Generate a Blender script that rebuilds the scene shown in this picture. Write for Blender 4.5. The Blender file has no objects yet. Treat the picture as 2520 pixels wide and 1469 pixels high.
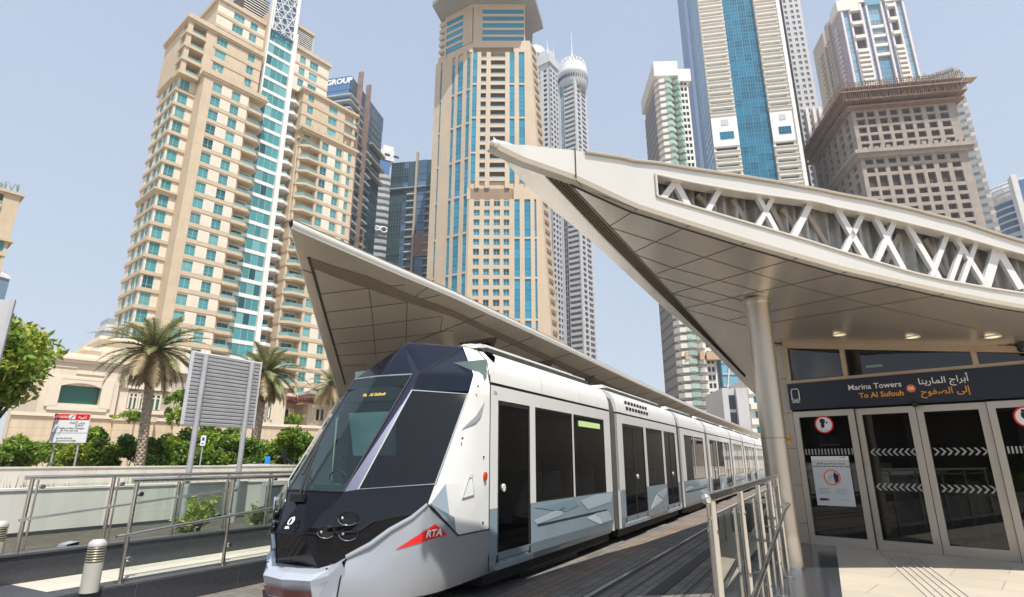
import bpy, bmesh, math, random
from mathutils import Vector
random.seed(7)
R = math.radians
S = bpy.context.scene
COL = S.collection
# ---------------------------------------------------------------- camera
CAMZ, PITCH, FPX = 1.65, R(16.1), 1386.0
cam = bpy.data.cameras.new("camera"); camo = bpy.data.objects.new("camera", cam); COL.objects.link(camo)
camo.location = (0, 0, CAMZ); camo.rotation_euler = (R(90) + PITCH, 0, 0)
cam.sensor_width = 36; cam.lens = FPX / 2520 * 36; cam.clip_start = .05; cam.clip_end = 8000
S.camera = camo
# ---------------------------------------------------------------- sky, sun, exposure
SUNV = Vector((.20, -.46, 1.0)).normalized()
SUN_EL = math.asin(SUNV.z); SUN_AZ = math.atan2(SUNV.x, SUNV.y)
S.world = bpy.data.worlds.new("World"); S.world.use_nodes = True
wt = S.world.node_tree; bg = wt.nodes["Background"]
sky = wt.nodes.new("ShaderNodeTexSky"); sky.sky_type = 'NISHITA'; sky.sun_disc = False
sky.sun_elevation = SUN_EL; sky.sun_rotation = SUN_AZ; sky.air_density = 1.0; sky.dust_density = 1.2; sky.ozone_density = 1.0; sky.altitude = 0
hz = wt.nodes.new("ShaderNodeMix"); hz.data_type = 'RGBA'; hz.inputs[0].default_value = .8   # milky summer haze over the blue, whiter towards the horizon
tcw = wt.nodes.new("ShaderNodeTexCoord"); sxw = wt.nodes.new("ShaderNodeSeparateXYZ"); crw = wt.nodes.new("ShaderNodeValToRGB"); wt.links.new(tcw.outputs['Generated'], sxw.inputs[0]); wt.links.new(sxw.outputs[2], crw.inputs[0])
crw.color_ramp.elements[0].position = 0.0; crw.color_ramp.elements[0].color = (.71, .775, .86, 1); crw.color_ramp.elements[1].position = .75; crw.color_ramp.elements[1].color = (.465, .565, .745, 1); em_ = crw.color_ramp.elements.new(.3); em_.color = (.625, .71, .84, 1)
scw = wt.nodes.new("ShaderNodeVectorMath"); scw.operation = 'SCALE'; scw.inputs['Scale'].default_value = 6.3; wt.links.new(crw.outputs[0], scw.inputs[0]); wt.links.new(scw.outputs[0], hz.inputs[7])
wt.links.new(sky.outputs[0], hz.inputs[6]); wt.links.new(hz.outputs[2], bg.inputs[0]); bg.inputs[1].default_value = .13
sl = bpy.data.lights.new("sun", 'SUN'); sl.energy = 5.0; sl.angle = R(.53); sl.color = (1, .955, .88)
so = bpy.data.objects.new("sun", sl); COL.objects.link(so); so.rotation_euler = SUNV.to_track_quat('Z', 'Y').to_euler()
S.view_settings.view_transform = 'Standard'; S.view_settings.look = 'None'
S.view_settings.exposure = 0.38; S.view_settings.gamma = 1; S.view_settings.use_curve_mapping = False
S.cycles.max_bounces = 8; S.cycles.transparent_max_bounces = 16; S.cycles.caustics_reflective = False; S.cycles.caustics_refractive = False
S.cycles.use_denoising = True
try: S.cycles.sample_clamp_indirect = 6
except Exception: pass

# ---------------------------------------------------------------- photo geometry (2520 px wide measure)
CP, SP = math.cos(PITCH), math.sin(PITCH)
def ray(u, v):
    du, dv = u - 1260, 734.5 - v
    return Vector((du, CP * FPX - SP * dv, CP * dv + SP * FPX))
def at_z(u, v, z):
    d = ray(u, v); return Vector((0, 0, CAMZ)) + d * ((z - CAMZ) / d.z)
def at_y(u, v, y):
    d = ray(u, v); return Vector((0, 0, CAMZ)) + d * (y / d.y)
def proj(p):
    x, y, z = p[0], p[1], p[2] - CAMZ
    yc = y * CP + z * SP; zc = -y * SP + z * CP
    if yc < .05: return (-1e5, -1e5, yc)
    return (1260 + FPX * x / yc, 734.5 - FPX * zc / yc, yc)

# ---------------------------------------------------------------- mesh builder
class MB:
    def __init__(s): s.v = []; s.f = []; s.m = []; s.sm = []
    def add(s, vs, fs, m=0, smooth=False):
        b = len(s.v); s.v += [tuple(p) for p in vs]
        for f in fs: s.f.append([i + b for i in f]); s.m.append(m); s.sm.append(smooth)
    def quad(s, a, b, c, d, m=0): s.add([a, b, c, d], [(0, 1, 2, 3)], m)
    def poly(s, pts, m=0): s.add(pts, [tuple(range(len(pts)))], m)
    def hexa(s, p, m=0):   # 4 bottom, 4 top
        s.add(p, [(3, 2, 1, 0), (4, 5, 6, 7), (0, 1, 5, 4), (1, 2, 6, 5), (2, 3, 7, 6), (3, 0, 4, 7)], m)
    def box(s, x0, x1, y0, y1, z0, z1, m=0):
        s.hexa([(x0, y0, z0), (x1, y0, z0), (x1, y1, z0), (x0, y1, z0), (x0, y0, z1), (x1, y0, z1), (x1, y1, z1), (x0, y1, z1)], m)
    def obox(s, o, a, b, c, m=0):
        o, a, b, c = Vector(o), Vector(a), Vector(b), Vector(c)
        s.hexa([o, o + a, o + a + b, o + b, o + c, o + a + c, o + a + b + c, o + b + c], m)
    def prism(s, poly, z0, z1, m=0, mt=None):
        n = len(poly); z0s = z0 if hasattr(z0, '__len__') else [z0] * n; z1s = z1 if hasattr(z1, '__len__') else [z1] * n
        vs = [(p[0], p[1], z0s[i]) for i, p in enumerate(poly)] + [(p[0], p[1], z1s[i]) for i, p in enumerate(poly)]
        s.add(vs, [(i, (i + 1) % n, n + (i + 1) % n, n + i) for i in range(n)], m)
        s.add(vs, [tuple(range(n - 1, -1, -1)), tuple(range(n, 2 * n))], m if mt is None else mt)
    def tube(s, pts, r, n=8, m=0, caps=True):
        pts = [Vector(p) for p in pts]; rs = r if hasattr(r, '__len__') else [r] * len(pts)
        rings = []; up = None
        for i, p in enumerate(pts):
            t = (pts[min(i + 1, len(pts) - 1)] - pts[max(i - 1, 0)]).normalized()
            if up is None: up = Vector((0, 0, 1)) if abs(t.z) < .9 else Vector((1, 0, 0))
            a = t.cross(up).normalized(); b = a.cross(t).normalized(); up = b
            rings.append([p + (a * math.cos(2 * math.pi * k / n) + b * math.sin(2 * math.pi * k / n)) * rs[i] for k in range(n)])
        vs = [q for rg in rings for q in rg]; fs = []
        for i in range(len(pts) - 1):
            for k in range(n):
                fs.append((i * n + k, i * n + (k + 1) % n, (i + 1) * n + (k + 1) % n, (i + 1) * n + k))
        s.add(vs, fs, m, True)
        if caps: s.add(rings[0], [tuple(range(n))], m); s.add(rings[-1], [tuple(range(n - 1, -1, -1))], m)
    def lathe(s, prof, c=(0, 0, 0), n=16, m=0, axis='z'):
        vs = []
        for (r, z) in prof:
            for k in range(n):
                a = 2 * math.pi * k / n; x, y = r * math.cos(a), r * math.sin(a)
                vs.append((c[0] + x, c[1] + y, c[2] + z) if axis == 'z' else (c[0] + x, c[1] + z, c[2] + y))
        fs = []
        for i in range(len(prof) - 1):
            for k in range(n): fs.append((i * n + k, i * n + (k + 1) % n, (i + 1) * n + (k + 1) % n, (i + 1) * n + k))
        s.add(vs, fs, m, True)
        s.add(vs[:n], [tuple(range(n - 1, -1, -1))], m); s.add(vs[-n:], [tuple(range(n))], m)
    def loft(s, rings, m=0, smooth=False, closed=True, cap=False):
        n = len(rings[0]); vs = [p for r in rings for p in r]; fs = []
        for i in range(len(rings) - 1):
            for k in range(n if closed else n - 1):
                fs.append((i * n + k, i * n + (k + 1) % n, (i + 1) * n + (k + 1) % n, (i + 1) * n + k))
        s.add(vs, fs, m, smooth)
        if cap: s.add(rings[0], [tuple(range(n - 1, -1, -1))], m); s.add(rings[-1], [tuple(range(n))], m)
    def plate(s, pts, nrm, th, m=0):   # polygon with thickness th against nrm
        nrm = Vector(nrm).normalized(); a = [Vector(p) for p in pts]; b = [p - nrm * th for p in a]; n = len(a)
        s.add(a + b, [tuple(range(n)), tuple(range(2 * n - 1, n - 1, -1))] + [(i, n + i, n + (i + 1) % n, (i + 1) % n) for i in range(n)], m)
    def build(s, name, mats, parent=None, label=None, kind=None, fix=False):
        me = bpy.data.meshes.new(name); me.from_pydata(s.v, [], s.f)
        if not isinstance(mats, (list, tuple)): mats = [mats]
        for m in mats: me.materials.append(m)
        me.polygons.foreach_set('material_index', s.m); me.polygons.foreach_set('use_smooth', s.sm)
        if fix:
            b = bmesh.new(); b.from_mesh(me); bmesh.ops.remove_doubles(b, verts=b.verts, dist=1e-4); bmesh.ops.recalc_face_normals(b, faces=b.faces); b.to_mesh(me); b.free()
        me.update()
        o = bpy.data.objects.new(name, me); COL.objects.link(o)
        if parent is not None: o.parent = parent
        if label: o['label'] = label
        if kind: o['kind'] = kind
        return o

def tag(o, label=None, cat=None, group=None, kind=None):
    if label: o['label'] = label
    if cat: o['category'] = cat
    if group: o['group'] = group
    if kind: o['kind'] = kind
    return o
def empty(name, label, cat, loc=(0, 0, 0), rz=0, group=None):
    o = bpy.data.objects.new(name, None); COL.objects.link(o); o.location = loc; o.rotation_euler = (0, 0, rz); o.empty_display_size = .2
    return tag(o, label, cat, group)
def copy_tree(o, parent=None):
    c = o.copy(); COL.objects.link(c); c.parent = parent
    for ch in list(o.children): copy_tree(ch, c)
    return c
def text_mesh(s, size, align='CENTER', ext=.003, bold=0, shear=0):
    cu = bpy.data.curves.new("t", 'FONT'); cu.body = s; cu.size = size; cu.align_x = align; cu.align_y = 'CENTER'; cu.extrude = ext; cu.offset = bold; cu.shear = shear; cu.resolution_u = 3
    o = bpy.data.objects.new("t", cu); COL.objects.link(o)
    bpy.context.view_layer.update()
    me = bpy.data.meshes.new_from_object(o.evaluated_get(bpy.context.evaluated_depsgraph_get()))
    bpy.data.objects.remove(o); return me
def text(name, s, size, o3, xd, zd, mat, parent, align='CENTER', ext=.003, bold=0, label=None, shear=0):
    """flat lettering at o3 (parent space), baseline along xd, up along zd"""
    me = text_mesh(s, size, align, ext, bold, shear); xd = Vector(xd).normalized(); zd = Vector(zd).normalized(); nd = xd.cross(zd)
    for v in me.vertices: v.co = Vector(o3) + xd * v.co.x + zd * v.co.y + nd * v.co.z
    me.materials.clear(); me.materials.append(mat)
    ob = bpy.data.objects.new(name, me); COL.objects.link(ob); ob.parent = parent
    if label: ob['label'] = label
    return ob

# ---------------------------------------------------------------- local frames
class Frame:
    """x along heading h (degrees right of the camera's heading), y inward/left of it, z up"""
    def __init__(s, ox, oy, h):
        s.h = R(h); s.O = Vector((ox, oy)); s.U = Vector((math.sin(s.h), math.cos(s.h))); s.W = Vector((-math.cos(s.h), math.sin(s.h))); s.rz = R(90 - h)
    def loc(s, p): d = Vector((p[0], p[1])) - s.O; return (d @ s.U if False else d.dot(s.U), d.dot(s.W), p[2])
    def w(s, x, y, z): q = s.O + s.U * x + s.W * y; return Vector((q.x, q.y, z))
    def plane(s, u, v, p, d):   # vertical plane through local p with local direction d
        a = s.O + s.U * p[0] + s.W * p[1]; dd = s.U * d[0] + s.W * d[1]; n = Vector((-dd.y, dd.x)); r = ray(u, v)
        t = n.dot(a) / (n.x * r.x + n.y * r.y); return Vector(s.loc(Vector((0, 0, CAMZ)) + r * t))
    def fy(s, u, v, y=0): return s.plane(u, v, (0, y), (1, 0))
    def fx(s, u, v, x=0): return s.plane(u, v, (x, 0), (0, 1))
    def fz(s, u, v, z): return Vector(s.loc(at_z(u, v, z)))
    def empty(s, name, label, cat, group=None, z=0): return empty(name, label, cat, (s.O.x, s.O.y, z), s.rz, group)

# ---------------------------------------------------------------- materials
def newmat(name):
    m = bpy.data.materials.new(name); m.use_nodes = True; nt = m.node_tree; return m, nt, nt.nodes["Principled BSDF"]
def rgb(c): return (c[0], c[1], c[2], 1)
def M(name, col, rough=.6, metal=0., var=.12, sc=2., bump=0., bsc=40., spec=.5, streak=0., lines=None, linecol=.6, rvar=0., coat=0.):
    """procedural paint/stone/metal: large soft variation, optional vertical streaks of grime, panel joints and fine bump"""
    m, nt, b = newmat(name); N, L = nt.nodes, nt.links
    tc = N.new("ShaderNodeTexCoord"); nz = N.new("ShaderNodeTexNoise"); nz.inputs['Scale'].default_value = sc; nz.inputs['Detail'].default_value = 5
    L.new(tc.outputs['Object'], nz.inputs['Vector'])
    mr = N.new("ShaderNodeMapRange"); mr.inputs[1].default_value = .3; mr.inputs[2].default_value = .7; mr.inputs[3].default_value = 1 - var; mr.inputs[4].default_value = 1 + var
    L.new(nz.outputs['Fac'], mr.inputs[0])
    fac = mr.outputs[0]
    if streak:
        mp = N.new("ShaderNodeMapping"); mp.inputs['Scale'].default_value = (3, 3, .12); L.new(tc.outputs['Object'], mp.inputs['Vector'])
        n2 = N.new("ShaderNodeTexNoise"); n2.inputs['Scale'].default_value = 1.2; n2.inputs['Detail'].default_value = 4; L.new(mp.outputs[0], n2.inputs['Vector'])
        r2 = N.new("ShaderNodeMapRange"); r2.inputs[1].default_value = .45; r2.inputs[2].default_value = .75; r2.inputs[3].default_value = 1; r2.inputs[4].default_value = 1 - streak; L.new(n2.outputs['Fac'], r2.inputs[0])
        mu = N.new("ShaderNodeMath"); mu.operation = 'MULTIPLY'; L.new(fac, mu.inputs[0]); L.new(r2.outputs[0], mu.inputs[1]); fac = mu.outputs[0]
    if lines:   # joints: (axis, pitch, width)...
        sx = N.new("ShaderNodeSeparateXYZ"); L.new(tc.outputs['Object'], sx.inputs[0])
        for (ax, pitch, wd) in lines:
            d = N.new("ShaderNodeMath"); d.operation = 'DIVIDE'; L.new(sx.outputs[ax], d.inputs[0]); d.inputs[1].default_value = pitch
            fr = N.new("ShaderNodeMath"); fr.operation = 'FRACT'; L.new(d.outputs[0], fr.inputs[0])
            lt = N.new("ShaderNodeMath"); lt.operation = 'LESS_THAN'; L.new(fr.outputs[0], lt.inputs[0]); lt.inputs[1].default_value = wd / pitch
            k = N.new("ShaderNodeMapRange"); k.inputs[3].default_value = 1; k.inputs[4].default_value = linecol; L.new(lt.outputs[0], k.inputs[0])
            mu = N.new("ShaderNodeMath"); mu.operation = 'MULTIPLY'; L.new(fac, mu.inputs[0]); L.new(k.outputs[0], mu.inputs[1]); fac = mu.outputs[0]
    vm = N.new("ShaderNodeVectorMath"); vm.operation = 'SCALE'; vm.inputs[0].default_value = col; L.new(fac, vm.inputs['Scale'])
    L.new(vm.outputs[0], b.inputs['Base Color'])
    b.inputs['Roughness'].default_value = rough; b.inputs['Metallic'].default_value = metal; b.inputs['Specular IOR Level'].default_value = spec
    if coat: b.inputs['Coat Weight'].default_value = coat; b.inputs['Coat Roughness'].default_value = .04
    if rvar:
        rr = N.new("ShaderNodeMapRange"); rr.inputs[1].default_value = .3; rr.inputs[2].default_value = .7; rr.inputs[3].default_value = max(.02, rough - rvar); rr.inputs[4].default_value = rough + rvar; L.new(nz.outputs['Fac'], rr.inputs[0]); L.new(rr.outputs[0], b.inputs['Roughness'])
    if bump:
        nb = N.new("ShaderNodeTexNoise"); nb.inputs['Scale'].default_value = bsc; nb.inputs['Detail'].default_value = 4; L.new(tc.outputs['Object'], nb.inputs['Vector'])
        bp = N.new("ShaderNodeBump"); bp.inputs['Strength'].default_value = bump; bp.inputs['Distance'].default_value = .02; L.new(nb.outputs['Fac'], bp.inputs['Height']); L.new(bp.outputs[0], b.inputs['Normal'])
    return m
def GLASS(name, col, rough=.06, var=.35, spec=.6, metal=0., sc=None):
    """opaque reflective facade glass; every pane (mesh island) its own tone"""
    m, nt, b = newmat(name); N, L = nt.nodes, nt.links
    g = N.new("ShaderNodeNewGeometry"); oi = N.new("ShaderNodeObjectInfo"); ad = N.new("ShaderNodeMath"); ad.operation = 'ADD'
    L.new(g.outputs['Random Per Island'], ad.inputs[0]); L.new(oi.outputs['Random'], ad.inputs[1])
    fr = N.new("ShaderNodeMath"); fr.operation = 'FRACT'; L.new(ad.outputs[0], fr.inputs[0])
    mr = N.new("ShaderNodeMapRange"); mr.inputs[3].default_value = 1 - var; mr.inputs[4].default_value = 1 + var * .6; L.new(fr.outputs[0], mr.inputs[0])
    vm = N.new("ShaderNodeVectorMath"); vm.operation = 'SCALE'; vm.inputs[0].default_value = col; L.new(mr.outputs[0], vm.inputs['Scale']); L.new(vm.outputs[0], b.inputs['Base Color'])
    b.inputs['Roughness'].default_value = rough; b.inputs['Specular IOR Level'].default_value = spec; b.inputs['Metallic'].default_value = metal
    tc = N.new("ShaderNodeTexCoord"); nz = N.new("ShaderNodeTexNoise"); nz.inputs['Scale'].default_value = .35; L.new(tc.outputs['Object'], nz.inputs['Vector'])
    bp = N.new("ShaderNodeBump"); bp.inputs['Strength'].default_value = .08; bp.inputs['Distance'].default_value = .3; L.new(nz.outputs['Fac'], bp.inputs['Height']); L.new(bp.outputs[0], b.inputs['Normal'])
    return m
def SEEGLASS(name, tint, opac=.25, body=(.02, .03, .03), rough=.02, ior=1.5):
    """see-through glass sheet: tinted transparency, some body, fresnel gloss"""
    m, nt, b = newmat(name); N, L = nt.nodes, nt.links; N.remove(b); out = N["Material Output"]
    tr = N.new("ShaderNodeBsdfTransparent"); tr.inputs[0].default_value = rgb(tint); df = N.new("ShaderNodeBsdfDiffuse"); df.inputs[0].default_value = rgb(body)
    gl = N.new("ShaderNodeBsdfGlossy"); gl.inputs['Roughness'].default_value = rough; gl.inputs[0].default_value = (1, 1, 1, 1)
    m1 = N.new("ShaderNodeMixShader"); m1.inputs[0].default_value = opac; L.new(tr.outputs[0], m1.inputs[1]); L.new(df.outputs[0], m1.inputs[2])
    lw = N.new("ShaderNodeLayerWeight"); lw.inputs[0].default_value = .5; pw = N.new("ShaderNodeMath"); pw.operation = 'POWER'; L.new(lw.outputs['Facing'], pw.inputs[0]); pw.inputs[1].default_value = 5.0
    f0 = ((ior - 1) / (ior + 1)) ** 2; ma = N.new("ShaderNodeMath"); ma.operation = 'MULTIPLY_ADD'; L.new(pw.outputs[0], ma.inputs[0]); ma.inputs[1].default_value = 1 - f0; ma.inputs[2].default_value = f0
    m2 = N.new("ShaderNodeMixShader"); L.new(ma.outputs[0], m2.inputs[0]); L.new(m1.outputs[0], m2.inputs[1]); L.new(gl.outputs[0], m2.inputs[2]); L.new(m2.outputs[0], out.inputs[0]); return m
def EMIT(name, col, s):
    m, nt, b = newmat(name); b.inputs['Base Color'].default_value = rgb(col); b.inputs['Emission Color'].default_value = rgb(col); b.inputs['Emission Strength'].default_value = s; return m
# ================================================================ tower tools
class Face:
    def __init__(s, o, d, n): s.o = Vector(o); s.d = Vector(d).normalized(); s.n = Vector(n).normalized()
    def P(s, t, z, k=0.): q = s.o + s.d * t + s.n * k; return Vector((q.x, q.y, z))
    def box(s, mb, t0, t1, z0, z1, k0, k1, m=0):
        a = s.P(t0, z0, k0); d = s.d * (t1 - t0); n = s.n * (k1 - k0)
        mb.obox(a, (d.x, d.y, 0), (n.x, n.y, 0), (0, 0, z1 - z0), m)
    def quad(s, mb, t0, t1, z0, z1, k, m=0): mb.quad(s.P(t0, z0, k), s.P(t1, z0, k), s.P(t1, z1, k), s.P(t0, z1, k), m)
class Pieces:
    """takes boxes like a mesh builder but keeps each one a part of its own"""
    def __init__(s, T, name, mat): s.a = (T, name, mat)
    def box(s, *k): s.a[0].one(s.a[1], s.a[2], lambda mb: mb.box(*k))
    def obox(s, *k): s.a[0].one(s.a[1], s.a[2], lambda mb: mb.obox(*k))
class Tower:
    def __init__(s, name, label, F, cat='tower', group=None):
        s.F = F; s.root = F.empty(name, label, cat, group); s.items = {}; s.mbs = {}
    def wall(s, mat, name='wall'):
        k = (name, mat.name)
        if k not in s.mbs: s.mbs[k] = (MB(), mat)
        return s.mbs[k][0]
    def item(s, name, mb, mats): s.items.setdefault(name, []).append((mb, mats))
    def one(s, name, mat, fn):
        mb = MB(); fn(mb); s.items.setdefault(name, []).append((mb, [mat]))
    def win(s, f, t0, t1, z0, z1, k, glass, frame=None, mull=1, trans=None, fr=.07, name='window', sill=False):
        mb = MB(); f.quad(mb, t0, t1, z0, z1, k, 0)
        if glass is teal: q_ = WR.random(); glass = teal_dark if q_ < .10 else (teal_pale if q_ < .26 else teal)
        if frame is not None:
            e = k + .06
            f.box(mb, t0, t1, z1 - fr, z1, k, e, 1); f.box(mb, t0, t1, z0, z0 + fr, k, e, 1)
            f.box(mb, t0, t0 + fr, z0 + fr, z1 - fr, k, e, 1); f.box(mb, t1 - fr, t1, z0 + fr, z1 - fr, k, e, 1)
            for i in range(1, mull + 1):
                c = t0 + (t1 - t0) * i / (mull + 1); f.box(mb, c - fr / 2, c + fr / 2, z0 + fr, z1 - fr, k, e - .01, 1)
            if trans: c = z0 + (z1 - z0) * trans; f.box(mb, t0 + fr, t1 - fr, c - fr / 2, c + fr / 2, k, e - .02, 1)
        s.item(name, mb, [glass, frame] if frame else [glass])
    def finish(s, cap=96):
        for (nm, _), (mb, mat) in s.mbs.items():
            if mb.v: mb.build(nm, mat, s.root)
        for nm, lst in s.items.items():
            sc = []
            for mb, mats in lst:
                a = [s.F.w(*p) for p in mb.v[:4]]; q = [proj(p) for p in a]
                inn = all(-30 < u < 2550 and -30 < v < 1500 for u, v, _ in q)
                ar = abs(sum(q[i][0] * q[(i + 1) % 4][1] - q[(i + 1) % 4][0] * q[i][1] for i in range(4))) / 2
                sc.append(ar if inn else 0)
            order = sorted(range(len(lst)), key=lambda i: -sc[i])
            head = [i for i in order[:cap] if sc[i] > 0]; rest = [i for i in order if i not in set(head)]
            for i in head: lst[i][0].build(nm, lst[i][1], s.root)
            if rest:
                big = {}
                for i in rest:
                    mb, mats = lst[i]; b = big.setdefault(tuple(m.name for m in mats), (MB(), mats))[0]
                    n = len(b.v); b.v += mb.v; b.f += [[j + n for j in f] for f in mb.f]; b.m += mb.m; b.sm += mb.sm
                for b, mats in big.values(): b.build(nm, mats, s.root, kind='stuff')
def skin(T, f, wall, t0, t1, z0, z1, cols, rows, dep, cb):
    """solid wall skin (thickness dep, outer face at k=0) with real openings cols x rows; cb(t0,t1,z0,z1) fills one"""
    cols = sorted(cols); rows = sorted(rows); x = t0
    for (a, b) in cols:
        if a > x + 1e-3: f.box(wall, x, a, z0, z1, -dep, 0)
        y = z0
        for (c, d) in rows:
            if c > y + 1e-3: f.box(wall, a, b, y, c, -dep, 0)
            y = d; cb(a, b, c, d)
        if z1 > y + 1e-3: f.box(wall, a, b, y, z1, -dep, 0)
        x = b
    if t1 > x + 1e-3: f.box(wall, x, t1, z0, z1, -dep, 0)
def rng(top, pitch, n, h): return [(top - pitch * i - h, top - pitch * i) for i in range(n)]

stone = M("beige_stone", (.575, .46, .325), .75, var=.06, sc=.35, streak=.10, lines=((2, 3.66, .05),), linecol=.75)
stone_plain = M("beige_stone_trim", (.55, .44, .312), .75, var=.06, sc=.6, streak=.08)
stone_pale = M("cream_render", (.71, .635, .525), .75, var=.05, sc=.4, streak=.06)
white_paint = M("white_paint", (.78, .76, .73), .5, var=.04, sc=.5, streak=.08)
teal = GLASS("teal_glass", (.07, .27, .29), .10, .30)
teal_pale = GLASS("curtained_teal_glass", (.16, .38, .39), .14, .3); WR = random.Random(31)
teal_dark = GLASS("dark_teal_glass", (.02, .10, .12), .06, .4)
frame_teal = M("pale_teal_frame", (.33, .52, .52), .5)
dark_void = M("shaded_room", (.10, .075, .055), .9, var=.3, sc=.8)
railglass = GLASS("balcony_glass", (.16, .30, .29), .15, .3)

# ================================================================ beige apartment tower (left)
F1 = Frame(-70.51, 110.0, 40)
T1 = Tower("apartment_tower", "beige stone apartment tower with stepped top and teal glass strip, behind the palms", F1, 'apartment tower')
def build_T1():
    T = T1; W = T.wall(stone); WP = T.wall(stone_pale, 'pale_wall'); TR = Pieces(T, 'string_course', stone_plain); CO = Pieces(T, 'cornice', stone_plain)
    pt = 3.66; zt = 86.3; nf = 22
    fA = Face((0, 0), (1, 0), (0, -1))
    # wing A
    W.box(0, 10.4, .5, 18, 0, 87.4); W.box(10.4, 14.2, 2.4, 18, 0, 87.4); WP.box(10.42, 14.2, 2.1, 2.4, 0, 87)
    f = fA
    rows = rng(zt, pt, nf, 2.4)
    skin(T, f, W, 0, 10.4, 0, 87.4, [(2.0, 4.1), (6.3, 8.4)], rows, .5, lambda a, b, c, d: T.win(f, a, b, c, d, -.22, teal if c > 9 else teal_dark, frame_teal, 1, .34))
    for i in range(nf + 1):
        z = zt + .35 - pt * i; f.box(TR, 2.0, 10.4, z, z + .75, 0, .12)
        if i > 0 or True:
            for (a, b) in ((4.0, 6.4), (8.3, 10.3)): f.box(WP, a + .02, b - .02, z - pt + .95, z - .2, 0, .03)
        # corner balcony
        if i < nf:
            b = MB(); zb = zt - pt * (i + 1) + .2
            b.prism([(10.2, -.45), (13.6, -.45), (14.6, .6), (14.6, 2.6), (10.2, 2.6)], zb, zb + .75, 0)
            b.prism([(10.5, -.2), (13.4, -.2), (14.2, .7), (14.2, 2.4), (10.5, 2.4)], zb - .25, zb, 0)
            for (p, q) in (((10.5, -.35), (13.5, -.35)), ((13.5, -.35), (14.45, .65)), ((14.45, .65), (14.45, 2.4))):
                b.quad((p[0], p[1], zb + .75), (q[0], q[1], zb + .75), (q[0], q[1], zb + 1.35), (p[0], p[1], zb + 1.35), 1)
                b.tube([(p[0], p[1], zb + 1.4), (q[0], q[1], zb + 1.4)], .05, 4, 2)
            T.item('balcony', b, [stone_plain, railglass, frame_teal])
            W.box(10.4, 10.9, .5, 2.4, zb + .75, zb + pt - .25)
            T.win(Face((10.9, 2.1), (1, 0), (0, -1)), .3, 3.0, zb + .8, zb + 2.95, .05, teal_dark, frame_teal, 1)
    CO.box(-.5, 14.9, -.55, 3, 87.4, 87.9); CO.box(-.3, 14.6, -.35, 3, 86.9, 87.4); CO.box(-.25, 14.5, -.3, -.1, 87.9, 88.7)
    for i in range(6): CO.box(2 + i * 2.1, 2.5 + i * 2.1, -.25, .1, 88.7, 89.6)
    # corner window bay
    W.box(-3.3, .6, 5, 16, 0, 87.2)
    fB = Face((-3.8, 4.5), (1, 0), (0, -1)); fC = Face((-3.8, 4.5), (0, 1), (-1, 0))
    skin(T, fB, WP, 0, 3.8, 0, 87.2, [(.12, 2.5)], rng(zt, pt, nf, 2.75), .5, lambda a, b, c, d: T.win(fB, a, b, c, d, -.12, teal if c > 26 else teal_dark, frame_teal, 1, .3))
    skin(T, fC, WP, 0, 11.5, 0, 87.2, [(.12, 2.6), (3.1, 5.3), (7.0, 9.2)], rng(zt, pt, nf, 2.75), .5, lambda a, b, c, d: T.win(fC, a, b, c, d, -.12, teal, frame_teal, 1, .3))
    for i in range(nf + 1):
        z = zt + .1 - pt * i
        TR.box(-4.1, 0, 4.2, 16, z, z + .75); TR.box(-3.95, 0, 4.35, 16, z - .12, z)
    for z in (87.2, 57.7): CO.box(-4.5, 0, 3.8, 16, z, z + .45); CO.box(-4.3, 0, 4.0, 16, z - .4, z); CO.box(-4.15, 0, 4.15, 16, z - .75, z - .4)
    # upper block with corner loggias
    W.box(-.2, 13.3, 3.5, 18, 87, 101.4); W.box(-4.1, -.2, 6.5, 18, 87, 101.4)
    fU = Face((-.2, 3), (1, 0), (0, -1)); ur = [(98.6, 100.8), (94.95, 97.15), (91.3, 93.5), (88.1, 89.9)]
    skin(T, fU, W, 0, 13.5, 87, 101.4, [(2.4, 4.9), (10, 11.7)], ur, .5, lambda a, b, c, d: T.win(fU, a, b, c, d, -.2, teal, frame_teal, 2 if b - a > 2 else 1, .34))
    for i in range(4):
        z = 101.1 - pt * i; fU.box(TR, 1.8, 13.5, z - .2, z + .5, 0, .12)
        zb = 101.1 - pt * (i + 1); b = MB()
        b.box(-4.5, -.2, 2.7, 6.6, zb, zb + .8); b.box(-3.2, -.4, 2.95, 3.0, zb + .8, zb + 1.5, 1); b.box(-4.35, -4.3, 3.4, 6, zb + .8, zb + 1.5, 1)
        T.item('balcony', b, [stone_plain, railglass, frame_teal])
        W.box(-4.2, -3.2, 3.0, 4.0, zb + .8, zb + pt); W.box(-4.2, -3.2, 6, 7, zb + .8, zb + pt)
        T.win(Face((-3.2, 6.5), (1, 0), (0, -1)), .3, 2.6, zb + .8, zb + 3, .05, teal_dark, None)
    CO.box(-4.8, 13.5, 2.4, 18, 101.4, 102.1); CO.box(-4.5, 13.4, 2.7, 18, 100.9, 101.4); CO.box(-4.6, 13.4, 2.6, 2.8, 102.1, 102.7)
    # top block
    W.box(2.2, 14.6, 6.5, 18, 101, 113.4); fT = Face((2.2, 6), (1, 0), (0, -1))
    skin(T, fT, WP, 0, 12.4, 101, 113.4, [(3.9, 6.6), (8.2, 10.1)], [(110.4, 112.6), (106.75, 108.95), (103.1, 105.3)], .5, lambda a, b, c, d: T.win(fT, a, b, c, d, -.2, teal, frame_teal, 2 if b - a > 2.2 else 1, .34))
    for z in (113.2, 109.4, 105.75): fT.box(TR, 0, 12.4, z - .1, z + .7, 0, .15)
    CO.box(1.6, 14.6, 5.4, 18, 113.4, 114.4)
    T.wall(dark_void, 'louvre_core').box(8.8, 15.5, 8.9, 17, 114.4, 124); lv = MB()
    for i in range(11): lv.obox((8.9, 8.3, 114.7 + i * .8), (6.6, 0, 0), (0, .25, .1), (0, .05, .22))
    lv.build('louvre', white_paint, T.root)
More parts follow.
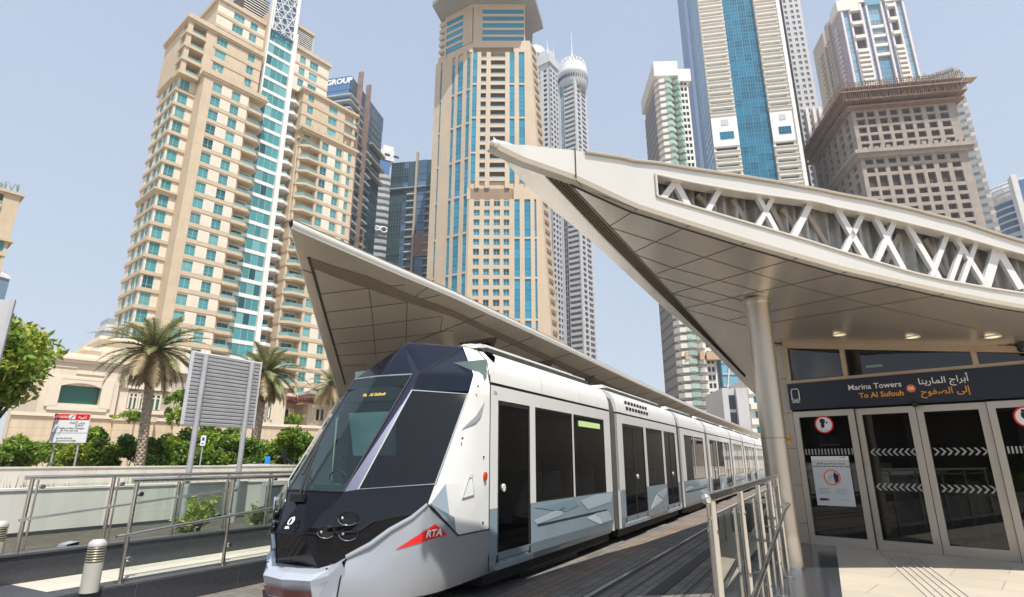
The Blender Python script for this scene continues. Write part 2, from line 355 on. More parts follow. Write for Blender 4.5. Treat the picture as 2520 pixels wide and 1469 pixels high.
    # glass strip, fin and lattice
    W.box(14.2, 20.6, 3.6, 18, 0, 118)
    fG = Face((14.25, 3.2), (1, 0), (0, -1))
    for i in range(31):
        z0 = 107.9 - 3.63 * i
        if z0 < 1: break
        for j in range(4): T.win(fG, .03 + 1.56 * j, 1.55 + 1.56 * j, z0, z0 + 2.75, 0, teal, frame_teal, 0, None, .05, name='glass_pane')
        T.one('white_band', white_paint, lambda mb: fG.box(mb, 0, 6.3, z0 - .88, z0, -.3, .12))
    fG.box(T.wall(white_paint, 'fin'), 6.3, 7.0, 0, 136, -.5, .75); fG.box(T.wall(white_paint, 'fin'), 7.0, 7.6, 0, 114, -.8, .45); fG.box(T.wall(white_paint, 'fin'), -.35, .0, 60, 136, -.5, .5)
    lat = MB(); z0, z1, x0, x1 = 110.9, 136, 14.25, 20.5
    for ang in (22.5, 67.5, 112.5, 157.5):
        dx, dz = math.cos(R(ang)), math.sin(R(ang))
        for k in range(-16, 34):
            cx, cz = 17.4 - dz * k * 2.0, 112 + dx * k * 2.0
            ts = []
            lo, hi = -60, 60
            for (p, d, a, b) in ((cx, dx, x0, x1), (cz, dz, z0, z1)):
                u0, u1 = (a - p) / d, (b - p) / d; lo = max(lo, min(u0, u1)); hi = min(hi, max(u0, u1))
            if hi - lo > .3:
                a = Vector((cx + dx * lo, 2.3, cz + dz * lo)); n = Vector((-dz, 0, dx)) * .085
                lat.obox(a - n, Vector((dx, 0, dz)) * (hi - lo), n * 2, (0, .18, 0))
    lat.box(x0, x0 + .3, 2.2, 2.6, z0, z1); lat.box(x1 - .3, x1, 2.2, 2.6, z0, z1)
    lat.build('lattice_screen', white_paint, T.root)
    pb = MB(); pb.box(14.3, 20.5, 3.1, 3.5, 110.8, 136); pb.build('screen_backing', M("blue_grey_panel", (.12, .2, .33), .4), T.root)
    # notch with small balconies
    W.box(21.8, 25.4, 6, 18, 0, 98)
    for i in range(26):
        zb = 97.2 - pt * (i + 1); b = MB()
        if zb < 2: break
        b.prism([(21.8, 3.6), (23.4, 2.9), (24.9, 3.6), (24.9, 6), (21.8, 6)], zb, zb + .75, 0)
        b.quad((21.9, 3.75, zb + .75), (23.4, 3.1, zb + .75), (23.4, 3.1, zb + 1.4), (21.9, 3.75, zb + 1.4), 1)
        T.item('balcony', b, [white_paint, railglass, frame_teal])
        T.win(Face((22, 5.95), (1, 0), (0, -1)), .2, 2.6, zb + .8, zb + 3, .05, teal_dark, None)
    # wing B
    fD = Face((24.9, 2), (1, 0), (0, -1)); W.box(25.2, 41.4, 2.5, 18, 60, 98)
    skin(T, fD, W, 0, 13, 84, 98, [(1.45, 3.15), (7.8, 10.5)], rng(97.5, pt, 4, 2.15), .5, lambda a, b, c, d: T.win(fD, a, b, c, d, -.2, teal, frame_teal, 1, .34))
    W.box(24.9, 25.4, 2.5, 12, 60, 98)
    for i in range(5):
        z = 97.85 - pt * i; fD.box(TR, 0, 16.6, z - .05, z + .7, 0, .12); TR.box(24.78, 24.9, 1.9, 12, z - .05, z + .7)
    for i in range(3):
        zb = 97.6 - pt * (i + 1); b = MB(); b.box(37.8, 41.8, 1.7, 5, zb, zb + .8); b.box(38, 41.6, 1.85, 1.9, zb + .8, zb + 1.5, 1); T.item('balcony', b, [stone_plain, railglass, frame_teal])
        W.box(40.6, 41.4, 2, 2.8, zb + .8, zb + pt); T.win(Face((37.9, 4.6), (1, 0), (0, -1)), .4, 2.6, zb + .8, zb + 3, .06, teal_dark, None)
    CO.box(24.4, 42, 1.4, 18, 98, 98.7); CO.box(24.6, 41.7, 1.7, 18, 97.6, 98)
    # lower part of wing B with the corner balconies
    y0 = .5; fE = Face((26.6, y0), (1, 0), (0, -1)); W.box(30.3, 41.4, y0 + .5, 18, 0, 85.6); W.box(25.4, 30.3, 3.2, 18, 0, 85.6); WP.box(26.2, 30.3, 2.9, 3.2, 0, 85)
    W.box(25.3, 26.6, 4.2, 18, 0, 85.6); W.box(25.35, 26.0, 1.9, 4.2, 0, 85.6)
    low = rng(84.3, pt, 23, 2.2)
    skin(T, fE, W, 3.7, 14.8, 0, 85.6, [(4.4, 6.25), (8.6, 10.4), (12.4, 13.5)], low, .5, lambda a, b, c, d: T.win(fE, a, b, c, d, -.2, teal, frame_teal, 1, .34))
    for i in range(24):
        z = 84.6 - pt * i; fE.box(TR, 3.7, 14.9, z, z + .65, 0, .12)
        for (a, b_) in ((6.25, 8.6), (10.9, 12.3)): fE.box(WP, a + .03, b_ - .03, z - pt + .85, z - .15, 0, .03)
        if i == 23: break
        zb = 84.3 - pt * (i + 1) + .25; b = MB()
        b.prism([(25.3, 3.2), (25.6, 1.6), (27.2, y0 - .35), (30.4, y0 - .35), (30.4, 3.2)], zb, zb + .65, 0)
        b.prism([(25.8, 3.2), (26, 1.8), (27.4, y0), (30.3, y0), (30.3, 3.2)], zb - .3, zb, 0)
        for (p, q) in (((25.45, 3), (25.7, 1.7)), ((25.7, 1.7), (27.25, y0 - .2)), ((27.25, y0 - .2), (30.2, y0 - .2))):
            b.quad((p[0], p[1], zb + .65), (q[0], q[1], zb + .65), (q[0], q[1], zb + 1.4), (p[0], p[1], zb + 1.4), 1)
            b.tube([(p[0], p[1], zb + 1.45), (q[0], q[1], zb + 1.45)], .05, 4, 2)
        T.item('balcony', b, [stone_plain, railglass, frame_teal])
        T.win(Face((26.4, 2.9), (1, 0), (0, -1)), .6, 3.3, zb + .7, zb + 2.9, .05, teal_dark, frame_teal, 1)
        TR.box(25.2, 26.2, 1.75, 12, zb, zb + .65)
    CO.box(24.6, 41.9, -.1, 3, 85.6, 86.3); CO.box(25, 41.6, .2, 3, 85.0, 85.6)
    for i in range(7): CO.box(27.5 + i * 2, 28 + i * 2, .3, .7, 86.3, 87.6)
    # upper part behind wing B
    W.box(22.6, 32.6, 4.5, 18, 98, 110.6); fH = Face((22.3, 4), (1, 0), (0, -1))
    skin(T, fH, WP, 0, 10.3, 98, 110.6, [(1.4, 3.1), (4.4, 6.9)], [(107.1, 109.5), (103.4, 105.7), (99.7, 102)], .5, lambda a, b, c, d: T.win(fH, a, b, c, d, -.2, teal, frame_teal, 2, .34))
    for z in (110, 106.3, 102.6): fH.box(TR, 0, 10.3, z - .1, z + .6, 0, .14)
    CO.box(22, 33, 3.4, 18, 110.6, 111.6)
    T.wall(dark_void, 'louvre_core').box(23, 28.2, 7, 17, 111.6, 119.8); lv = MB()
    for i in range(13): lv.obox((22.7, 6.5, 112.0 + i * .6), (5.6, 0, 0), (0, .25, .1), (0, .05, .2))
    lv.build('louvre', white_paint, T.root); CO.box(22.7, 28.4, 6.2, 17, 119.8, 120.6)
    T.finish()
build_T1()

# ================================================================ sandstone tower (centre)
sand = M("sandstone_panel", (.55, .445, .325), .75, var=.06, sc=.12, streak=.07, lines=((2, 3.62, .05), (0, 4.1, .05)), linecol=.86)
sand_trim = M("sandstone_trim", (.565, .46, .34), .75, var=.05, sc=.3)
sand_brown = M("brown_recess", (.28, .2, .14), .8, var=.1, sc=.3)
bluewin = GLASS("blue_strip_glass", (.03, .27, .42), .08, .22)
grey_metal = M("grey_soffit_panel", (.36, .35, .35), .5, .3, var=.05, lines=((0, 1.8, .05),), linecol=.8)
def build_T2():
    pc = at_y(1155, 470, 180.); F = Frame(pc.x, pc.y, 90)
    T = Tower("sandstone_tower", "sandstone tower with blue window strips and flat grey overhanging roof", F, 'apartment tower')
    W = T.wall(sand); TR = T.wall(sand_trim, 'pier')
    Z = lambda u, v: F.fy(u, v, 0)
    zroof = Z(1180, 9)[2]; zcr = Z(1180, 100)[2]; zb = 0
    xr_t = Z(1303, 100)[0]; xr_b = Z(1357, 830)
    k = (xr_b[0] - xr_t) / (zcr - xr_b[2])
    XR = lambda z: xr_t + k * (zcr - z)
    x_bl = Z(1322, 470)
    # left facet
    dl = Vector((math.sin(R(-58)), math.cos(R(-58)))); dl = Vector((dl.dot(F.U), dl.dot(F.W))); nl = Vector((-dl.y, dl.x))
    if nl.y > 0: nl = -nl
    fL = Face((0, 0), dl, nl); fF = Face((0, 0), (1, 0), (0, -1))
    Lt = lambda u, v: (F.plane(u, v, (0, 0), (dl.x, dl.y)).xy - Vector((0, 0))).dot(dl)
    LL = Lt(1058, 490)
    pf = 3.62; dep = .7
    # cores
    Lp = dl * LL
    inn = lambda p, q: (p + q)
    back = [(xr_t - 2, 26), (Lp.x + 4, 26)]
    fp = [(0 + .3, dep), (xr_t - 1, dep), (xr_t - 1, 26), (Lp.x + 6, 26), (Lp.x + .8, Lp.y + .2), (0 - .1, dep)]
    W.prism(fp, 0, zcr)
    fx = lambda u, v=470: Z(u, v)[0]
    # floors
    ztop = Z(1180, 128)[2]; nfl = int(ztop / pf)
    zrec1, zrec0 = Z(1200, 462)[2], Z(1200, 490)[2]
    hi = [ztop - pf * i for i in range(nfl + 1) if ztop - pf * i > zrec1 + 1]; lo = [zrec0 - .4 - pf * i for i in range(60) if zrec0 - .4 - pf * i > 3]
    strips_hi = [(fx(1162, 230), fx(1173, 230), 'b'), (fx(1183, 230), fx(1196, 230), 'o'), (fx(1207, 230), fx(1243, 230), 'o'), (fx(1254, 230), fx(1266, 230), 'b'), (fx(1277, 230), fx(1291, 230), 'b')]
    strips_lo = [(fx(1164, 600), fx(1179, 600), 'w'), (fx(1190, 600), fx(1204, 600), 'w'), (fx(1214, 600), fx(1230, 600), 'w'), (fx(1239, 600), fx(1253, 600), 'w'), (fx(1266, 600), fx(1279, 600), 'b'), (fx(1291, 600), fx(1306, 600), 'b'), (fx(1316, 600), fx(1321, 600), 'b')]
    def band(f, wall, t0, t1, z0, z1, strips, floors):
        def fill(a, b, kind):
            pass
        x = t0
        for (a, b, kd) in strips:
            f.box(wall, x, a, z0, z1, -dep, 0); x = b
            for i, zf in enumerate(floors):
                zz0 = zf - pf
                if zf > z1 + .1 or zz0 < z0 - .5: continue
                if kd == 'b':
                    if i % 4 == 3: f.box(wall, a, b, zz0, zz0 + .7, -dep, .0); c = zz0 + .72
                    else: c = zz0 + .06
                    T.win(f, a, b, c, zf - .03, -.35, bluewin, frame_blue, 1, .5, .06)
                elif kd == 'o':
                    bb = MB(); f.box(bb, a, b, zz0, zz0 + 1.05, -.45, -.05, 0); f.quad(bb, a, b, zz0 + 1.05, zz0 + 1.75, -.2, 1); T.item('balcony', bb, [sand_trim, railpale])
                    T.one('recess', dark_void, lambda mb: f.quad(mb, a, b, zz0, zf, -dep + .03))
                else:
                    f.box(wall, a, b, zz0, zz0 + 1.35, -dep, -.02)
                    T.win(f, a, b, zz0 + 1.35, zf, -.5, bluewin if (i * 7 + int(a * 3)) % 5 else teal_dark, sand_trim, 1, None, .1)
        f.box(wall, x, t1, z0, z1, -dep, 0)
    xe = fx(1301, 300)
    band(fF, W, 0, xe, zrec1, ztop, strips_hi, hi)
    band(fF, W, 0, xe + 3, 0, zrec0, strips_lo, lo)
    # recess bands
    for (z1_, z0_, a, b) in ((zrec1, zrec0, fx(1149, 475), fx(1264, 475)), (Z(1200, 116)[2], ztop + .05, fx(1155, 122), fx(1264, 122))):
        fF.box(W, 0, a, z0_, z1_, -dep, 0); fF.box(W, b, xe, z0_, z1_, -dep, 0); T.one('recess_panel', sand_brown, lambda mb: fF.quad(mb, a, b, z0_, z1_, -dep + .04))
    fF.box(W, 0, xe, Z(1200, 116)[2], zcr, -dep, 0)
    # tapering right shoulder
    for (za, zz, x0) in ((0, zrec0, xe + 3), (zrec0, zcr, xe)):
        rg = []
        for i in range(13):
            z = za + (zz - za) * i / 12; x = XR(z); rg.append([(x0, .0, z), (x, .0, z), (x + 3.2, 6.5, z), (x0 - 4, 6.5, z)])
        W.loft(rg, cap=True)
    for i in range(int(zcr / pf)):
        z = 2 + pf * i
        if z + 2 > zcr: break
        x = XR(z); d = Vector((3.2, 6.5)).normalized(); n = Vector((d.y, -d.x)); a = Vector((x, 0)) + d * 1.6 + n * .05
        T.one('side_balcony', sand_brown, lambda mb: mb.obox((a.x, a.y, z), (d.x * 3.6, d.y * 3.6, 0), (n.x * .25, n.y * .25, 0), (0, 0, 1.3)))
    # left facet
    q = lambda u: Lt(u, 260)
    sl_ = sorted([(q(u1), q(u0), 'b') for (u0, u1) in ((1081, 1085), (1110, 1117), (1124, 1137), (1146, 1155))])
    sl_ = [(max(a, .3), b, k_) for a, b, k_ in sl_]
    def zl(u, v): return F.plane(u, v, (0, 0), (dl.x, dl.y))[2]
    band(fL, W, 0, LL, 0, zl(1135, 133), sl_, [zl(1135, 150) - pf * i for i in range(60)])
    fL.box(W, 0, LL, zl(1135, 133), zcr - 3, -dep, 0)
    # crown
    zc0 = zcr; cw = T.wall(sand_trim, 'crown_band'); fc = Face((0, .6), (1, 0), (0, -1)); fcl = Face((-.4, .6), dl, nl)
    xa, xb = fx(1187, 60), fx(1292, 60)
    W.prism([(0, 1.2), (xb - .3, 1.2), (xb - .3, 24), (Lp.x + 8, 24), (Lp.x + 3.5, Lp.y - 1.5)], zcr - 4, zroof)
    nb = 5; ph = (zroof - 1.2 - zcr) / nb
    for i in range(nb):
        z = zcr + ph * i
        T.win(fc, xa, xb - .4, z + .1, z + ph * .66, -.1, bluewin, frame_blue, 7, .5, .06, name='crown_window'); fc.box(cw, xa, xb, z + ph * .66, z + ph * 1.0, -.4, .15)
        T.win(fcl, Lt(1142, 60), Lt(1102, 60), z + .1, z + ph * .66, -.1, bluewin, frame_blue, 3, .5, .06, name='crown_window'); fcl.box(cw, Lt(1142, 60), Lt(1100, 60), z + ph * .66, z + ph * 1.0, -.4, .15)
        fcl.box(cw, Lt(1100, 60), Lt(1084, 70), z + ph * .5, z + ph, -3, .1)
    fc.box(cw, xb - .4, xb, zcr, zroof, -.5, .25); fcl.box(cw, Lt(1102, 60), Lt(1099, 60), zcr - 3, zroof, -.5, .25)
    cp = T.wall(M("crown_panel", (.5, .41, .3), .7, var=.05, lines=((2, 3.0, .08), (0, 2.2, .1)), linecol=.8), 'crown_panel')
    fc.box(cp, 0, xa, zcr, zroof - 1, -.6, .02); fcl.box(cp, 0, Lt(1142, 60), zcr, zroof - 1, -.6, .02)
    fc.box(cw, -.3, xb + .2, zroof - 1.2, zroof, -.6, .4); fcl.box(cw, -.2, Lt(1098, 60), zroof - 1.2, zroof, -.6, .4)
    # overhanging flat roof
    P = [F.fz(u, v, zroof) for (u, v) in ((1090, 62), (1064, 15), (1120, -42), (1306, -40), (1337, 71), (1311, 83))]
    rf = MB(); rf.prism([(p.x, p.y) for p in P] + [(P[5].x, 30), (P[0].x, 30)], zroof + .02, zroof + 2.2); rf.build('roof_overhang', grey_metal, T.root)
    T.finish()
frame_blue = M("blue_frame", (.10, .30, .42), .5)
railpale = GLASS("pale_blue_rail", (.28, .42, .45), .2, .2)
build_T2()
# ================================================================ the towers further back
dkblue = GLASS("dark_blue_glass", (.035, .08, .16), .05, .5, .8); navy = GLASS("navy_glass", (.08, .17, .34), .06, .35, .7)
greenblk = GLASS("green_black_glass", (.035, .075, .085), .06, .45, .7); deepblue = GLASS("deep_blue_glass", (.015, .15, .255), .07, .35, .6)
slab_grey = M("grey_slab_edge", (.38, .42, .43), .6, var=.08, sc=.3); dark_slab = M("dark_slab_edge", (.10, .15, .17), .6, var=.1, sc=.3)
brownfin = M("copper_fin", (.26, .17, .13), .6, var=.15, sc=.3)
offwhite = M("off_white_render", (.74, .71, .66), .7, var=.04, sc=.2, streak=.08); palegrey = M("pale_grey_render", (.52, .51, .52), .7, var=.05, sc=.2, streak=.08)
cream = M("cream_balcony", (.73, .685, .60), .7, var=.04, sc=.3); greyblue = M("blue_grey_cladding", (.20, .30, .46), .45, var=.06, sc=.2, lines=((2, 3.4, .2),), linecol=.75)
winblack = GLASS("black_window", (.03, .035, .045), .12, .5); greenglass = GLASS("green_glass", (.40, .54, .47), .2, .25); skyglass = GLASS("sky_glass", (.16, .36, .47), .1, .25)
signwhite = M("sign_white", (.85, .85, .85), .5, var=.02)
concrete = M("raw_concrete", (.335, .285, .245), .9, var=.14, sc=.35, streak=.18, bump=.3, bsc=3)
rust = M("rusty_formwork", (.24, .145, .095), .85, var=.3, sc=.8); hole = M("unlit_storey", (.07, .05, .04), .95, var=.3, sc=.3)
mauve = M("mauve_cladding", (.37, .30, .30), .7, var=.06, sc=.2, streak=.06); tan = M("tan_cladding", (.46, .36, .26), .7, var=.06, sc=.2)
pinkwhite = M("pinkish_white_trim", (.72, .60, .60), .6, var=.04)
LF = lambda w0=0: Face((0, w0), (0, 1), (-1, 0))
FF = lambda x0=0: Face((x0, 0), (1, 0), (0, -1))

def glass_tower():       # dark blue tower with the sign, behind the beige one
    p = at_y(864.8, 184.6, 205.); F = Frame(p.x, p.y, 12)
    T = Tower("glass_tower", "dark blue glass tower with copper fins and white rooftop lettering", F, 'office tower')
    H = p.z; L = F.fy(943.6, 291.6)[0]; pf = 3.6
    W = T.wall(dkblue, 'core'); W.box(.5, L, .5, 30, 0, H)
    f, g = FF(), LF(); n = int(H / pf)
    xs = [0, L * .16, L * .22, L * .40, L * .46, L * .66, L]
    for i in range(n):
        z = H - 7 - pf * (i + 1)
        if z < 2: break
        crown = i < 5
        if not crown:
            for j, (a, b) in enumerate(((.02, .155), (.235, .39), (.475, .62))):
                T.one('balcony', slab_grey if (i + j) % 3 else dark_slab, lambda mb: f.box(mb, L * a, L * b, z, z + .9, 0, 1.0 + .5 * ((i * 3 + j) % 3)))
        T.win(f, L * .64, L * .99, z + .2, z + pf - .1, .02, greenblk, dark_slab, 5, None, .1); T.win(f, L * .02, L * .62, z + .2, z + pf - .1, .02, navy if (i * 5) % 7 < 3 else dkblue, dark_slab, 7, None, .1)
        T.win(g, 0.2, 22, z + .2, z + pf - .1, .02, navy, dark_slab, 8, None, .1)
        if crown: T.one('crown_slab', slab_grey, lambda mb: (mb.box(-2.2, L * .3, -2.0, 8, z, z + .7) if i != 0 else mb.box(-1.5, L * .3, -1.4, 20, z, z + .6)))
        elif i < 7: pass
        if i in (3, 5, 7): T.one('crown_slab', M("bronze_slab", (.3, .27, .22), .6) if i == 3 else bpy.data.materials["bronze_slab"], lambda mb: mb.box(L * .62, L + 1.6, -1.8, 6, z, z + 1.0))
    T.win(g, .1, 22, H - 7, H - .3, .03, navy, None); T.win(f, .1, L, H - 7, H - .3, .03, dkblue, dark_slab, 9, .5, .1)
    for fx, zt in ((L * .19, H + 6), (L * .43, H + 5)):
        T.one('fin', brownfin, lambda mb: f.box(mb, fx - .35, fx + .35, H * .42, zt, 0, 2.2))
    for fx, z1 in ((L * .1, H * .52), (L * .55, H * .6)):
        T.one('fin', brownfin, lambda mb: f.box(mb, fx - .3, fx + .3, 4, z1, 0, 2.2))
    text('sign_lettering', "T GROUP", 3.6, (-.12, 7.0, H - 2.6), (0, -1, 0), (0, 0, 1), signwhite, T.root, ext=.1, bold=.12)
    T.finish(60)
glass_tower()

def slim_tower():
    p = at_y(941, 352, 275.); F = Frame(p.x, p.y, 60)
    T = Tower("slim_tower", "slim white banded tower between the two dark glass towers", F, 'office tower')
    H = p.z; W = T.wall(palegrey); R_ = F.fy(962, 362)[0]
    W.box(-1, 9, 0, 14, 0, H - 42)
    Z = lambda v: F.fy(941, v)[2]
    T.wall(offwhite, 'crown').box(-1.5, R_ + 2, -1, 14, Z(393), H - 4); T.wall(offwhite, 'crown').box(1, R_ + 2, 1, 12, H - 4, H)
    T.wall(navy, 'crown_glass').box(-1.2, R_, -.6, 13, Z(428), Z(393))
    f = FF(); z = Z(428) - 3.4; i = 0
    f2 = Face((-1.5, -1), (1, 0), (0, -1))
    for k in range(2): T.win(f2, 3.0 + 5 * k, 6.0 + 5 * k, Z(383), Z(377), .05, winblack)
    while z > 3:
        T.one('balcony', palegrey if i % 2 else slab_grey, lambda mb: mb.prism([(-2.6, 2), (-1.6, -2.2), (3, -3.2), (8.5, -2.4), (9.6, 1)], z, z + 1.9)); z -= 3.75; i += 1
    zs = Z(571); ov = MB()
    for (cx, r) in ((-.6, 1.4), (3.0, 1.9), (6.8, 1.5)):
        pts = [(cx + r * math.cos(a), -3.5, zs + r * .8 * math.sin(a)) for a in [2 * math.pi * k / 12 for k in range(13)]]; ov.tube(pts, .5, 5)
    ov.build('sign_emblem', signwhite, T.root)
    T.finish(50)
slim_tower()

def twin_glass_tower():
    p = at_y(963.7, 400.8, 235.); F = Frame(p.x, p.y, 101)
    T = Tower("dark_glass_tower", "dark glass tower with pale mast and brown panel, touching the sandstone tower", F, 'office tower')
    H = p.z; X = lambda u: F.fy(u, 520)[0]; L = X(1075); W = T.wall(greenblk, 'core'); W.box(0, L, .6, 24, 0, H)
    f = FF(); pf = 3.5; n = int(H / pf); a1, a2, b1, b2, c2 = X(988), X(1000), X(1018), X(1024), X(1046)
    for i in range(n):
        z = H - pf * (i + 1)
        if z < 2: break
        T.win(f, 0, a1, z + .15, z + pf, -.3, greenblk, dark_slab, 4, .4, .1); T.win(f, b2, c2, z + .15, z + pf, -.2, navy, dark_slab, 3, None, .1)
        T.win(f, a1, a2, z + .15, z + pf, -.35, dkblue if i % 3 else navy, dark_slab, 1, None, .1)
        if i > 3:
            for (s0, s1) in ((a2, b1), (c2, L)): T.one('balcony', slab_grey if i % 4 else palegrey, lambda mb: f.box(mb, s0, s1, z, z + .55, -.6, 1.0))
        elif i == 3: T.one('crown_slab', slab_grey, lambda mb: f.box(mb, -.3, L, z, z + .4, -.6, .8))
    T.one('mast', M("pale_bronze", (.42, .36, .27), .6), lambda mb: f.box(mb, b1 + .1, b2 - .1, H * .42, H + 4, -.6, .9)); T.one('mast', bpy.data.materials["pale_bronze"], lambda mb: f.box(mb, a1 - 2, a1 - 1.2, 4, H * .5, -.3, .6))
    zp = F.fy(1030, 590)[2]; f.box(T.wall(brownfin, 'brown_panel'), b2 - 1, L - 2.5, zp - 8, zp + 3, -.1, .5)
    T.finish(60)
twin_glass_tower()

paleshaft = M("pale_shaft_grey", (.58, .58, .585), .65, var=.05, sc=.2, streak=.08)
def crown_tower(right):
    if right: p = at_y(1415, 192, 330.); nm, lb = "domed_tower", "slender grey tower with round domed crown and thin spire"
    else: p = at_y(1351, 150, 300.); nm, lb = "white_tower", "slender white tower with pale green cupola, beside the sandstone tower"
    F = Frame(p.x, p.y, 36); T = Tower(nm, lb, F, 'apartment tower')
    H = p.z; pf = 3.6; f, g = FF(), LF()
    if right:
        lw = F.fx(1371, 197)[1]; rx = F.fy(1441, 197)[0]
        W = T.wall(paleshaft); T.wall(bpy.data.materials.get('grey_core') or M('grey_core', (.17, .18, .2), .6), 'core').box(.5, rx - .4, .5, lw, 0, H)
        n = int(H / pf)
        for i in range(n):
            z = H - pf * (i + 1)
            if z < 3: break
            mech = i in (26, 27); T.one('white_band', palegrey if mech else paleshaft, lambda mb: g.box(mb, .2, lw * .62, z, z + (3.0 if mech else 1.75), -.5, .5))
            T.win(g, lw * .64, lw * .86, z + .2, z + pf, -.3, skyglass if i < 24 else winblack, palegrey, 1, None, .2)
            T.win(f, rx * .14, rx * .36, z + 1.2, z + pf - .1, -.35, winblack); T.win(f, rx * .52, rx * .86, z + 1.2, z + pf - .1, -.35, winblack, palegrey, 1, None, .2)
            T.one('spandrel', paleshaft, lambda mb: f.box(mb, rx * .1, rx * .9, z, z + 1.2, -.5, .05 + (.6 if mech else 0)))
        for (a, b) in ((0, .12), (.38, .5), (.88, 1.0)): f.box(W, rx * a, rx * b, 0, H, -.5, .15)
        g.box(W, 0, .9, 0, H, -.5, .8); g.box(W, lw * .86, lw, 0, H, -.5, .4); g.box(W, lw * .62, lw * .64, 0, H, -.5, .4)
        c = ((rx) / 2, lw * .42); rr = max(rx, lw) * .66
        dm = MB(); dm.lathe([(rr * .85, -3), (rr * 1.0, 0), (rr, 5), (rr * 1.06, 6), (rr * 1.06, 9), (rr * .98, 10), (rr * .98, 14), (rr * .9, 15.5)], (c[0], c[1], H), 40); dm.build('drum', paleshaft, T.root)
        for k in range(40):
            a = 2 * math.pi * k / 40; T.one('drum_window', winblack, lambda mb: mb.obox((c[0] + math.cos(a) * (rr * 1.0) - .5, c[1] + math.sin(a) * (rr * 1.0), H + 1.5), (.9, 0, 0), (0, .9, 0), (0, 0, 2.6)))
        rib = MB()
        for k in range(22):
            a = 2 * math.pi * k / 22; pts = []
            for j in range(7):
                t = math.pi / 2 * j / 6; pts.append((c[0] + math.cos(a) * rr * .9 * math.cos(t), c[1] + math.sin(a) * rr * .9 * math.cos(t), H + 15.5 + rr * .72 * math.sin(t)))
            rib.tube(pts, .45, 4)
        rib.build('dome_ribs', paleshaft, T.root)
        sp = MB(); sp.lathe([(rr * .8 * math.cos(math.pi / 2 * j / 6), 15.5 + rr * .66 * math.sin(math.pi / 2 * j / 6)) for j in range(6)], (c[0], c[1], H), 24); sp.build('dome', palegrey, T.root)
        s2 = MB(); s2.lathe([(1.6, 0), (1.2, 3), (.5, 8), (.15, 26)], (c[0], c[1], H + 15 + rr * .7), 8); s2.build('spire', paleshaft, T.root)
    else:
        rx = F.fy(1372, 190)[0]; lw = 24
        T.wall(bpy.data.materials.get('grey_core') or M('grey_core', (.17, .18, .2), .6), 'core').box(.6, rx, .6, lw, 0, H); W = T.wall(paleshaft); pf = 3.5
        n = int(H / pf); rows = rng(H - 5, pf, n - 3, 2.1)
        skin(T, g, W, 0, lw, 0, H - 1, [(2, 4.4), (6.6, 9), (11, 13.6), (15.5, 18)], rows, .6, lambda a, b, c, d: T.win(g, a, b, c, d, -.4, skyglass if a > 6 else winblack))
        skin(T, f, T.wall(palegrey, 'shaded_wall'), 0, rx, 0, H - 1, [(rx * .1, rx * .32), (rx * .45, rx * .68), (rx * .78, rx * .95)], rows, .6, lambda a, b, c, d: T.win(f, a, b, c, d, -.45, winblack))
        cp = MB(); cp.prism([(-1, -1), (rx + 1, -1), (rx + 1, lw), (-1, lw)], H - 1, H + 5); cp.prism([(1.5, 1), (rx - 1, 1), (rx - 1, lw - 4), (1.5, lw - 4)], H + 5, H + 11); cp.build('crown', paleshaft, T.root)
        cu = MB(); cu.lathe([(9, 0), (8.2, 4), (6, 8), (3, 11), (.3, 12.5)], (7, lw * .6, H + 11), 20); cu.build('cupola', M("verdigris", (.42, .55, .50), .5), T.root)
        for q in (rx - 1, 1.5):
            T.one('pinnacle', paleshaft, lambda mb: mb.lathe([(.9, 0), (.5, 6), (.1, 13)], (q, 2, H + 5), 6))
    T.finish(70)
crown_tower(False); crown_tower(True)

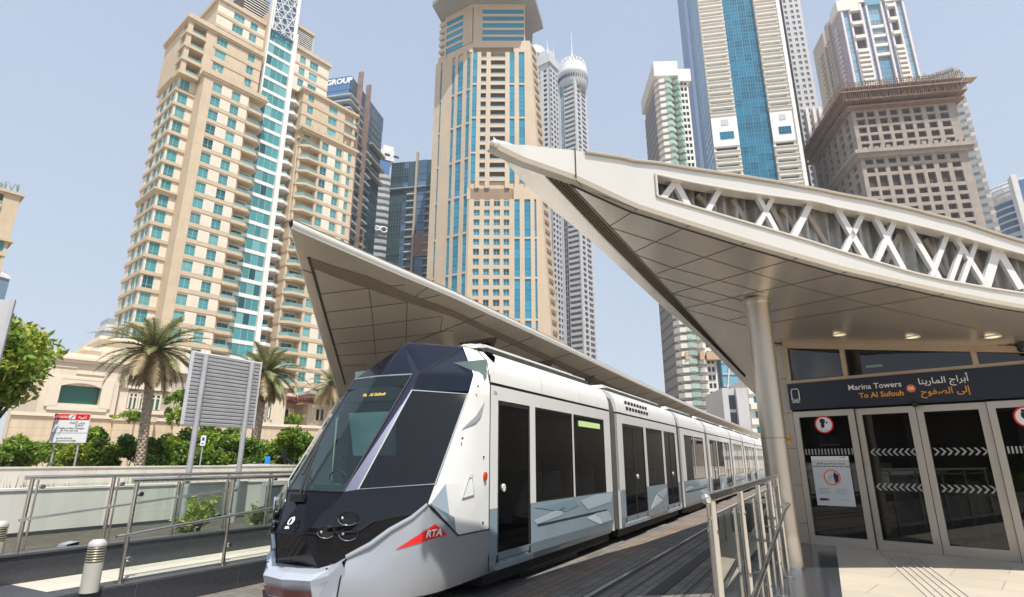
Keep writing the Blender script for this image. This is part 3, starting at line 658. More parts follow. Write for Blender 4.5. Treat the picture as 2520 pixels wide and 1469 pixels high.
def green_tower():
    p = at_y(1612, 158, 172.); F = Frame(p.x, p.y, 92)
    T = Tower("green_balcony_tower", "cream tower with rows of green balconies and dark left flank", F, 'apartment tower')
    H = p.z; X = lambda u: F.fy(u, 300)[0]; off = X(1612 + 14) ; L = F.fy(1689, 170)[0]
    W = T.wall(offwhite); T.wall(slab_grey, 'core').box(.4, L - .3, .7, 22, 0, H - 2); f, g = FF(), LF()
    g.box(T.wall(M("flank_grey", (.28, .27, .28), .8, lines=((2, 3.4, .9),), linecol=.55), 'flank'), 1, 22, 0, H - 9, -.6, 0)  # the left flank's shade is put into this dark grey
    pf = 2.5; n = int((H - 8) / pf); a, b, c = L * .40, L * .50, L * .72
    for i in range(n):
        z = H - 7 - pf * (i + 1)
        if z < 2: break
        gl = i < 34
        bb = MB(); bb.prism([(-.9, 0), (.2, -2.2), (a * .5, -2.8), (a, -1.5), (a, 1), (-.9, 1)], z, z + 1.45, 0)
        T.item('balcony', bb, [offwhite])
        b2 = MB(); b2.prism([(a * .48, -3.0), (a * .75, -3.2), (a + .4, -1.8), (a + .4, -.5), (a * .48, -.8)], z + .2, z + 1.6, 0); T.item('green_balcony', b2, [greenglass])
        b3 = MB(); b3.prism([(b, -1), (b + (c - b) * .5, -2.4), (c, -1.2), (c, .6), (b, .6)], z + .15, z + 1.55, 0); T.item('green_balcony', b3, [greenglass if gl else offwhite])
        T.one('rosette', brownfin if gl else palegrey, lambda mb: mb.prism([(a + .6, -1.2), (b - .2, -1.2), (b - .2, .5), (a + .6, .5)], z + .3, z + 1.7))
        for k in range(2): T.win(f, L * (.76 + .11 * k), L * (.84 + .11 * k), z + .5, z + 2.0, -.25, winblack)
        T.one('sill_band', offwhite, lambda mb: f.box(mb, L * .73, L, z - .5, z + .5, -.7, 0))
        T.one('floor_band', offwhite, lambda mb: f.box(mb, 0, L * .73, z - .5, z + .1, -.7, -.1))
    for (s0, s1) in ((.72, .76), (.84, .87), (.95, 1.0)): f.box(W, L * s0, L * s1, 0, H - 7, -.7, .06)
    CR = T.wall(offwhite, 'crown'); CR.box(-1, L * .68, -1.5, 22, H - 6, H); CR.box(L * .68, L + 1, -1, 22, H - 8, H - 3)
    zb = F.fy(1700, 876)[2]; orange = M("terracotta_panel", (.48, .33, .22), .7)
    for s0, s1 in ((.1, .28), (.5, .62), (.68, 1.05)): f.box(T.wall(orange, 'orange_panel'), L * s0, L * s1, zb - 1.6, zb + .8, 0, 2.9)
    # lower wing
    W2 = T.wall(offwhite, 'podium'); L2 = X(1762); W2.box(L, L2, 2, 20, 0, F.fy(1740, 885)[2])
    zz = F.fy(1740, 885)[2]
    for i in range(8):
        z = zz - 3 - pf * i
        if z < 2: break
        for k in range(2): T.win(Face((L, 2), (1, 0), (0, -1)), (L2 - L) * (.15 + .42 * k), (L2 - L) * (.48 + .42 * k), z - 2, z + .2, .05, winblack, palegrey, 1)
    T.finish(96)
green_tower()

def strip_tower():
    p = at_y(1752, 330, 190.); F = Frame(p.x, p.y, 100)
    T = Tower("blue_strip_tower", "cream balcony tower with broad blue glass strip up its front", F, 'apartment tower')
    X = lambda u: F.fy(u, 330)[0]; H = 238.; pf = 3.4; f, g = FF(), LF()
    a, b, c, d = X(1816), X(1899), X(1957), X(1966); lw = F.fx(1700, 330)[1]
    T.wall(hole, 'core').box(.5, c, .9, max(lw, 18), 0, H)
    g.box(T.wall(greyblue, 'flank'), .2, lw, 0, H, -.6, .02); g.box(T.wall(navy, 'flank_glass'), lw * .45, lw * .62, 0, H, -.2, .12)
    for i in range(70):
        z = H - pf * (i + 1)
        if z < 2: break
        T.one('flank_window', skyglass, lambda mb: g.quad(mb, .6, lw * .3, z + .6, z + 2.4, .06))
    z1, z0 = F.fy(1790, 285)[2], F.fy(1790, 362)[2]
    i = 0
    while H - pf * (i + 1) > 2:
        z = H - pf * (i + 1); i += 1
        for k in range(4):
            w = (b - a - .4) / 4; T.win(f, a + .2 + w * k, a + .2 + w * (k + 1), z + .06, z + pf - .02, -.25, deepblue, frame_blue, 2, .55, .07, name='glass_pane')
        if z0 - 1 < z < z1 - 1: continue
        for (s0, s1, q) in ((0, a, 1), (b, c, -1)):
            bb = MB(); f.box(bb, s0 + .05, s1 - .05, z - .15, z + 1.25, -.9, 1.3, 0); f.box(bb, s0, s1 + .0, z + 1.25, z + 1.45, -.3, 1.7, 1); T.item('balcony', bb, [cream, white_paint])
            T.win(f, s0 + 1.0, s1 - 1.0, z + 1.5, z + pf - .5, -.75, skyglass if i > 24 else cream_glass, None)
    for (s0, s1) in ((0, a), (b, c)):
        f.box(Pieces(T, 'plant_floor', white_paint), s0, s1, z0, z1, -.6, 1.0); zz = z0 + (z1 - z0) * .30
        T.win(f, s0 + (s1 - s0) * .28, s0 + (s1 - s0) * .82, zz - 1.2, zz + 2.0, 1.03, deepblue, frame_blue, 3, .5); f.box(Pieces(T, 'vent', palegrey), s0 + (s1 - s0) * .38, s0 + (s1 - s0) * .66, z1 - 4.6, z1 - 2.2, 1.0, 1.12)
        f.box(Pieces(T, 'pier', cream), s0, s0 + .9, 0, H, -.9, .5); f.box(Pieces(T, 'pier', cream), s1 - .9, s1, 0, H, -.9, .5)
    f.box(T.wall(white_paint, 'corner_fin'), c, d, 0, H, -2, 1.6)
    T.finish(96)
cream_glass = GLASS("cream_blind_glass", (.50, .44, .34), .3, .2)
strip_tower()

def grid_tower():
    p = at_y(1933, 60, 235.); F = Frame(p.x, p.y, 100)
    T = Tower("grey_grid_tower", "pale grey tower with paired dark windows, behind the blue strip tower", F, 'apartment tower')
    H = 270.; L = F.fy(1979, 60)[0]; f = FF(); W = T.wall(palegrey); T.wall(hole, 'core').box(.5, L, .8, 24, 0, H)
    pf = 3.4; rows = rng(H - 4, pf, int(H / pf) - 2, 2.0)
    skin(T, f, W, 0, L, 0, H, [(L * .04, L * .2), (L * .38, L * .55), (L * .68, L * .84)], rows, .6, lambda a, b, c, d: T.win(f, a, b, c, d, -.4, winblack, palegrey, 1, None, .25))
    zt = F.fy(1990, 270)[2]
    for s in (.24, .60, .90): T.one('fin', offwhite, lambda mb: f.box(mb, L * s, L * s + 1.3, 0, zt, 0, 1.6))
    T.finish(96)
grid_tower()

def crown_block_tower():
    p = at_y(2066, 24, 300.); F = Frame(p.x, p.y, 100)
    T = Tower("stepped_tower", "tower with pinkish trim, blue glass and mauve flank, behind the concrete frame", F, 'apartment tower')
    H = p.z + 6; X = lambda u, v=24: F.fy(u, v)[0]; L = X(2218, 2); f, g = FF(), LF(); W = T.wall(cream)
    lw = F.fx(2033, 67)[1]; lw2 = F.fx(2004, 126)[1]
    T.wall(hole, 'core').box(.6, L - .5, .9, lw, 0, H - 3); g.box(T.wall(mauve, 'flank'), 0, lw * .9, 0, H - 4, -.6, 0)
    z2 = F.fx(2033, 67)[2]; z3 = F.fx(2004, 126)[2]
    T.wall(tan, 'rear_wing').box(-1.5, L * .7, lw * .75, lw, 0, z2); T.wall(tan, 'rear_wing').box(-1, L * .7, lw + 5, max(lw2, lw + 24), 0, z3); T.wall(mauve, 'rear_link').box(2, L * .6, lw, lw + 6, 0, z3 - 12)
    pf = 3.5
    for i in range(70):
        z = H - 16 - pf * i
        if z < 90: break
        for (w0, w1, x0) in ((lw * .30, lw * .45, 0), (lw * .80, lw * .95, -1.5), (lw + 9, lw + 14, -1.0)):
            if z < (H, z2, z3)[(0, -1.5, -1.0).index(x0)] - 5: T.one('flank_balcony', pinkwhite if x0 == 0 else tan, lambda mb: mb.box(x0 - 1.1, x0, w0, w1, z, z + 1.3))
    e = lambda k: L * k
    strips = [(e(.02), e(.12)), (e(.33), e(.40)), (e(.66), e(.72)), (e(.88), e(.98))]
    for i in range(60):
        z = H - 6 - pf * (i + 1)
        if z < 90: break
        for (s0, s1) in strips: T.win(f, s0, s1, z, z + pf, -.3, skyglass, palegrey, 1, None, .15)
        for (s0, s1) in ((e(.14), e(.31)), (e(.74), e(.86))):
            big = i < 10
            if not big or i % 3 == 0: T.one('balcony', cream, lambda mb: f.box(mb, s0, s1, z, z + (1.7 if not big else 2.4), -.8, 1.8))
        if 4 <= i < 11: T.one('cornice_band', cream, lambda mb: f.box(mb, e(.42), e(.64), z, z + 2.2, -.6, .6)) if i in (4, 6, 8, 10) else T.win(f, e(.42), e(.64), z, z + pf, -.5, skyglass, palegrey, 4, None, .15)
        elif i >= 11: T.win(f, e(.42), e(.64), z, z + pf, -.7, deepsky, palegrey, 5, None, .06)
        else: T.win(f, e(.42), e(.64), z, z + pf, -.5, skyglass, palegrey, 3, None, .15)
    for s in (.0, .125, .315, .405, .645, .725, .865, .985): f.box(T.wall(pinkwhite, 'fin'), e(s), e(s) + 1.1, 0, H - 4, -.9, 1.0)
    CR = T.wall(cream, 'crown')
    CR.box(-2, e(.30), -1.5, 10, H - 8, H); CR.box(e(.72), L + 1, -1.5, 10, H - 5, H + 3); CR.box(e(.3), e(.45), -1, 12, H - 3, H + 7); CR.box(0, 8, lw * .3, lw * .9, H - 4, H + 1)
    T.wall(skyglass, 'crown_glass').box(e(.40), e(.66), -1.0, 8, H - 6, H + 5)
    T.finish(96)
deepsky = GLASS("deep_sky_glass", (.09, .27, .38), .08, .2)
crown_block_tower()

def concrete_frame():
    p = at_y(2094, 271, 170.); F = Frame(p.x, p.y, 99)
    T = Tower("concrete_frame_tower", "unfinished concrete tower with empty window holes and rusty formwork on top", F, 'unfinished tower')
    H = p.z; X = lambda u, v: F.fy(u, v)[0]; L = X(2349, 245); f, g = FF(), LF(); lw = F.fx(2012, 455)[1]
    W = T.wall(concrete); T.wall(hole, 'core').box(1.2, L - 1, 1.2, lw - 1, 0, H - .5)
    cs = [(X(1981.9 + .3931 * a, 298), X(1981.9 + .3931 * b, 298)) for a, b in ((330, 370), (398, 438), (475, 514), (547, 586), (624, 664), (697, 736), (778, 820), (861, 906))]
    zr = lambda y: F.fy(2120, .3931 * y)[2]
    rows = [(zr(a + 36), zr(a)) for a in (700, 748, 798, 850, 902)]
    pf = (rows[1][1] - rows[3][1]) / 2; zl = zr(985)
    rows2 = [(zl - .9 - pf * .62 - pf * k, zl - .9 - pf * k) for k in range(2)]; t = rows2[1][0] - pf * .38; rows2.append((t - pf * 1.3, t)); t = t - pf * 1.3 - pf * .42
    k = 0
    while t - pf * k > 8: rows2.append((t - pf * k - pf * .62, t - pf * k)); k += 1
    def cb(fc):
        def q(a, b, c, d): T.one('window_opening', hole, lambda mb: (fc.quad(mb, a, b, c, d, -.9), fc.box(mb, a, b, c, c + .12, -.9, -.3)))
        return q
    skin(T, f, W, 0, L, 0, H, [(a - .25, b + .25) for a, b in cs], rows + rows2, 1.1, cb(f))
    gc = [(lw * (.06 + .155 * i), lw * (.06 + .155 * i) + lw * .07) for i in range(6)]
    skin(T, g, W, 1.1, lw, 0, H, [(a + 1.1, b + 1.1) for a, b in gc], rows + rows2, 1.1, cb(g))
    lg = MB(); zq = (rows[-1][0] + rows2[0][1]) / 2; rg_ = random.Random(3)
    ps = [(-2.2, -2.2), (L + 1.5, -2.2), (L + 1.5, 0), (0, 0), (0, lw), (-2.2, lw)]
    lg.prism(ps, zq - .3, zq + 1.0); lg.prism([(q * .5 if q < 0 else q, r * .5 if r < 0 else r) for q, r in ps], zq - 1.6, zq - .3); lg.build('ledge', concrete, T.root)
    for s in range(18): T.one('loose_panel', concrete, lambda mb: f.box(mb, .5 + s * L / 18, .5 + (s + .7) * L / 18, zq + 1.0, zq + 1.4 + rg_.random() * 1.0, .4, 2.0))
    # formwork
    for (z, th, o) in ((H - .4, .5, 2.4), (H + 1.8, .4, 3.4), (H + 4.4, .45, 4.2), (H + 6.6, .35, 3.2)):
        T.one('formwork_deck', rust, lambda mb: mb.box(-o, L + o * .7, -o, lw + 1, z, z + th))
    W.box(0, L, 0, lw, H, H + 6.2)
    pr = random.Random(5)
    for s in range(60):
        x = -3.5 + (L + 6) * s / 60; T.one('formwork_post', rust, lambda mb: mb.tube([(x, -3.4 - pr.random() * .5, H + 1.5), (x + pr.uniform(-.2, .2), -3.6, H + 8.2 + pr.random() * 1.4)], .13, 4))
    for s in range(36):
        y = -3 + (lw + 3) * s / 36; T.one('formwork_post', rust, lambda mb: mb.tube([(-3.5, y, H + 1.5), (-3.6, y, H + 7.6 + pr.random() * 1.0)], .13, 4))
    for z in (H + 7.4, H + 8.3): T.one('guard_rail', rust, lambda mb: (mb.tube([(L + 2.5, -3.7, z), (-3.6, -3.7, z), (-3.6, lw, z)], .1, 4)))
    for s in range(40):
        x = 2 + (L - 4) * pr.random(); T.one('rebar', rust, lambda mb: mb.tube([(x, pr.uniform(-2, 6), H + 6.8), (x + pr.uniform(-1, 1), pr.uniform(-2, 6), H + 9.8)], .12, 4))
    for s in range(5): T.one('stacked_board', tan, lambda mb: mb.box(L * .25 + s * 7, L * .25 + s * 7 + 3.5, -2.6, 1, H + 6.95, H + 7.5))
    T.finish(100)
concrete_frame()

def ribbed_tower():
    p = at_y(2363, 240, 215.); F = Frame(p.x, p.y, 40)
    T = Tower("ribbed_tower", "narrow ribbed grey tower showing behind the right edge of the concrete frame", F, 'apartment tower')
    H = p.z + 8; T.wall(slab_grey, 'core').box(-14, -.4, 0.4, 20, 0, H); z = H - 2.5; i = 0
    while z > 40:
        T.one('balcony', offwhite if i % 2 else palegrey, lambda mb: mb.prism([(-14, -1.2), (-1.0, -1.2), (.8, -.2), (.8, 12), (-14, 12)], z, z + 1.5)); z -= 3.5; i += 1
    T.finish(70)
ribbed_tower()

def round_tower():
    p = at_y(2480, 470, 250.); F = Frame(p.x, p.y, 120)
    T = Tower("round_tower", "round white tower with a ringed roof terrace, at the far right edge", F, 'office tower')
    cx = F.fy(2434, 480)[0]; c = at_y(2530, 500, 262.); c = F.loc(c); r = 17; H = p.z
    b = MB(); b.lathe([(r, 0), (r, H)], (c[0], c[1], 0), 40); b.build('wall', offwhite, T.root)
    for i in range(24):
        z = H - 5 - 3.5 * i
        if z < 60: break
        gb = MB(); gb.lathe([(r + .12, z), (r + .12, z + (2.4 if i < 5 else 1.1))], (c[0], c[1], 0), 40); gb.build('glass_band', navy, T.root)
    for (zz, rr, t) in ((H + 1, r + 2.5, .5), (H + 3.2, r + 3.4, .45), (H + 5.4, r + 2.8, .45)):
        pts = [(c[0] + rr * math.cos(a), c[1] + rr * math.sin(a), zz) for a in [2 * math.pi * k / 48 for k in range(49)]]; q = MB(); q.tube(pts, t, 5); q.build('terrace_ring', offwhite, T.root)
    for k in range(28):
        a = 2 * math.pi * k / 28; T.one('strut', offwhite, lambda mb: mb.tube([(c[0] + (r + .5) * math.cos(a), c[1] + (r + .5) * math.sin(a), H - 1.5), (c[0] + (r + 3.3) * math.cos(a), c[1] + (r + 3.3) * math.sin(a), H + 3.2), (c[0] + (r + 2.6) * math.cos(a), c[1] + (r + 2.6) * math.sin(a), H + 5.6)], .22, 4))
    rf = MB(); rf.lathe([(r - 2, 0), (r - 2.5, 6), (r - 6, 8)], (c[0], c[1], H), 32); rf.build('roof_drum', palegrey, T.root)
    q = F.loc(at_y(2497, 470, 232.)); pl = T.wall(white_paint, 'panel_fin'); pl.box(q[0], q[0] + 2, q[1], q[1] + 6, 0, H - 1); pl2 = T.wall(navy, 'panel_glass'); pl2.box(q[0] + 2, q[0] + 12, q[1] + 1, q[1] + 8, 0, H - 4)
    T.finish(60)
round_tower()

def edge_tower():
    p = at_y(53, 478, 118.); F = Frame(p.x, p.y, 40)
    T = Tower("beige_tower", "beige tower with roof garden, cut by the left picture edge", F, 'apartment tower')
    H = p.z; f = FF(-24); W = T.wall(stone); W.box(-23.5, -.5, .8, 20, 0, H - .5); pf = 3.66
    for i in range(18):
        z = H - .6 - pf * (i + 1)
        up = i < 3
        if up:
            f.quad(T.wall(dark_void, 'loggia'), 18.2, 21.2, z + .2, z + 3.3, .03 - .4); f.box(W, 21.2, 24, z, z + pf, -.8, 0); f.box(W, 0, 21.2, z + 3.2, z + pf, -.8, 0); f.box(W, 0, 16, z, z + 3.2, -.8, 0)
            b = MB(); f.box(b, 16, 21.2, z - .1, z + .5, -.6, .5); f.quad(b, 16, 21.1, z + .5, z + 1.4, .4, 1); T.item('balcony', b, [stone_plain, railglass])
        else:
            f.box(W, 0, 24, z, z + .9, -.8, .2); T.win(f, 17, 23.4, z + .95, z + pf, -.2, teal, frame_teal, 3, .3); f.box(W, 23.4, 24, z + .9, z + pf, -.8, 0); f.box(W, 0, 17, z + .9, z + pf, -.8, 0)
    C = T.wall(stone_plain, 'cornice'); C.box(-24, .6, -.6, 20, H - .6, H); C.box(-24, .7, -.7, 20, H - .6 - pf * 3 - .3, H - .6 - pf * 3 + .35)
    T.wall(sand_brown, 'roof_hut').box(-9, -6.2, 2, 6, H, H + 2.6)
    rl = MB(); rl.quad((-5.8, -.3, H), (-3.4, -.3, H), (-3.4, -.3, H + 1.2), (-5.8, -.3, H + 1.2)); rl.build('roof_rail', railglass, T.root)
    rr = random.Random(2)
    for k in range(5):
        x = -5.2 + k * 1.1; m = MB()
        for j in range(9): m.tube([(x, .2, H), (x + rr.uniform(-.5, .5), .2 + rr.uniform(-.4, .4), H + rr.uniform(1, 2.4))], .04, 4)
        T.item('roof_shrub', m, [M("dry_shrub", (.3, .3, .2), .9) if k == 0 else bpy.data.materials["dry_shrub"]])
    T.finish()
edge_tower()
def small_far():
    p = at_y(26, 680, 190.); F = Frame(p.x, p.y, 30); T = Tower("blue_glass_block", "slanted blue-grey glass building low at the left edge, above the tree", F, 'office tower')
    H = p.z; b = MB(); b.prism([(-20, 0), (0, 0), (0, 14), (-20, 14)], 0, [H + 1, H - 1, H + 4, H + 6]); b.build('wall', GLASS("steel_blue_glass", (.16, .24, .33), .15, .1), T.root)
    b = MB(); b.obox((-20, -.4, H + .4), (20, 0, -1.6), (0, 14.5, 5), (0, 0, 1.0)); b.build('roof_edge', white_paint, T.root); T.finish()
    p = at_y(268, 782, 210.); F = Frame(p.x, p.y, 40); T = Tower("stepped_block", "small white and grey stepped building behind the beige tower's left foot", F, 'apartment building')
    H = p.z
    for i in range(6): T.one('storey', offwhite if i % 2 else slab_grey, lambda mb: mb.box(-i * .45, 14, 0, 10, H - 2.4 * (i + 1), H - 2.4 * i))
    T.wall(palegrey).box(-2.5, 14, .5, 10, 0, H - 14.4); T.finish()
    # low offices at the end of the line
    p = at_y(1776, 955, 115.); F = Frame(p.x, p.y, 95); T = Tower("grey_office", "low grey building with one dark vertical glass strip, just left of the steel column", F, 'office building')
    H = p.z; W = T.wall(palegrey); X = lambda u: F.fy(u, 990)[0]; a, b, c = X(1794), X(1814), X(1842)
    W.box(0, a, 0, 14, 0, H); W.box(b, c, 0, 14, 0, H); W.box(a, b, .8, 14, 0, H)
    for i in range(6): T.win(Face((a, .6), (1, 0), (0, -1)), 0, b - a, H - 1 - 3.4 * (i + 1), H - 1.25 - 3.4 * i, 0, winblack, palegrey, 0, None, .12)
    T.finish()
    p = at_y(1838, 930, 130.); F = Frame(p.x, p.y, 95); T = Tower("white_flats", "white low block with blue windows, half hidden by the steel column", F, 'apartment building')
    H = p.z; W = T.wall(offwhite); W.box(0, 30, .4, 14, 0, H); f = FF()
    for i in range(7):
        z = H - 3.4 * (i + 1)
        if z < 1: break
        f.box(W, 0, 30, z - .3, z + .9, -.4, .6 if i % 2 else .0)
        for k in range(4): T.win(f, 1.0 + 5 * k, 3.6 + 5 * k, z + 1.1, z + 2.7, -.35, deepblue, white_paint, 1)
    T.finish()
    p = at_y(1790, 880, 170.); F = Frame(p.x, p.y, 95); T = Tower("blue_block", "pale blue glass block with diagonal white braces, left of the column", F, 'office building')
    H = p.z + 6; T.wall(skyglass).box(-2, 24, 0, 16, 0, H); f = FF(-2)
    for i in range(7):
        T.one('floor_band', palegrey, lambda mb: f.box(mb, 0, 26, H - 3.6 * i - .4, H - 3.6 * i, 0, .3)); T.one('diagonal_brace', offwhite, lambda mb: mb.tube([(-2 + 3.6 * i, -.3, H - 22), (1.6 + 3.6 * i, -.3, H)], .25, 4))
    T.finish()
small_far()
# ================================================================ the tram
FT = Frame(-1.338, 8.64, 28.1)
tw = M("tram_white", (.80, .79, .765), .28, var=.02, sc=1.5, coat=.35, streak=.05)
tgrey = M("tram_blue_grey", (.27, .345, .395), .3, var=.06, sc=1.2, coat=.3, streak=.08)
tpale = M("tram_pale_blue", (.43, .52, .60), .3, var=.03, coat=.3)
tfac = M("tram_pale_facet", (.60, .645, .68), .3, var=.03, coat=.3)
tmid = M("tram_mid_blue", (.22, .32, .38), .3, var=.03, coat=.3)
tsilver = M("tram_silver", (.46, .485, .52), .26, metal=.4, var=.03, coat=.4)
tnavy = M("tram_navy", (.006, .0075, .016), .1, var=.08, sc=1, spec=.3)
tblack = M("tram_gloss_black", (.007, .007, .010), .05, var=.1, spec=.5)
tpillar = M("tram_pillar_blue", (.06, .07, .125), .3, metal=.2, var=.05, coat=.4)
rubber = M("black_rubber", (.012, .012, .013), .6, var=.2); bellow = M("bellows_grey", (.085, .08, .075), .7, var=.15, sc=8)
tred = M("signal_red", (.78, .02, .02), .35, var=.03); chrome = M("chrome", (.75, .75, .75), .1, metal=1, var=.02)
twin = SEEGLASS("tram_window_glass", (.20, .20, .20), .12, (.006, .006, .007), .015, 1.5); seatm = M("tram_seat_grey", (.34, .35, .38), .7, var=.08); trimm = M("tram_inner_trim", (.45, .45, .46), .6, var=.05)
cabglass = SEEGLASS("cab_side_glass", (.16, .18, .20), .15, (.012, .016, .024), .015, 1.5)
wsglass = SEEGLASS("windscreen_glass", (.60, .82, .80), .08, (.05, .10, .10), .015, 1.55)
roofdark = M("roof_equipment_dark", (.05, .045, .04), .7, var=.3, sc=6)
amber = EMIT("amber_led", (1, .42, .06), .7); lens = SEEGLASS("lamp_lens", (.8, .8, .8), .1)
greenled = EMIT("green_display", (.45, .62, .25), .35)
def build_tram():
    root = FT.empty("tram", "white and blue-grey articulated tram with black nose, between the two canopies", "tram")
    HW = 1.325
    def mir(p): return (p[0], -p[1], p[2])
    def both(fn):
        fn(lambda p: Vector(p), 1); fn(lambda p: Vector(mir(p)), -1)
    # ---- cars: (x0, x1, [openings: (kind, x0, x1)])
    cars = [(-.27, 4.75, [('d', -.05, .95), ('w', 1.13, 2.66), ('w', 2.72, 4.38)]),
            (5.25, 11.1, [('d', 5.62, 7.38), ('w', 7.58, 9.25), ('d', 9.45, 10.85)]),
            (11.6, 15.95, [('w', 12.15, 13.7), ('w', 13.75, 15.5)]),
            (16.45, 22.6, [('d', 16.85, 18.55), ('w', 18.7, 20.3), ('d', 20.5, 22.2)]),
            (23.1, 27.4, [('w', 23.6, 25.2), ('w', 25.25, 26.9)]),
            (27.9, 33.9, [('d', 28.3, 30.0), ('w', 30.2, 31.9), ('d', 32.1, 33.5)]),
            (34.4, 41.2, [('w', 34.9, 36.5), ('w', 36.6, 38.6), ('d', 39.0, 40.0)])]
    ZW0, ZW1, ZB, ZT = 1.05, 2.47, .26, 2.66
    prof = [(HW, 2.70), (1.315, 2.86), (1.27, 2.99), (1.18, 3.11), (1.05, 3.19), (.9, 3.235)]
    for ci, (x0, x1, ops) in enumerate(cars):
        body = MB(); lows = []
        for s in (1, -1):
            low = MB(); lows.append(low)
            f = Face((0, -HW * s), (1, 0), (0, -s))
            doors = [(a, b) for k, a, b in ops if k == 'd']; wins = [(a, b) for k, a, b in ops if k == 'w']
            cuts = sorted(doors + wins)
            x = x0
            for (a, b) in cuts:
                f.box(body, x, a, ZW0, ZT, -.06, 0); f.box(body, a, b, ZW1, ZT, -.06, 0); x = b
            f.box(body, x, x1, ZW0, ZT, -.06, 0)
            x = x0
            for (a, b) in sorted(doors) + [(x1, x1)]:
                # lower panel: tucked under at the sill
                prf = [(0, ZW0), (0, .50), (-.03, .36), (-.09, ZB)]
                rings = [[f.P(t, z, k) for (k, z) in prf] for t in (x, a)]
                low.loft(rings, closed=False)
                low.quad(f.P(a, ZW0, 0), f.P(a, .5, 0), f.P(a, .5, -.06), f.P(a, ZW0, -.06))
                if b > a: low.loft([[f.P(t, z, k) for (k, z) in prf[1:]] for t in (a, b)], closed=False); f.box(low, a, b, .36, .5 - .12, -.2, -.012)
                x = b
        # roof
        tp = lambda x, z: x + (max(0, z - 2.86) * 1.45 if ci == 0 and x < 0 else 0)
        ring = lambda x: [(tp(x, z), -y, z) for y, z in prof] + [(tp(x, z), y, z) for y, z in reversed(prof)]
        n = max(2, int((x1 - x0) / 1.6)); rings = [ring(x0 + (x1 - x0) * i / n) for i in range(n + 1)]
        body.loft(rings, smooth=True, closed=False); body.poly(ring(x1)); body.poly(ring(x0)) if ci else None
        body.quad((x0, -HW, ZT), (x0, HW, ZT), (x0, HW, .3), (x0, -HW, .3)) if ci else None
        body.quad((x1, -HW, ZT), (x1, HW, ZT), (x1, HW, .3), (x1, -HW, .3))
        c = body.build('car_body', tw, root); [l_.build('lower_panel', tgrey, c) for l_ in lows]
        st = MB()
        for s in (1, -1): Face((0, -HW * s), (1, 0), (0, -s)).box(st, x0, x1, ZT, 2.70, -.06, -.012)
        st.build('roof_gutter', rubber, c)
        fl = MB(); fl.box(x0 + .05, x1 - .05, -1.2, 1.2, .12, .30); fl.build('underframe', rubber, c)
        for i in range(1, n):
            xx = x0 + (x1 - x0) * i / n; sm = MB(); sm.loft([[(xx - .006, p[1] * 1.001, p[2] + .003), (xx + .006, p[1] * 1.001, p[2] + .003)] for p in ring(xx)[:6]], closed=False); sm.build('panel_seam', slab_grey, c)
        # roof equipment
        for s in (1, -1):
            rb = MB(); rb.box(x0 + .5, x1 - .25, -.88 * s - .06, -.88 * s + .06, 3.24, 3.30); rb.build('roof_slot', roofdark, c)
        rb = MB(); rb.prism([(x0 + .45, -.84), (x1 - .2, -.84), (x1 - .2, .84), (x0 + .45, .84)], 3.30, 3.36); rb.box(x0 + .8, x1 - .6, -.7, .7, 3.36, 3.42); rb.build('roof_cover', tw, c)
        rb = MB(); rb.box(x0 + .46, x1 - .22, -.80, .80, 3.22, 3.30); rb.build('roof_equipment', roofdark, c)
        # doors and windows
        for s in (1, -1):
            f = Face((0, -HW * s), (1, 0), (0, -s))
            for k, a, b in ops:
                if k == 'w':
                    g = MB(); f.quad(g, a, b, ZW0, ZW1, -.012); w = g.build('window', twin, c)
                    fr = MB(); f.box(fr, a, b, ZW0, ZW0 + .02, -.02, -.004); f.box(fr, a, b, ZW1 - .035, ZW1, -.02, -.004); f.box(fr, a, a + .02, ZW0, ZW1, -.02, -.005); f.box(fr, b - .02, b, ZW0, ZW1, -.02, -.005); fr.build('window_seal', rubber, w)
                else:
                    g = MB(); f.quad(g, a + .03, b - .03, .40, ZW1 - .05, -.02); d = g.build('door', twin, c)
                    fr = MB()
                    for (p, q, u, v) in ((a, a + .045, .38, ZW1), (b - .045, b, .38, ZW1), (a, b, ZW1 - .06, ZW1)): f.box(fr, p, q, u, v, -.03, -.006)
                    fr.build('door_frame', M("door_frame_black", (.03, .028, .026), .4) if "door_frame_black" not in bpy.data.materials else bpy.data.materials["door_frame_black"], d)
                    if b - a > 1.3:
                        m_ = MB(); f.box(m_, (a + b) / 2 - .02, (a + b) / 2 + .02, .40, ZW1 - .06, -.02, -.008); m_.build('door_seam', bpy.data.materials["door_frame_black"], d)
                    sl_ = MB(); f.box(sl_, a - .04, b + .04, .30, .36, -.06, .03); sl_.build('door_sill', tsilver, d)
                    bt = MB(); t = (a + .18) if b - a < 1.3 else (a + b) / 2 + .17; o = f.P(t, 1.30, -.015)
                    n_ = Vector((f.n.x, f.n.y, 0)); u_ = Vector((f.d.x, f.d.y, 0))
                    pts = [o + n_ * .02 + u_ * .04 * math.cos(q) + Vector((0, 0, .052 * math.sin(q))) for q in [2 * math.pi * j / 14 for j in range(14)]]
                    bt.plate(pts, n_, .025); bt.build('door_button', white_paint, d)
        fm = MB(); fm.box(x0 + .06, x1 - .06, -1.26, 1.26, .31, .36); fm.build('cabin_floor', M("cabin_floor", (.12, .12, .13), .6) if "cabin_floor" not in bpy.data.materials else bpy.data.materials["cabin_floor"], c)
        fm = MB(); fm.box(x0 + .06, x1 - .06, -1.2, 1.2, 2.50, 2.56); fm.build('cabin_ceiling', trimm, c)
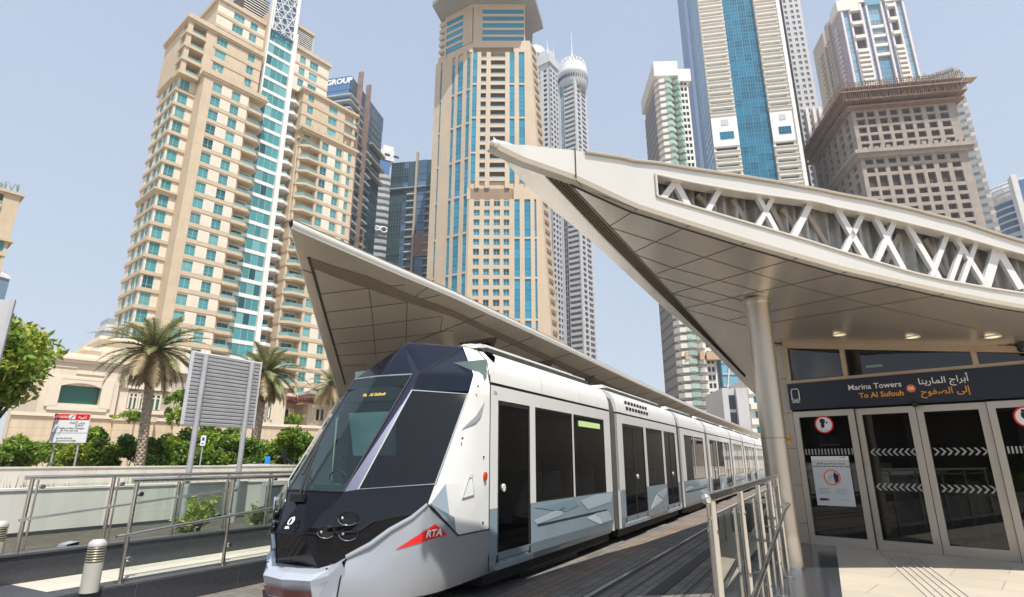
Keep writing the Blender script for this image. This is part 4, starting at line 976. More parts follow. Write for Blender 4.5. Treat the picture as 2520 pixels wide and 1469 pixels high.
        for k, a, b in ops:
            if k == 'w':
                for j in range(2):
                    for yy in (-.72, .72):
                        xs_ = a + .12 + j * (b - a) * .5; sm = MB(); sm.box(xs_, xs_ + .42, yy - .42, yy + .42, .72, .80); sm.hexa([(xs_ + .40, yy - .42, .8), (xs_ + .47, yy - .42, .8), (xs_ + .47, yy + .42, .8), (xs_ + .40, yy + .42, .8), (xs_ + .48, yy - .38, 1.48), (xs_ + .54, yy - .38, 1.48), (xs_ + .54, yy + .38, 1.48), (xs_ + .48, yy + .38, 1.48)]); sm.build('seat', seatm, c)
            else:
                for yy in (-.75, .75):
                    sm = MB(); sm.tube([(a - .02, yy, .36), (a - .02, yy, 2.5)], .018, 6); sm.build('grab_pole', chrome, c)
        # white posts down to the sill beside doors keep the bodyside; livery facets
        if ci < 6:
            rr = random.Random(11 + ci); f = Face((0, -HW), (1, 0), (0, -1))
            segs = []; x = x0
            for (a, b) in sorted((a, b) for k, a, b in ops if k == 'd') + [(x1, x1)]:
                if a - x > .7: segs.append((x + .04, a - .04))
                x = b
            for (a, b) in segs:
                w = b - a
                polys = [([(a + w * .02, .80), (a + w * .33, .92), (a + w * .30, .80), (a + w * .04, .74)], tpale), ([(a + w * .52, .97), (a + w * .74, 1.03), (b, 1.03), (b - w * .03, .86), (a + w * .62, .80)], tpale),
                         ([(a + w * .60, .66), (a + w * .78, .50), (b - w * .16, .505), (a + w * .74, .70)], tfac), ([(a + w * .70, .72), (b - w * .10, .74), (b - w * .02, .52), (a + w * .86, .505)], tpale),
                         ([(a + w * .02, .98), (a + w * .45, 1.02), (a + w * .5, .9), (a + w * .34, .84)], tmid)]
                if w < 2: polys = [([(a + w * .1, .52), (a + w * .42, .82), (a + w * .72, .66), (a + w * .32, .56)], tfac), ([(a + w * .42, .84), (b, .95), (b, .84), (a + w * .75, .70)], tpale)]
                for pts, m in polys:
                    q = MB(); q.plate([f.P(t, z, .005) for t, z in pts], (0, -1, 0), .006); q.build('livery_facet', m, c)
                if w > 2.5 and ci in (0, 2, 4):
                    q = MB(); f.box(q, a + w * .05, b - w * .1, .725, .738, 0, .012); q.build('panel_groove', rubber, c)
    # bellows
    for (a, b) in zip(cars[:-1], cars[1:]):
        m = MB(); xa, xb = a[1], b[0]; k = 8
        ring = lambda x, d: [(x, -1.30 + d, .30), (x, -1.30 + d, 2.7), (x, -1.22 + d, 2.98), (x, -.95 + d, 3.16), (x, .95 - d, 3.16), (x, 1.22 - d, 2.98), (x, 1.30 - d, 2.7), (x, 1.30 - d, .30)]
        m.loft([ring(xa + (xb - xa) * i / (2 * k), .02 if i % 2 else .075) for i in range(2 * k + 1)], closed=True); m.build('bellows', bellow, root)
    # ---- nose
    WB, WT = (-2.035, -.47, 1.32), (-1.01, -.55, 2.76); WBc, WTc = (-2.10, 0, 1.325), (-1.07, 0, 2.765)
    P7, P6, BLw = (-.80, -.565, 2.83), (-1.10, -.625, 2.535), (-1.94, -.60, 1.345)
    A0, K, P4, P5 = (-.50, 0, 3.36), (.20, -.55, 3.345), (-.43, -1.15, 2.79), (-.67, -1.235, 2.535)
    TR, BR, BK, SM = (-.72, -1.245, 2.49), (-1.44, -1.295, 1.395), (-1.475, -1.305, 1.375), (-1.60, -1.315, 1.19)
    H, BB, SB, Bm = (-2.323, -.222, .89), (-2.18, -.357, .56), (-2.04, -.60, .66), (-1.80, -.98, .93)
    w = MB(); w.quad(WB, WBc, WTc, WT); w.quad(WBc, mir(WB), mir(WT), WTc); w.build('windscreen', wsglass, root)
    # black surround just behind the glass edges
    cap = MB(); cap.poly([WT, WTc, A0, P7]); cap.poly([mir(WT), mir(P7), A0, WTc]); cap.poly([P7, A0, K]); cap.poly([mir(P7), mir(K), A0]); cap.poly([A0, K, mir(K)])
    cap.poly([P6, P5, P4, P7]); cap.poly([P7, P4, K]); cap.poly([mir(P6), mir(P7), mir(P4), mir(P5)]); cap.poly([mir(P7), mir(K), mir(P4)])
    co_ = cap.build('roof_cap', tnavy, root, fix=True); bv = co_.modifiers.new('b', 'BEVEL'); bv.width = .06; bv.segments = 3; bv.limit_method = 'ANGLE'; bv.angle_limit = R(8)
    def seam(name, pts, r, mat, parent=root): q = MB(); q.tube(pts, r, 5); return q.build(name, mat, parent)
    both(lambda t, s: seam('cap_seam', [t(P7), t(K)], .008, rubber))
    seam('windscreen_seal', [WB, WBc, mir(WB)], .014, rubber); seam('windscreen_seal', [mir(WT), WTc, WT], .014, chrome); both(lambda t, s: seam('windscreen_seal', [t(WB), t(WT)], .014, rubber))
    def sides(t, s):
        q = MB(); q.poly([t(WT), t(WB), t(BLw), t(P6), t(P7)]); q.build('pillar', tpillar, root, fix=True)
        q = MB(); q.quad(t(P6), t(BLw), t(BR), t(TR)); sw = q.build('side_window', cabglass, root)
        n = (Vector(TR) - Vector(P6)).cross(Vector(BLw) - Vector(P6)).normalized()
        seam('window_trim', [t(P6), t(BLw), t(BR), t(TR), t(P6)], .011, slab_grey, sw)
        # black nose side panel
        q = MB(); c = Vector((-1.99, -.70, 1.0)); loop = [WB, BLw, (-1.73, -.96, 1.37), BK, SM, (-1.69, -1.17, 1.06), Bm, (-1.92, -.80, .79), SB, BB, H, (-2.19, -.345, 1.10)]; nl_ = len(loop); loop = [Vector(p) for p in loop]; hb = Vector((-.03, -.022, 0))
        inn_ = [p.lerp(c, .45) + hb * .6 for p in loop]; q.loft([[t(p) for p in loop], [t(p) for p in inn_]], smooth=True)
        for i in range(nl_): q.add([t(c + hb * .4), t(inn_[i]), t(inn_[(i + 1) % nl_])], [(0, 1, 2)], 0, True)
        q.build('nose_panel', tblack, root, fix=True)
        # white shell behind the window
        F_ = [SM, BK, BR, TR, P5, P4, K]; Rr = [(-1.0, -1.325, .81), (-.27, -1.325, 1.37), (-.27, -1.325, 1.39), (-.27, -1.325, 2.49), (-.27, -1.32, 2.66), (-.085, -1.27, 2.99), (.27, -.88, 3.24)]
        q = MB(); mid = [tuple(Vector(a).lerp(Vector(b), .5) + Vector((0, -.012, .0))) for a, b in zip(F_, Rr)]
        q.loft([[t(p) for p in F_[:5]], [t(p) for p in mid[:5]], [t(p) for p in Rr[:5]]], closed=False, smooth=True); q.poly([t(F_[4]), t(F_[5]), t(Rr[5]), t(Rr[4])]); q.poly([t(F_[5]), t(F_[6]), t(Rr[6]), t(Rr[5])])
        q.poly([t(Rr[0]), t((-.27, -1.325, .81)), t(Rr[1])])
        sh = q.build('cab_shell', tw, root, fix=True)
        seam('shell_seam', [t((-.275, -1.327, .30)), t((-.275, -1.327, 2.66)), t((-.27, -1.262, 2.99)), t((-.1, -1.0, 3.2))], .007, rubber, sh)
        # crease scoop on the shell
        q = MB(); q.poly([t((-.95, -1.30, 2.02)), t((-.62, -1.322, 2.22)), t((-.42, -1.33, 2.42)), t((-.50, -1.328, 2.22)), t((-.62, -1.324, 2.14))]); q.build('shell_scoop', slab_grey, sh)
        for (x, z) in ((-1.45, 1.25), (-.6, 2.60), (-.95, 1.92), (-.43, 1.7), (-.43, .9)):
            yy = -1.335; b = MB(); b.lathe([(.014, 0), (.014, .012)], (x, yy, z), 8, axis='y'); o = b.build('fixing', rubber, sh)
            if s < 0: o.scale = (1, -1, 1)
        # lower skirt
        top = [SB, Bm, SM, (-1.0, -1.33, .81), (-.27, -1.33, .81)]
        bot = [(-2.12, -.58, .27), (-1.84, -.98, .26), (-1.52, -1.25, .26), (-1.0, -1.29, .26), (-.27, -1.25, .26)]
        mid = [(-2.11, -.60, .46), (-1.83, -1.00, .48), (-1.53, -1.30, .5), (-1.0, -1.33, .5), (-.27, -1.33, .5)]
        def cat(P, n=6):
            P = [Vector(p) for p in P]; out = []
            for i in range(len(P) - 1):
                p0, p1, p2, p3 = P[max(i - 1, 0)], P[i], P[i + 1], P[min(i + 2, len(P) - 1)]
                if i >= 2: p0 = p1 - (p2 - p1) if i > 2 else p0
                for k in range(n): u = k / n; out.append(.5 * ((2 * p1) + (p2 - p0) * u + (2 * p0 - 5 * p1 + 4 * p2 - p3) * u * u + (3 * p1 - p0 - 3 * p2 + p3) * u ** 3))
            return out + [P[-1]]
        nt_ = lambda P: [p1 for i in range(len(P) - 1) for p1 in [Vector(P[i]).lerp(Vector(P[i + 1]), k / 6) for k in range(6)]] + [Vector(P[-1])]
        tp_, md_, bt_ = cat(top[:3]) + nt_(top[2:])[1:], cat(mid), cat(bot); tp_ = [Vector((a_.x, a_.y, a_.z)) for a_ in tp_]
        q = MB(); q.loft([[t(p) for p in tp_], [t(a_.lerp(b_, .5) + Vector((0, -.008, 0))) for a_, b_ in zip(tp_, md_)], [t(p) for p in md_], [t(a_.lerp(b_, .6) + Vector((0, -.012, 0))) for a_, b_ in zip(md_, bt_)], [t(p) for p in bt_]], closed=False, smooth=True); sk = q.build('nose_skirt', tsilver, root, fix=True)
        lip = MB(); lip.tube([t(p) for p in (SB, (-1.92, -.82, .785), Bm, (-1.68, -1.17, 1.05), SM)], [.03, .034, .034, .032, .02], 8); lip.build('skirt_lip', tsilver, sk)
        seam('skirt_seam', [t((-1.0, -1.335, .81)), t((-.27, -1.335, .81))], .008, rubber, sk); seam('skirt_seam', [t(SM), t((-1.0, -1.335, .81))], .011, rubber, sk); seam('skirt_seam', [t(SB), t((-2.115, -.605, .46)), t((-2.125, -.585, .27))], .009, rubber, sk)
        # blue-grey rear of the skirt, pale facets
        fs = Face((0, -1.337 * s), (1, 0), (0, -s))
        for pts, m in (([(-1.575, 1.20), (-1.30, 1.40), (-1.18, .98)], tpale), ([(-1.575, 1.19), (-1.10, 1.02), (-1.06, .855)], tgrey)):
            q = MB(); q.plate([fs.P(tt, z, .004) for tt, z in pts], (0, -s, 0), .012); q.build('livery_facet', m, sh)
        # headlights
        for (x, y, z, r) in ((-2.05, -.60, 1.055, .078), (-2.185, -.43, .92, .066), (-2.03, -.60, .895, .072)):
            n = Vector((-.80, -.60, .05)).normalized(); a = n.cross(Vector((0, 0, 1))).normalized(); b = a.cross(n)
            o = Vector((x, y, z)) + n * .045
            def disc(rr, off, asp=.68): return [t(o + n * off + a * rr * 1.25 * math.cos(q) + b * rr * asp * 1.25 * math.sin(q)) for q in [2 * math.pi * k / 20 for k in range(20)]]
            q = MB(); q.loft([disc(r * 1.12, -.02), disc(r * 1.12, .012), disc(r * .96, .014), disc(r * .9, -.03)], smooth=True); q.add(disc(r * .9, -.03), [tuple(range(20))]); hl = q.build('headlight', tblack, root)
            bl = MB(); cc = o + n * -.015 - a * r * .75 * (1); 
            ring = [[t(o + n * (.012 * (1 - j * j / 9.)) + a * (r * .82) + a * rr_ * math.cos(q_) + b * rr_ * math.sin(q_)) for q_ in [2 * math.pi * k / 12 for k in range(12)]] for j, rr_ in enumerate((.001, .009, .015, .019))]
            bl.loft(ring, smooth=True); bl.build('bulb', chrome, hl)
            rg = MB(); rg.tube([*disc(r * 1.1, .012), disc(r * 1.1, .012)[0]][12:], .003, 5); rg.build('lamp_rim', chrome, hl)
        # red marker light
        q = MB(); 
        q.plate([t((-.40 + .035 * math.cos(a_), -1.352, 1.46 + .055 * math.sin(a_))) for a_ in [2 * math.pi * k / 12 for k in range(12)]], (0, -s, 0), .03); q.build('marker_light', M("amber_red_lens", (.55, .06, .02), .2) if "amber_red_lens" not in bpy.data.materials else bpy.data.materials["amber_red_lens"], sh)
        tri = [(-.93, 1.22), (-.66, 1.25), (-.70, 1.48), (-.78, 1.48)]
        seam('step_recess', [t((x, -1.337, z)) for x, z in tri + tri[:1]], .006, slab_grey, sh)
    both(sides)
    # hood and lower front panel
    q = MB(); q.poly([WB, H, mir(H), mir(WB), WBc]); q.build('nose_hood', M("hood_black", (.004, .004, .007), .1, var=.1, spec=.35), root, fix=True)
    q = MB(); q.poly([H, BB, mir(BB), mir(H)]); q.build('coupler_cover', tblack, root)
    both(lambda t, s: seam('hood_edge', [t(WB), t(H), t(BB)], .010, tnavy))
    seam('hood_edge', [H, mir(H)], .012, tnavy)
    # bumper
    sec = lambda x, y, a, b, c: [(x[0], y, a), (x[0] - .10, y * 1.02, a - .045), (x[1], y * 1.04, b), (x[1] + .015, y * 1.04, b - .05), (x[2], y, c)]
    S_ = [sec((-2.03, -2.10, -2.08), -.61, .67, .56, .26), sec((-2.10, -2.20, -2.15), -.50, .60, .50, .25), sec((-2.17, -2.32, -2.24), -.37, .56, .455, .24), sec((-2.19, -2.36, -2.28), 0, .55, .445, .24)]
    S_ += [[mir(p) for p in s] for s in reversed(S_[:3])]
    q = MB(); q.loft(S_, closed=False, smooth=False); bm = q.build('bumper', M("bumper_silver", (.55, .59, .66), .3, metal=.4, var=.03, coat=.4), root, fix=True)
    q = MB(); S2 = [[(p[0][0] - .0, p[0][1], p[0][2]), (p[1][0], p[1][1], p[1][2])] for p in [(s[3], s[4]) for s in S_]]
    q.loft([[(a[0] - .004, a[1], a[2] - .05), (b[0] - .004, b[1], b[2] + .01)] for a, b in S2[2:5]], closed=False); q.build('red_reflector', M("dull_red_lens", (.30, .12, .11), .25, var=.15), bm)  # dull red strip paints a red reflection onto the lower bumper
    for (x, y, z) in ((-2.16, -.49, .555), (-2.16, .49, .555)): b = MB(); b.lathe([(.014, 0), (.014, .02)], (x - .03, y, z), 8, axis='y'); b.build('fixing', rubber, bm)
    # emblem and lettering on the hood
    hn = Vector((-.83, 0, .56)).normalized(); up = Vector((.56, 0, .83)).normalized(); o = Vector((-2.285, 0, 1.0)) + hn * .03
    em = MB(); em.tube([o + Vector((0, .030 * math.cos(a), 0)) + up * .040 * math.sin(a) for a in [2 * math.pi * k / 14 for k in range(15)]], .008, 5); em.tube([o + up * .052 + Vector((0, -.02, 0)), o + up * .02 + Vector((0, -.045, 0)), o - up * .03 + Vector((0, -.035, 0))], .007, 5)
    em.build('emblem', signwhite, root); text('emblem_lettering', "RTA", .036, tuple(o - up * .075), (0, -1, 0), tuple(up), signwhite, root, ext=.002, bold=.002)
    text('fleet_number', "006", .07, (-.13, -HW - .004, 2.565), (1, 0, 0), (0, 0, 1), slab_grey, root, ext=.002)
    # destination display and cab
    dn = Vector((-.81, 0, .58)); 
    text('display_lettering', "Via   Al Sufouh", .070, (-1.19, -.06, 2.50), (0, -1, 0), (.57, 0, .82), amber, root, ext=.002, bold=.002)
    q = MB(); q.box(-1.16, -.95, -.52, .52, 2.42, 2.60); q.build('display_case', rubber, root)
    cb = MB(); cb.box(-.36, -.30, -1.28, 1.28, .3, 3.0); cb.build('cab_partition', M("cab_grey_green", (.18, .25, .24), .6), root)
    cb = MB(); cb.prism([(-2.02, -.46), (-1.5, -.9), (-1.4, -.9), (-1.4, .9), (-1.5, .9), (-2.02, .46)], 1.1, 1.3); cb.box(-1.75, -1.45, -.35, .35, 1.3, 1.38); cb.build('dashboard', M("dash_grey", (.06, .08, .08), .6), root)
    st = MB(); st.box(-1.1, -.6, -.25, .25, .9, 1.2); st.box(-.75, -.62, -.24, .24, 1.2, 1.95); st.box(-.72, -.64, -.14, .14, 1.95, 2.15); st.build('driver_seat', M("seat_dark", (.03, .035, .05), .8), root)
    bl = MB(); bl.quad((-.95, .52, 1.72), (-.95, -.30, 1.72), (-1.10, -.38, 2.28), (-1.10, .52, 2.28)); bl.build('sun_blind', M("pale_blind", (.62, .76, .73), .7), root)  # pale sheet inside stands in for a building's reflection on the windscreen
    sw = MB(); sw.tube([Vector((-1.62, .05 + .15 * math.cos(a), 1.45 + .09 * math.sin(a))) for a in [2 * math.pi * k / 16 for k in range(17)]], .012, 5); sw.build('control_wheel', rubber, root)
    # wiper and front camera
    wp = MB(); wp.tube([(-2.13, .12, 1.27), (-2.02, .16, 1.52), (-1.85, .20, 1.83)], .016, 5); wp.tube([(-2.13, .05, 1.27), (-2.0, .10, 1.55)], .012, 5); wp.tube([(-2.05, .20, 1.50), (-1.70, .27, 2.05)], .02, 4); wp.box(-2.2, -2.08, -.0, .2, 1.21, 1.29); wp.build('wiper', rubber, root)
    mr = MB(); mr.tube([(-1.99, .50, 1.62), (-2.10, .56, 1.70)], .015, 5); mr.box(-2.12, -2.07, .53, .57, 1.68, 1.78); mr.build('side_camera', rubber, root)
    # green display in a window, roof fittings
    q = MB(); q.box(2.98, 4.12, -1.330, -1.316, 2.27, 2.37); q.build('route_display', greenled, root)
    for (x, y, h, m) in ((.45, -.45, .07, stone_plain), (.75, -.35, .14, M("pale_green_cap", (.45, .55, .48), .5)), (1.1, -.45, .06, tw), (1.45, -.4, .05, tw)):
        b = MB(); b.lathe([(.10, 0), (.10, h * .6), (.06, h), (.0, h * 1.02)], (x, y, 3.36), 10); b.build('roof_fitting', m, root)
    f = Face((0, -1.31), (1, 0), (0, -1))
    for i in range(8):
        for j in range(2): b = MB(); f.box(b, 6.0 + i * .25, 6.16 + i * .25, 2.80 + j * .14, 2.87 + j * .14, -.02, .018 - j * .03); b.build('vent_slot', rubber, root)
    # sand box marks / jacking points, bogies
    for x in (2.0, 13.8, 25.2, 38):
        b = MB(); b.box(x - 1.1, x + 1.1, -1.15, 1.15, .05, .3); b.build('bogie_cover', rubber, root)
    # the body is 2.45 m wide and the nose draws in towards the middle of the track
    def wp(x, y, z, t):
        sc = 1 - .019 * (1 - min(1, abs(y) / 1.325)); sg = -1 if y <= 0 else 1; ya = -abs(y)
        nx, ny, nz = -6.99 + sc * (x + 6.99), -5.25 + sc * (ya + 5.25) + .1, 1.65 + sc * (z - 1.65); ny = -abs(ny) if ny < 0 else 0
        cx, cy, cz = x, ya * (1.225 / 1.325), z; q = (cx + (nx - cx) * t, cy + (ny - cy) * t, cz + (nz - cz) * t)
        return (q[0], -sg * q[1] if sg > 0 else q[1], q[2])
    todo = [(o, o.name.split('.')[0] in ('car_body', 'bellows', 'bogie_cover', 'vent_slot', 'route_display', 'fleet_number')) for o in root.children]; seen = set()
    while todo:
        o, is_car = todo.pop(); todo += [(c_, is_car) for c_ in o.children]
        if o.type != 'MESH' or o.data.name in seen: continue
        seen.add(o.data.name)
        for v in o.data.vertices: v.co = wp(*v.co, 0 if is_car else 1)
    root.location = (FT.O.x - FT.W.x * .1, FT.O.y - FT.W.y * .1, 0)
    # badge and pale facets wrapped onto the curved skirt
    from mathutils.bvhtree import BVHTree
    F2 = Frame(root.location.x, root.location.y, 28.1); sk = [o for o in bpy.data.objects if o.name.split('.')[0] == 'nose_skirt' and min(v.co.y for v in o.data.vertices) < -1][0]
    bvh = BVHTree.FromPolygons([v.co.copy() for v in sk.data.vertices], [tuple(q.vertices) for q in sk.data.polygons]); co = Vector(F2.loc(Vector((0, 0, CAMZ))))
    def onskirt(x, y, off=.006):
        r = ray(630 + .4463 * x, 813.8 + .4463 * y); d = Vector((r.xy.dot(F2.U), r.xy.dot(F2.W), r.z)).normalized(); h = bvh.ray_cast(co, d)
        return (h[0] - d * off) if h[0] else None
    def patch(name, tri, mat, par, off, n=14):
        m = MB(); a, b, c = [Vector(t) for t in tri]; rows = [[onskirt(*(a + (b - a) * (i / n) * (1 - j / n) + (c - a) * (i / n) * (j / n)), off) for j in range(n + 1)] for i in range(n + 1)]
        for i in range(n):
            for j in range(n):
                q = [rows[i][j], rows[i + 1][j], rows[i + 1][j + 1], rows[i][j + 1]]
                if all(q): m.poly(q)
        return m.build(name, mat, par) if m.v else None
    bd = patch('operator_badge', ((765, 1210), (990, 1065), (1055, 1125)), tred, sk, .007)
    me = text_mesh("RTA", 1.0, 'CENTER', .0, .035)
    for v in me.vertices:
        h = onskirt(983 + v.co.x * 47 + v.co.y * 12, 1117 - v.co.x * 7 - v.co.y * 54, .02)
        if h: v.co = h
    me.materials.clear(); me.materials.append(signwhite); o = bpy.data.objects.new('badge_lettering', me); COL.objects.link(o); o.parent = bd or sk
build_tram()
# ================================================================ station with the lens-shaped canopy (right), canopy across the track (left)
champ = M("champagne_panel", (.76, .70, .62), .27, metal=.72, var=.015, sc=.4)
champ_side = M("champagne_fascia", (.70, .665, .60), .34, metal=.35, var=.03, sc=.6, coat=.15)
champ_dark = M("bronze_grille", (.36, .29, .22), .55, metal=.5, var=.15, sc=14)
joint = M("shadow_joint", (.06, .05, .04), .8, var=.1); brushed = M("brushed_column_steel", (.52, .46, .385), .33, metal=.75, var=.03, sc=.6)
wclad = M("beige_wall_cladding", (.47, .40, .32), .38, metal=.3, var=.05, sc=1, lines=((2, .62, .012),), linecol=.4)
alu = M("anodised_frame", (.52, .465, .40), .34, metal=.55, var=.05, sc=2); bronze_f = M("bronze_frame", (.50, .37, .25), .4, metal=.4, var=.06, sc=2)
signnavy = M("sign_navy", (.012, .014, .028), .35, var=.05); orange_t = M("sign_orange", (.85, .38, .03), .5, var=.02); orange_r = M("sign_orange_red", (.85, .16, .03), .5, var=.02)
doorglass = SEEGLASS("door_glass", (.30, .29, .27), .12, (.012, .011, .010), .012, 1.62); frost = M("frosted_strip", (.36, .36, .36), .7, var=.06)
steel = M("stainless_steel", (.66, .62, .57), .2, metal=1.0, var=.05, sc=6, rvar=.08); balglass = SEEGLASS("balustrade_glass", (.94, .97, .955), .012, (.3, .4, .38), .02, 1.4)
darkglass = SEEGLASS("grey_balustrade_glass", (.55, .62, .62), .08, (.12, .15, .15), .02, 1.4)
lamp_on = EMIT("downlight_glow", (1, .86, .55), .65)
zA = lambda x, y: (1181.3 + .5312 * x, 328.1 + .5312 * y)
def on_plane(u, v, a, b, c):      # soffit plane z = c + a x + b y
    r = ray(u, v); t = (c - CAMZ) / (r.z - a * r.x - b * r.y); return Vector((0, 0, CAMZ)) + r * t
PS = (-.1844, .0284, 4.40)
zS_ = lambda x, y: PS[2] + PS[0] * x + PS[1] * y
def build_station():
    E0 = empty("tram_station", "glass fronted tram station under a champagne lens-shaped canopy with lattice truss", "tram station", (0, 0, 0))
    # ---------------- canopy plan
    low = [(62, 60), (200, 128), (445, 213), (600, 285), (730, 345), (970, 422), (1230, 503), (1470, 573), (1700, 638), (1950, 695), (2150, 740), (2370, 785), (2520, 812), (2800, 852), (3200, 892)]
    fr = [on_plane(*zA(*p), *PS) for p in low]
    cum = [0]
    for a, b in zip(fr, fr[1:]): cum.append(cum[-1] + (b.xy - a.xy).length)
    def hit(px):
        u, v = zA(*px); r = ray(u, v); best = None
        for i in range(len(fr) - 1):
            a, b = fr[i].xy, fr[i + 1].xy; d = b - a; n = Vector((-d.y, d.x)); den = n.x * r.x + n.y * r.y
            if abs(den) < 1e-9: continue
            t = n.dot(a) / den; p = Vector((0, 0, CAMZ)) + r * t; k = (p.xy - a).dot(d) / d.length_squared
            if -.001 <= k <= 1.001 or (i == 0 and k < 0) or (i == len(fr) - 2 and k > 1): return (cum[i] + k * d.length, p.z)
        return None
    def tab(pts):
        q = sorted(hit(p) for p in pts)
        def f(s):
            if s <= q[0][0]: return q[0][1]
            for (s0, z0), (s1, z1) in zip(q, q[1:]):
                if s <= s1: return z0 + (z1 - z0) * (s - s0) / max(1e-6, s1 - s0)
            return q[-1][1]
        f.q = q; return f
    up = tab([(75, 48), (200, 53), (435, 78), (650, 110), (820, 135), (1000, 165), (1200, 195), (1400, 228), (1600, 265), (1800, 305), (2000, 350), (2250, 415), (2520, 500), (2800, 585), (3150, 690)])
    ot = tab([(815, 192), (1000, 232), (1200, 268), (1560, 318), (1800, 372), (2100, 445), (2300, 500), (2520, 560), (2800, 640), (3100, 725)])
    ob = tab([(815, 290), (1000, 345), (1290, 430), (1500, 492), (1700, 555), (2000, 645), (2200, 690), (2520, 742), (2800, 790), (3100, 835)])
    def plan(s):
        for i in range(len(fr) - 1):
            if s <= cum[i + 1] or i == len(fr) - 2:
                k = (s - cum[i]) / (cum[i + 1] - cum[i]); p = fr[i].lerp(fr[i + 1], k); d = (fr[i + 1].xy - fr[i].xy).normalized(); return p, Vector((-d.y, d.x))
    so = hit((815, 240))[0]; S1 = cum[-1]
    def P(s, z, k=0): p, n = plan(s); q = p.xy + n * k; return Vector((q.x, q.y, z))     # k > 0 = inwards
    ss = [S1 * i / 70 for i in range(71)]
    zl = lambda s: plan(s)[0].z
    fas = MB()
    def band(f0, f1, s0, s1, k0=0, mb=fas, n=40):
        r0 = [P(s0 + (s1 - s0) * i / n, f0(s0 + (s1 - s0) * i / n), k0) for i in range(n + 1)]; r1 = [P(s0 + (s1 - s0) * i / n, f1(s0 + (s1 - s0) * i / n), k0) for i in range(n + 1)]
        mb.loft([r0, r1], closed=False, smooth=True)
    lipz = lambda s: zl(s) + .05
    band(lipz, up, 0.0, so); band(lipz, ob, so, S1); band(ot, up, so, S1)
    # rounded bottom lip turning under to the soffit, returns into the opening
    for (k0, z0, k1, z1) in ((0, .05, .03, .012), (.03, .012, .12, .0)):
        fas.loft([[P(s, zl(s) + z0, k0) for s in ss], [P(s, zl(s) + z1, k1) for s in ss]], closed=False, smooth=True)
    s2 = [so + (S1 - so) * i / 40 for i in range(41)]
    for g in (ob, ot): fas.loft([[P(s, g(s), 0) for s in s2], [P(s, g(s), .16) for s in s2]], closed=False)
    fas.quad(P(so, ob(so), 0), P(so, ot(so), 0), P(so, ot(so), .16), P(so, ob(so), .16))
    F_ = fas.build('fascia', champ_side, E0)
    tr = MB()     # raised trim round the opening and along the roof edge
    tr.tube([P(s, ob(s), -.012) for s in s2], .014, 6); tr.tube([P(s, ot(s), -.012) for s in s2], .014, 6); tr.tube([P(so, ob(so), -.012), P(so, ot(so), -.012)], .016, 6); tr.build('opening_trim', champ_side, F_)
    tr = MB(); tr.tube([P(s, up(s) - .012, -.02) for s in ss if s > hit((455, 90))[0]], .018, 6); tr.build('roof_edge', alu, F_)
    sj = hit((442, 140))[0]; tr = MB(); tr.tube([P(sj, zl(sj) + .01, -.003), P(sj, up(sj), -.003)], .007, 5); tr.build('fascia_joint', joint, F_)
    # soffit
    rear_px = [(62, 60), (180, 205), (300, 322), (420, 420), (540, 520), (690, 660), (830, 790), (1000, 930), (1235, 1172)]
    rear = [on_plane(*zA(*p), *PS) for p in rear_px]
    dr = (rear[-1].xy - rear[-3].xy).normalized(); far = rear[-1].xy + dr * 34; far = Vector((far.x, far.y, 3.75))
    fs = [plan(s)[0] + Vector((plan(s)[1].x, plan(s)[1].y, 0)) * .12 for s in ss]
    def rz(p): return max(3.22, zS_(p.x, p.y))
    rs = []
    allr = rear + [rear[-1].lerp(far, .5), far]; L = [0]
    for a, b in zip(allr, allr[1:]): L.append(L[-1] + (b - a).length)
    for i in range(71):
        t = L[-1] * (i / 70) ** 1.6
        for j in range(len(allr) - 1):
            if t <= L[j + 1] + 1e-6: rs.append(allr[j].lerp(allr[j + 1], (t - L[j]) / (L[j + 1] - L[j]))); break
    sf = MB(); rows = []
    for k in range(9):
        row = []
        for a, b in zip(fs, rs):
            p = a.lerp(b, k / 8); z = zS_(p.x, p.y); row.append((p.x, p.y, max(z, 3.2 - 0 * z) if z > 3.2 else 3.2))
        rows.append(row)
    sf.loft(rows, closed=False, smooth=True); sf.build('soffit', champ, E0)
    # rear lip and roof skin
    rl = MB(); r_in = [p + Vector((0, 0, .0)) for p in rs]
    rl.loft([[(p.x, p.y, max(zS_(p.x, p.y), 3.2)) for p in rs], [(p.x - .03, p.y + .02, max(zS_(p.x, p.y), 3.2) + .05) for p in rs], [(p.x, p.y, max(zS_(p.x, p.y), 3.2) + .11) for p in rs]], closed=False, smooth=True)
    rl.build('rear_lip', champ_side, E0)
    rt = MB(); rt.loft([[P(s, up(s), 0) for s in ss], [(P(s, up(s), 0).lerp(Vector((p.x, p.y, max(zS_(p.x, p.y), 3.2) + .11)), .5) + Vector((0, 0, .12 * min(1, s)))) for s, p in zip(ss, rs)], [(p.x, p.y, max(zS_(p.x, p.y), 3.2) + .11) for p in rs]], closed=False, smooth=True); rt.build('roof', champ_side, E0)
    dn = Vector((.1844, -.0284, 1)).normalized()
    def sp(px, off=.006): return on_plane(*zA(*px), *PS) - dn * off
    g = MB(); oute = [(300, 197), (400, 300), (560, 470), (700, 610), (800, 712), (900, 808), (1000, 905), (1100, 1002), (1225, 1128)]; inn = [(418, 235), (500, 322), (610, 437), (715, 550), (815, 660), (890, 742), (1000, 866), (1108, 988), (1232, 1122)]
    g.loft([[sp(p) for p in oute], [sp(p) for p in inn]], closed=False); gr = g.build('soffit_grille', champ_dark, E0)
    for k in (.2, .4, .6, .8):
        q = MB(); q.tube([sp(a, .012).lerp(sp(b, .012), k) for a, b in zip(oute, inn)], .008, 4); q.build('grille_bar', joint, gr)
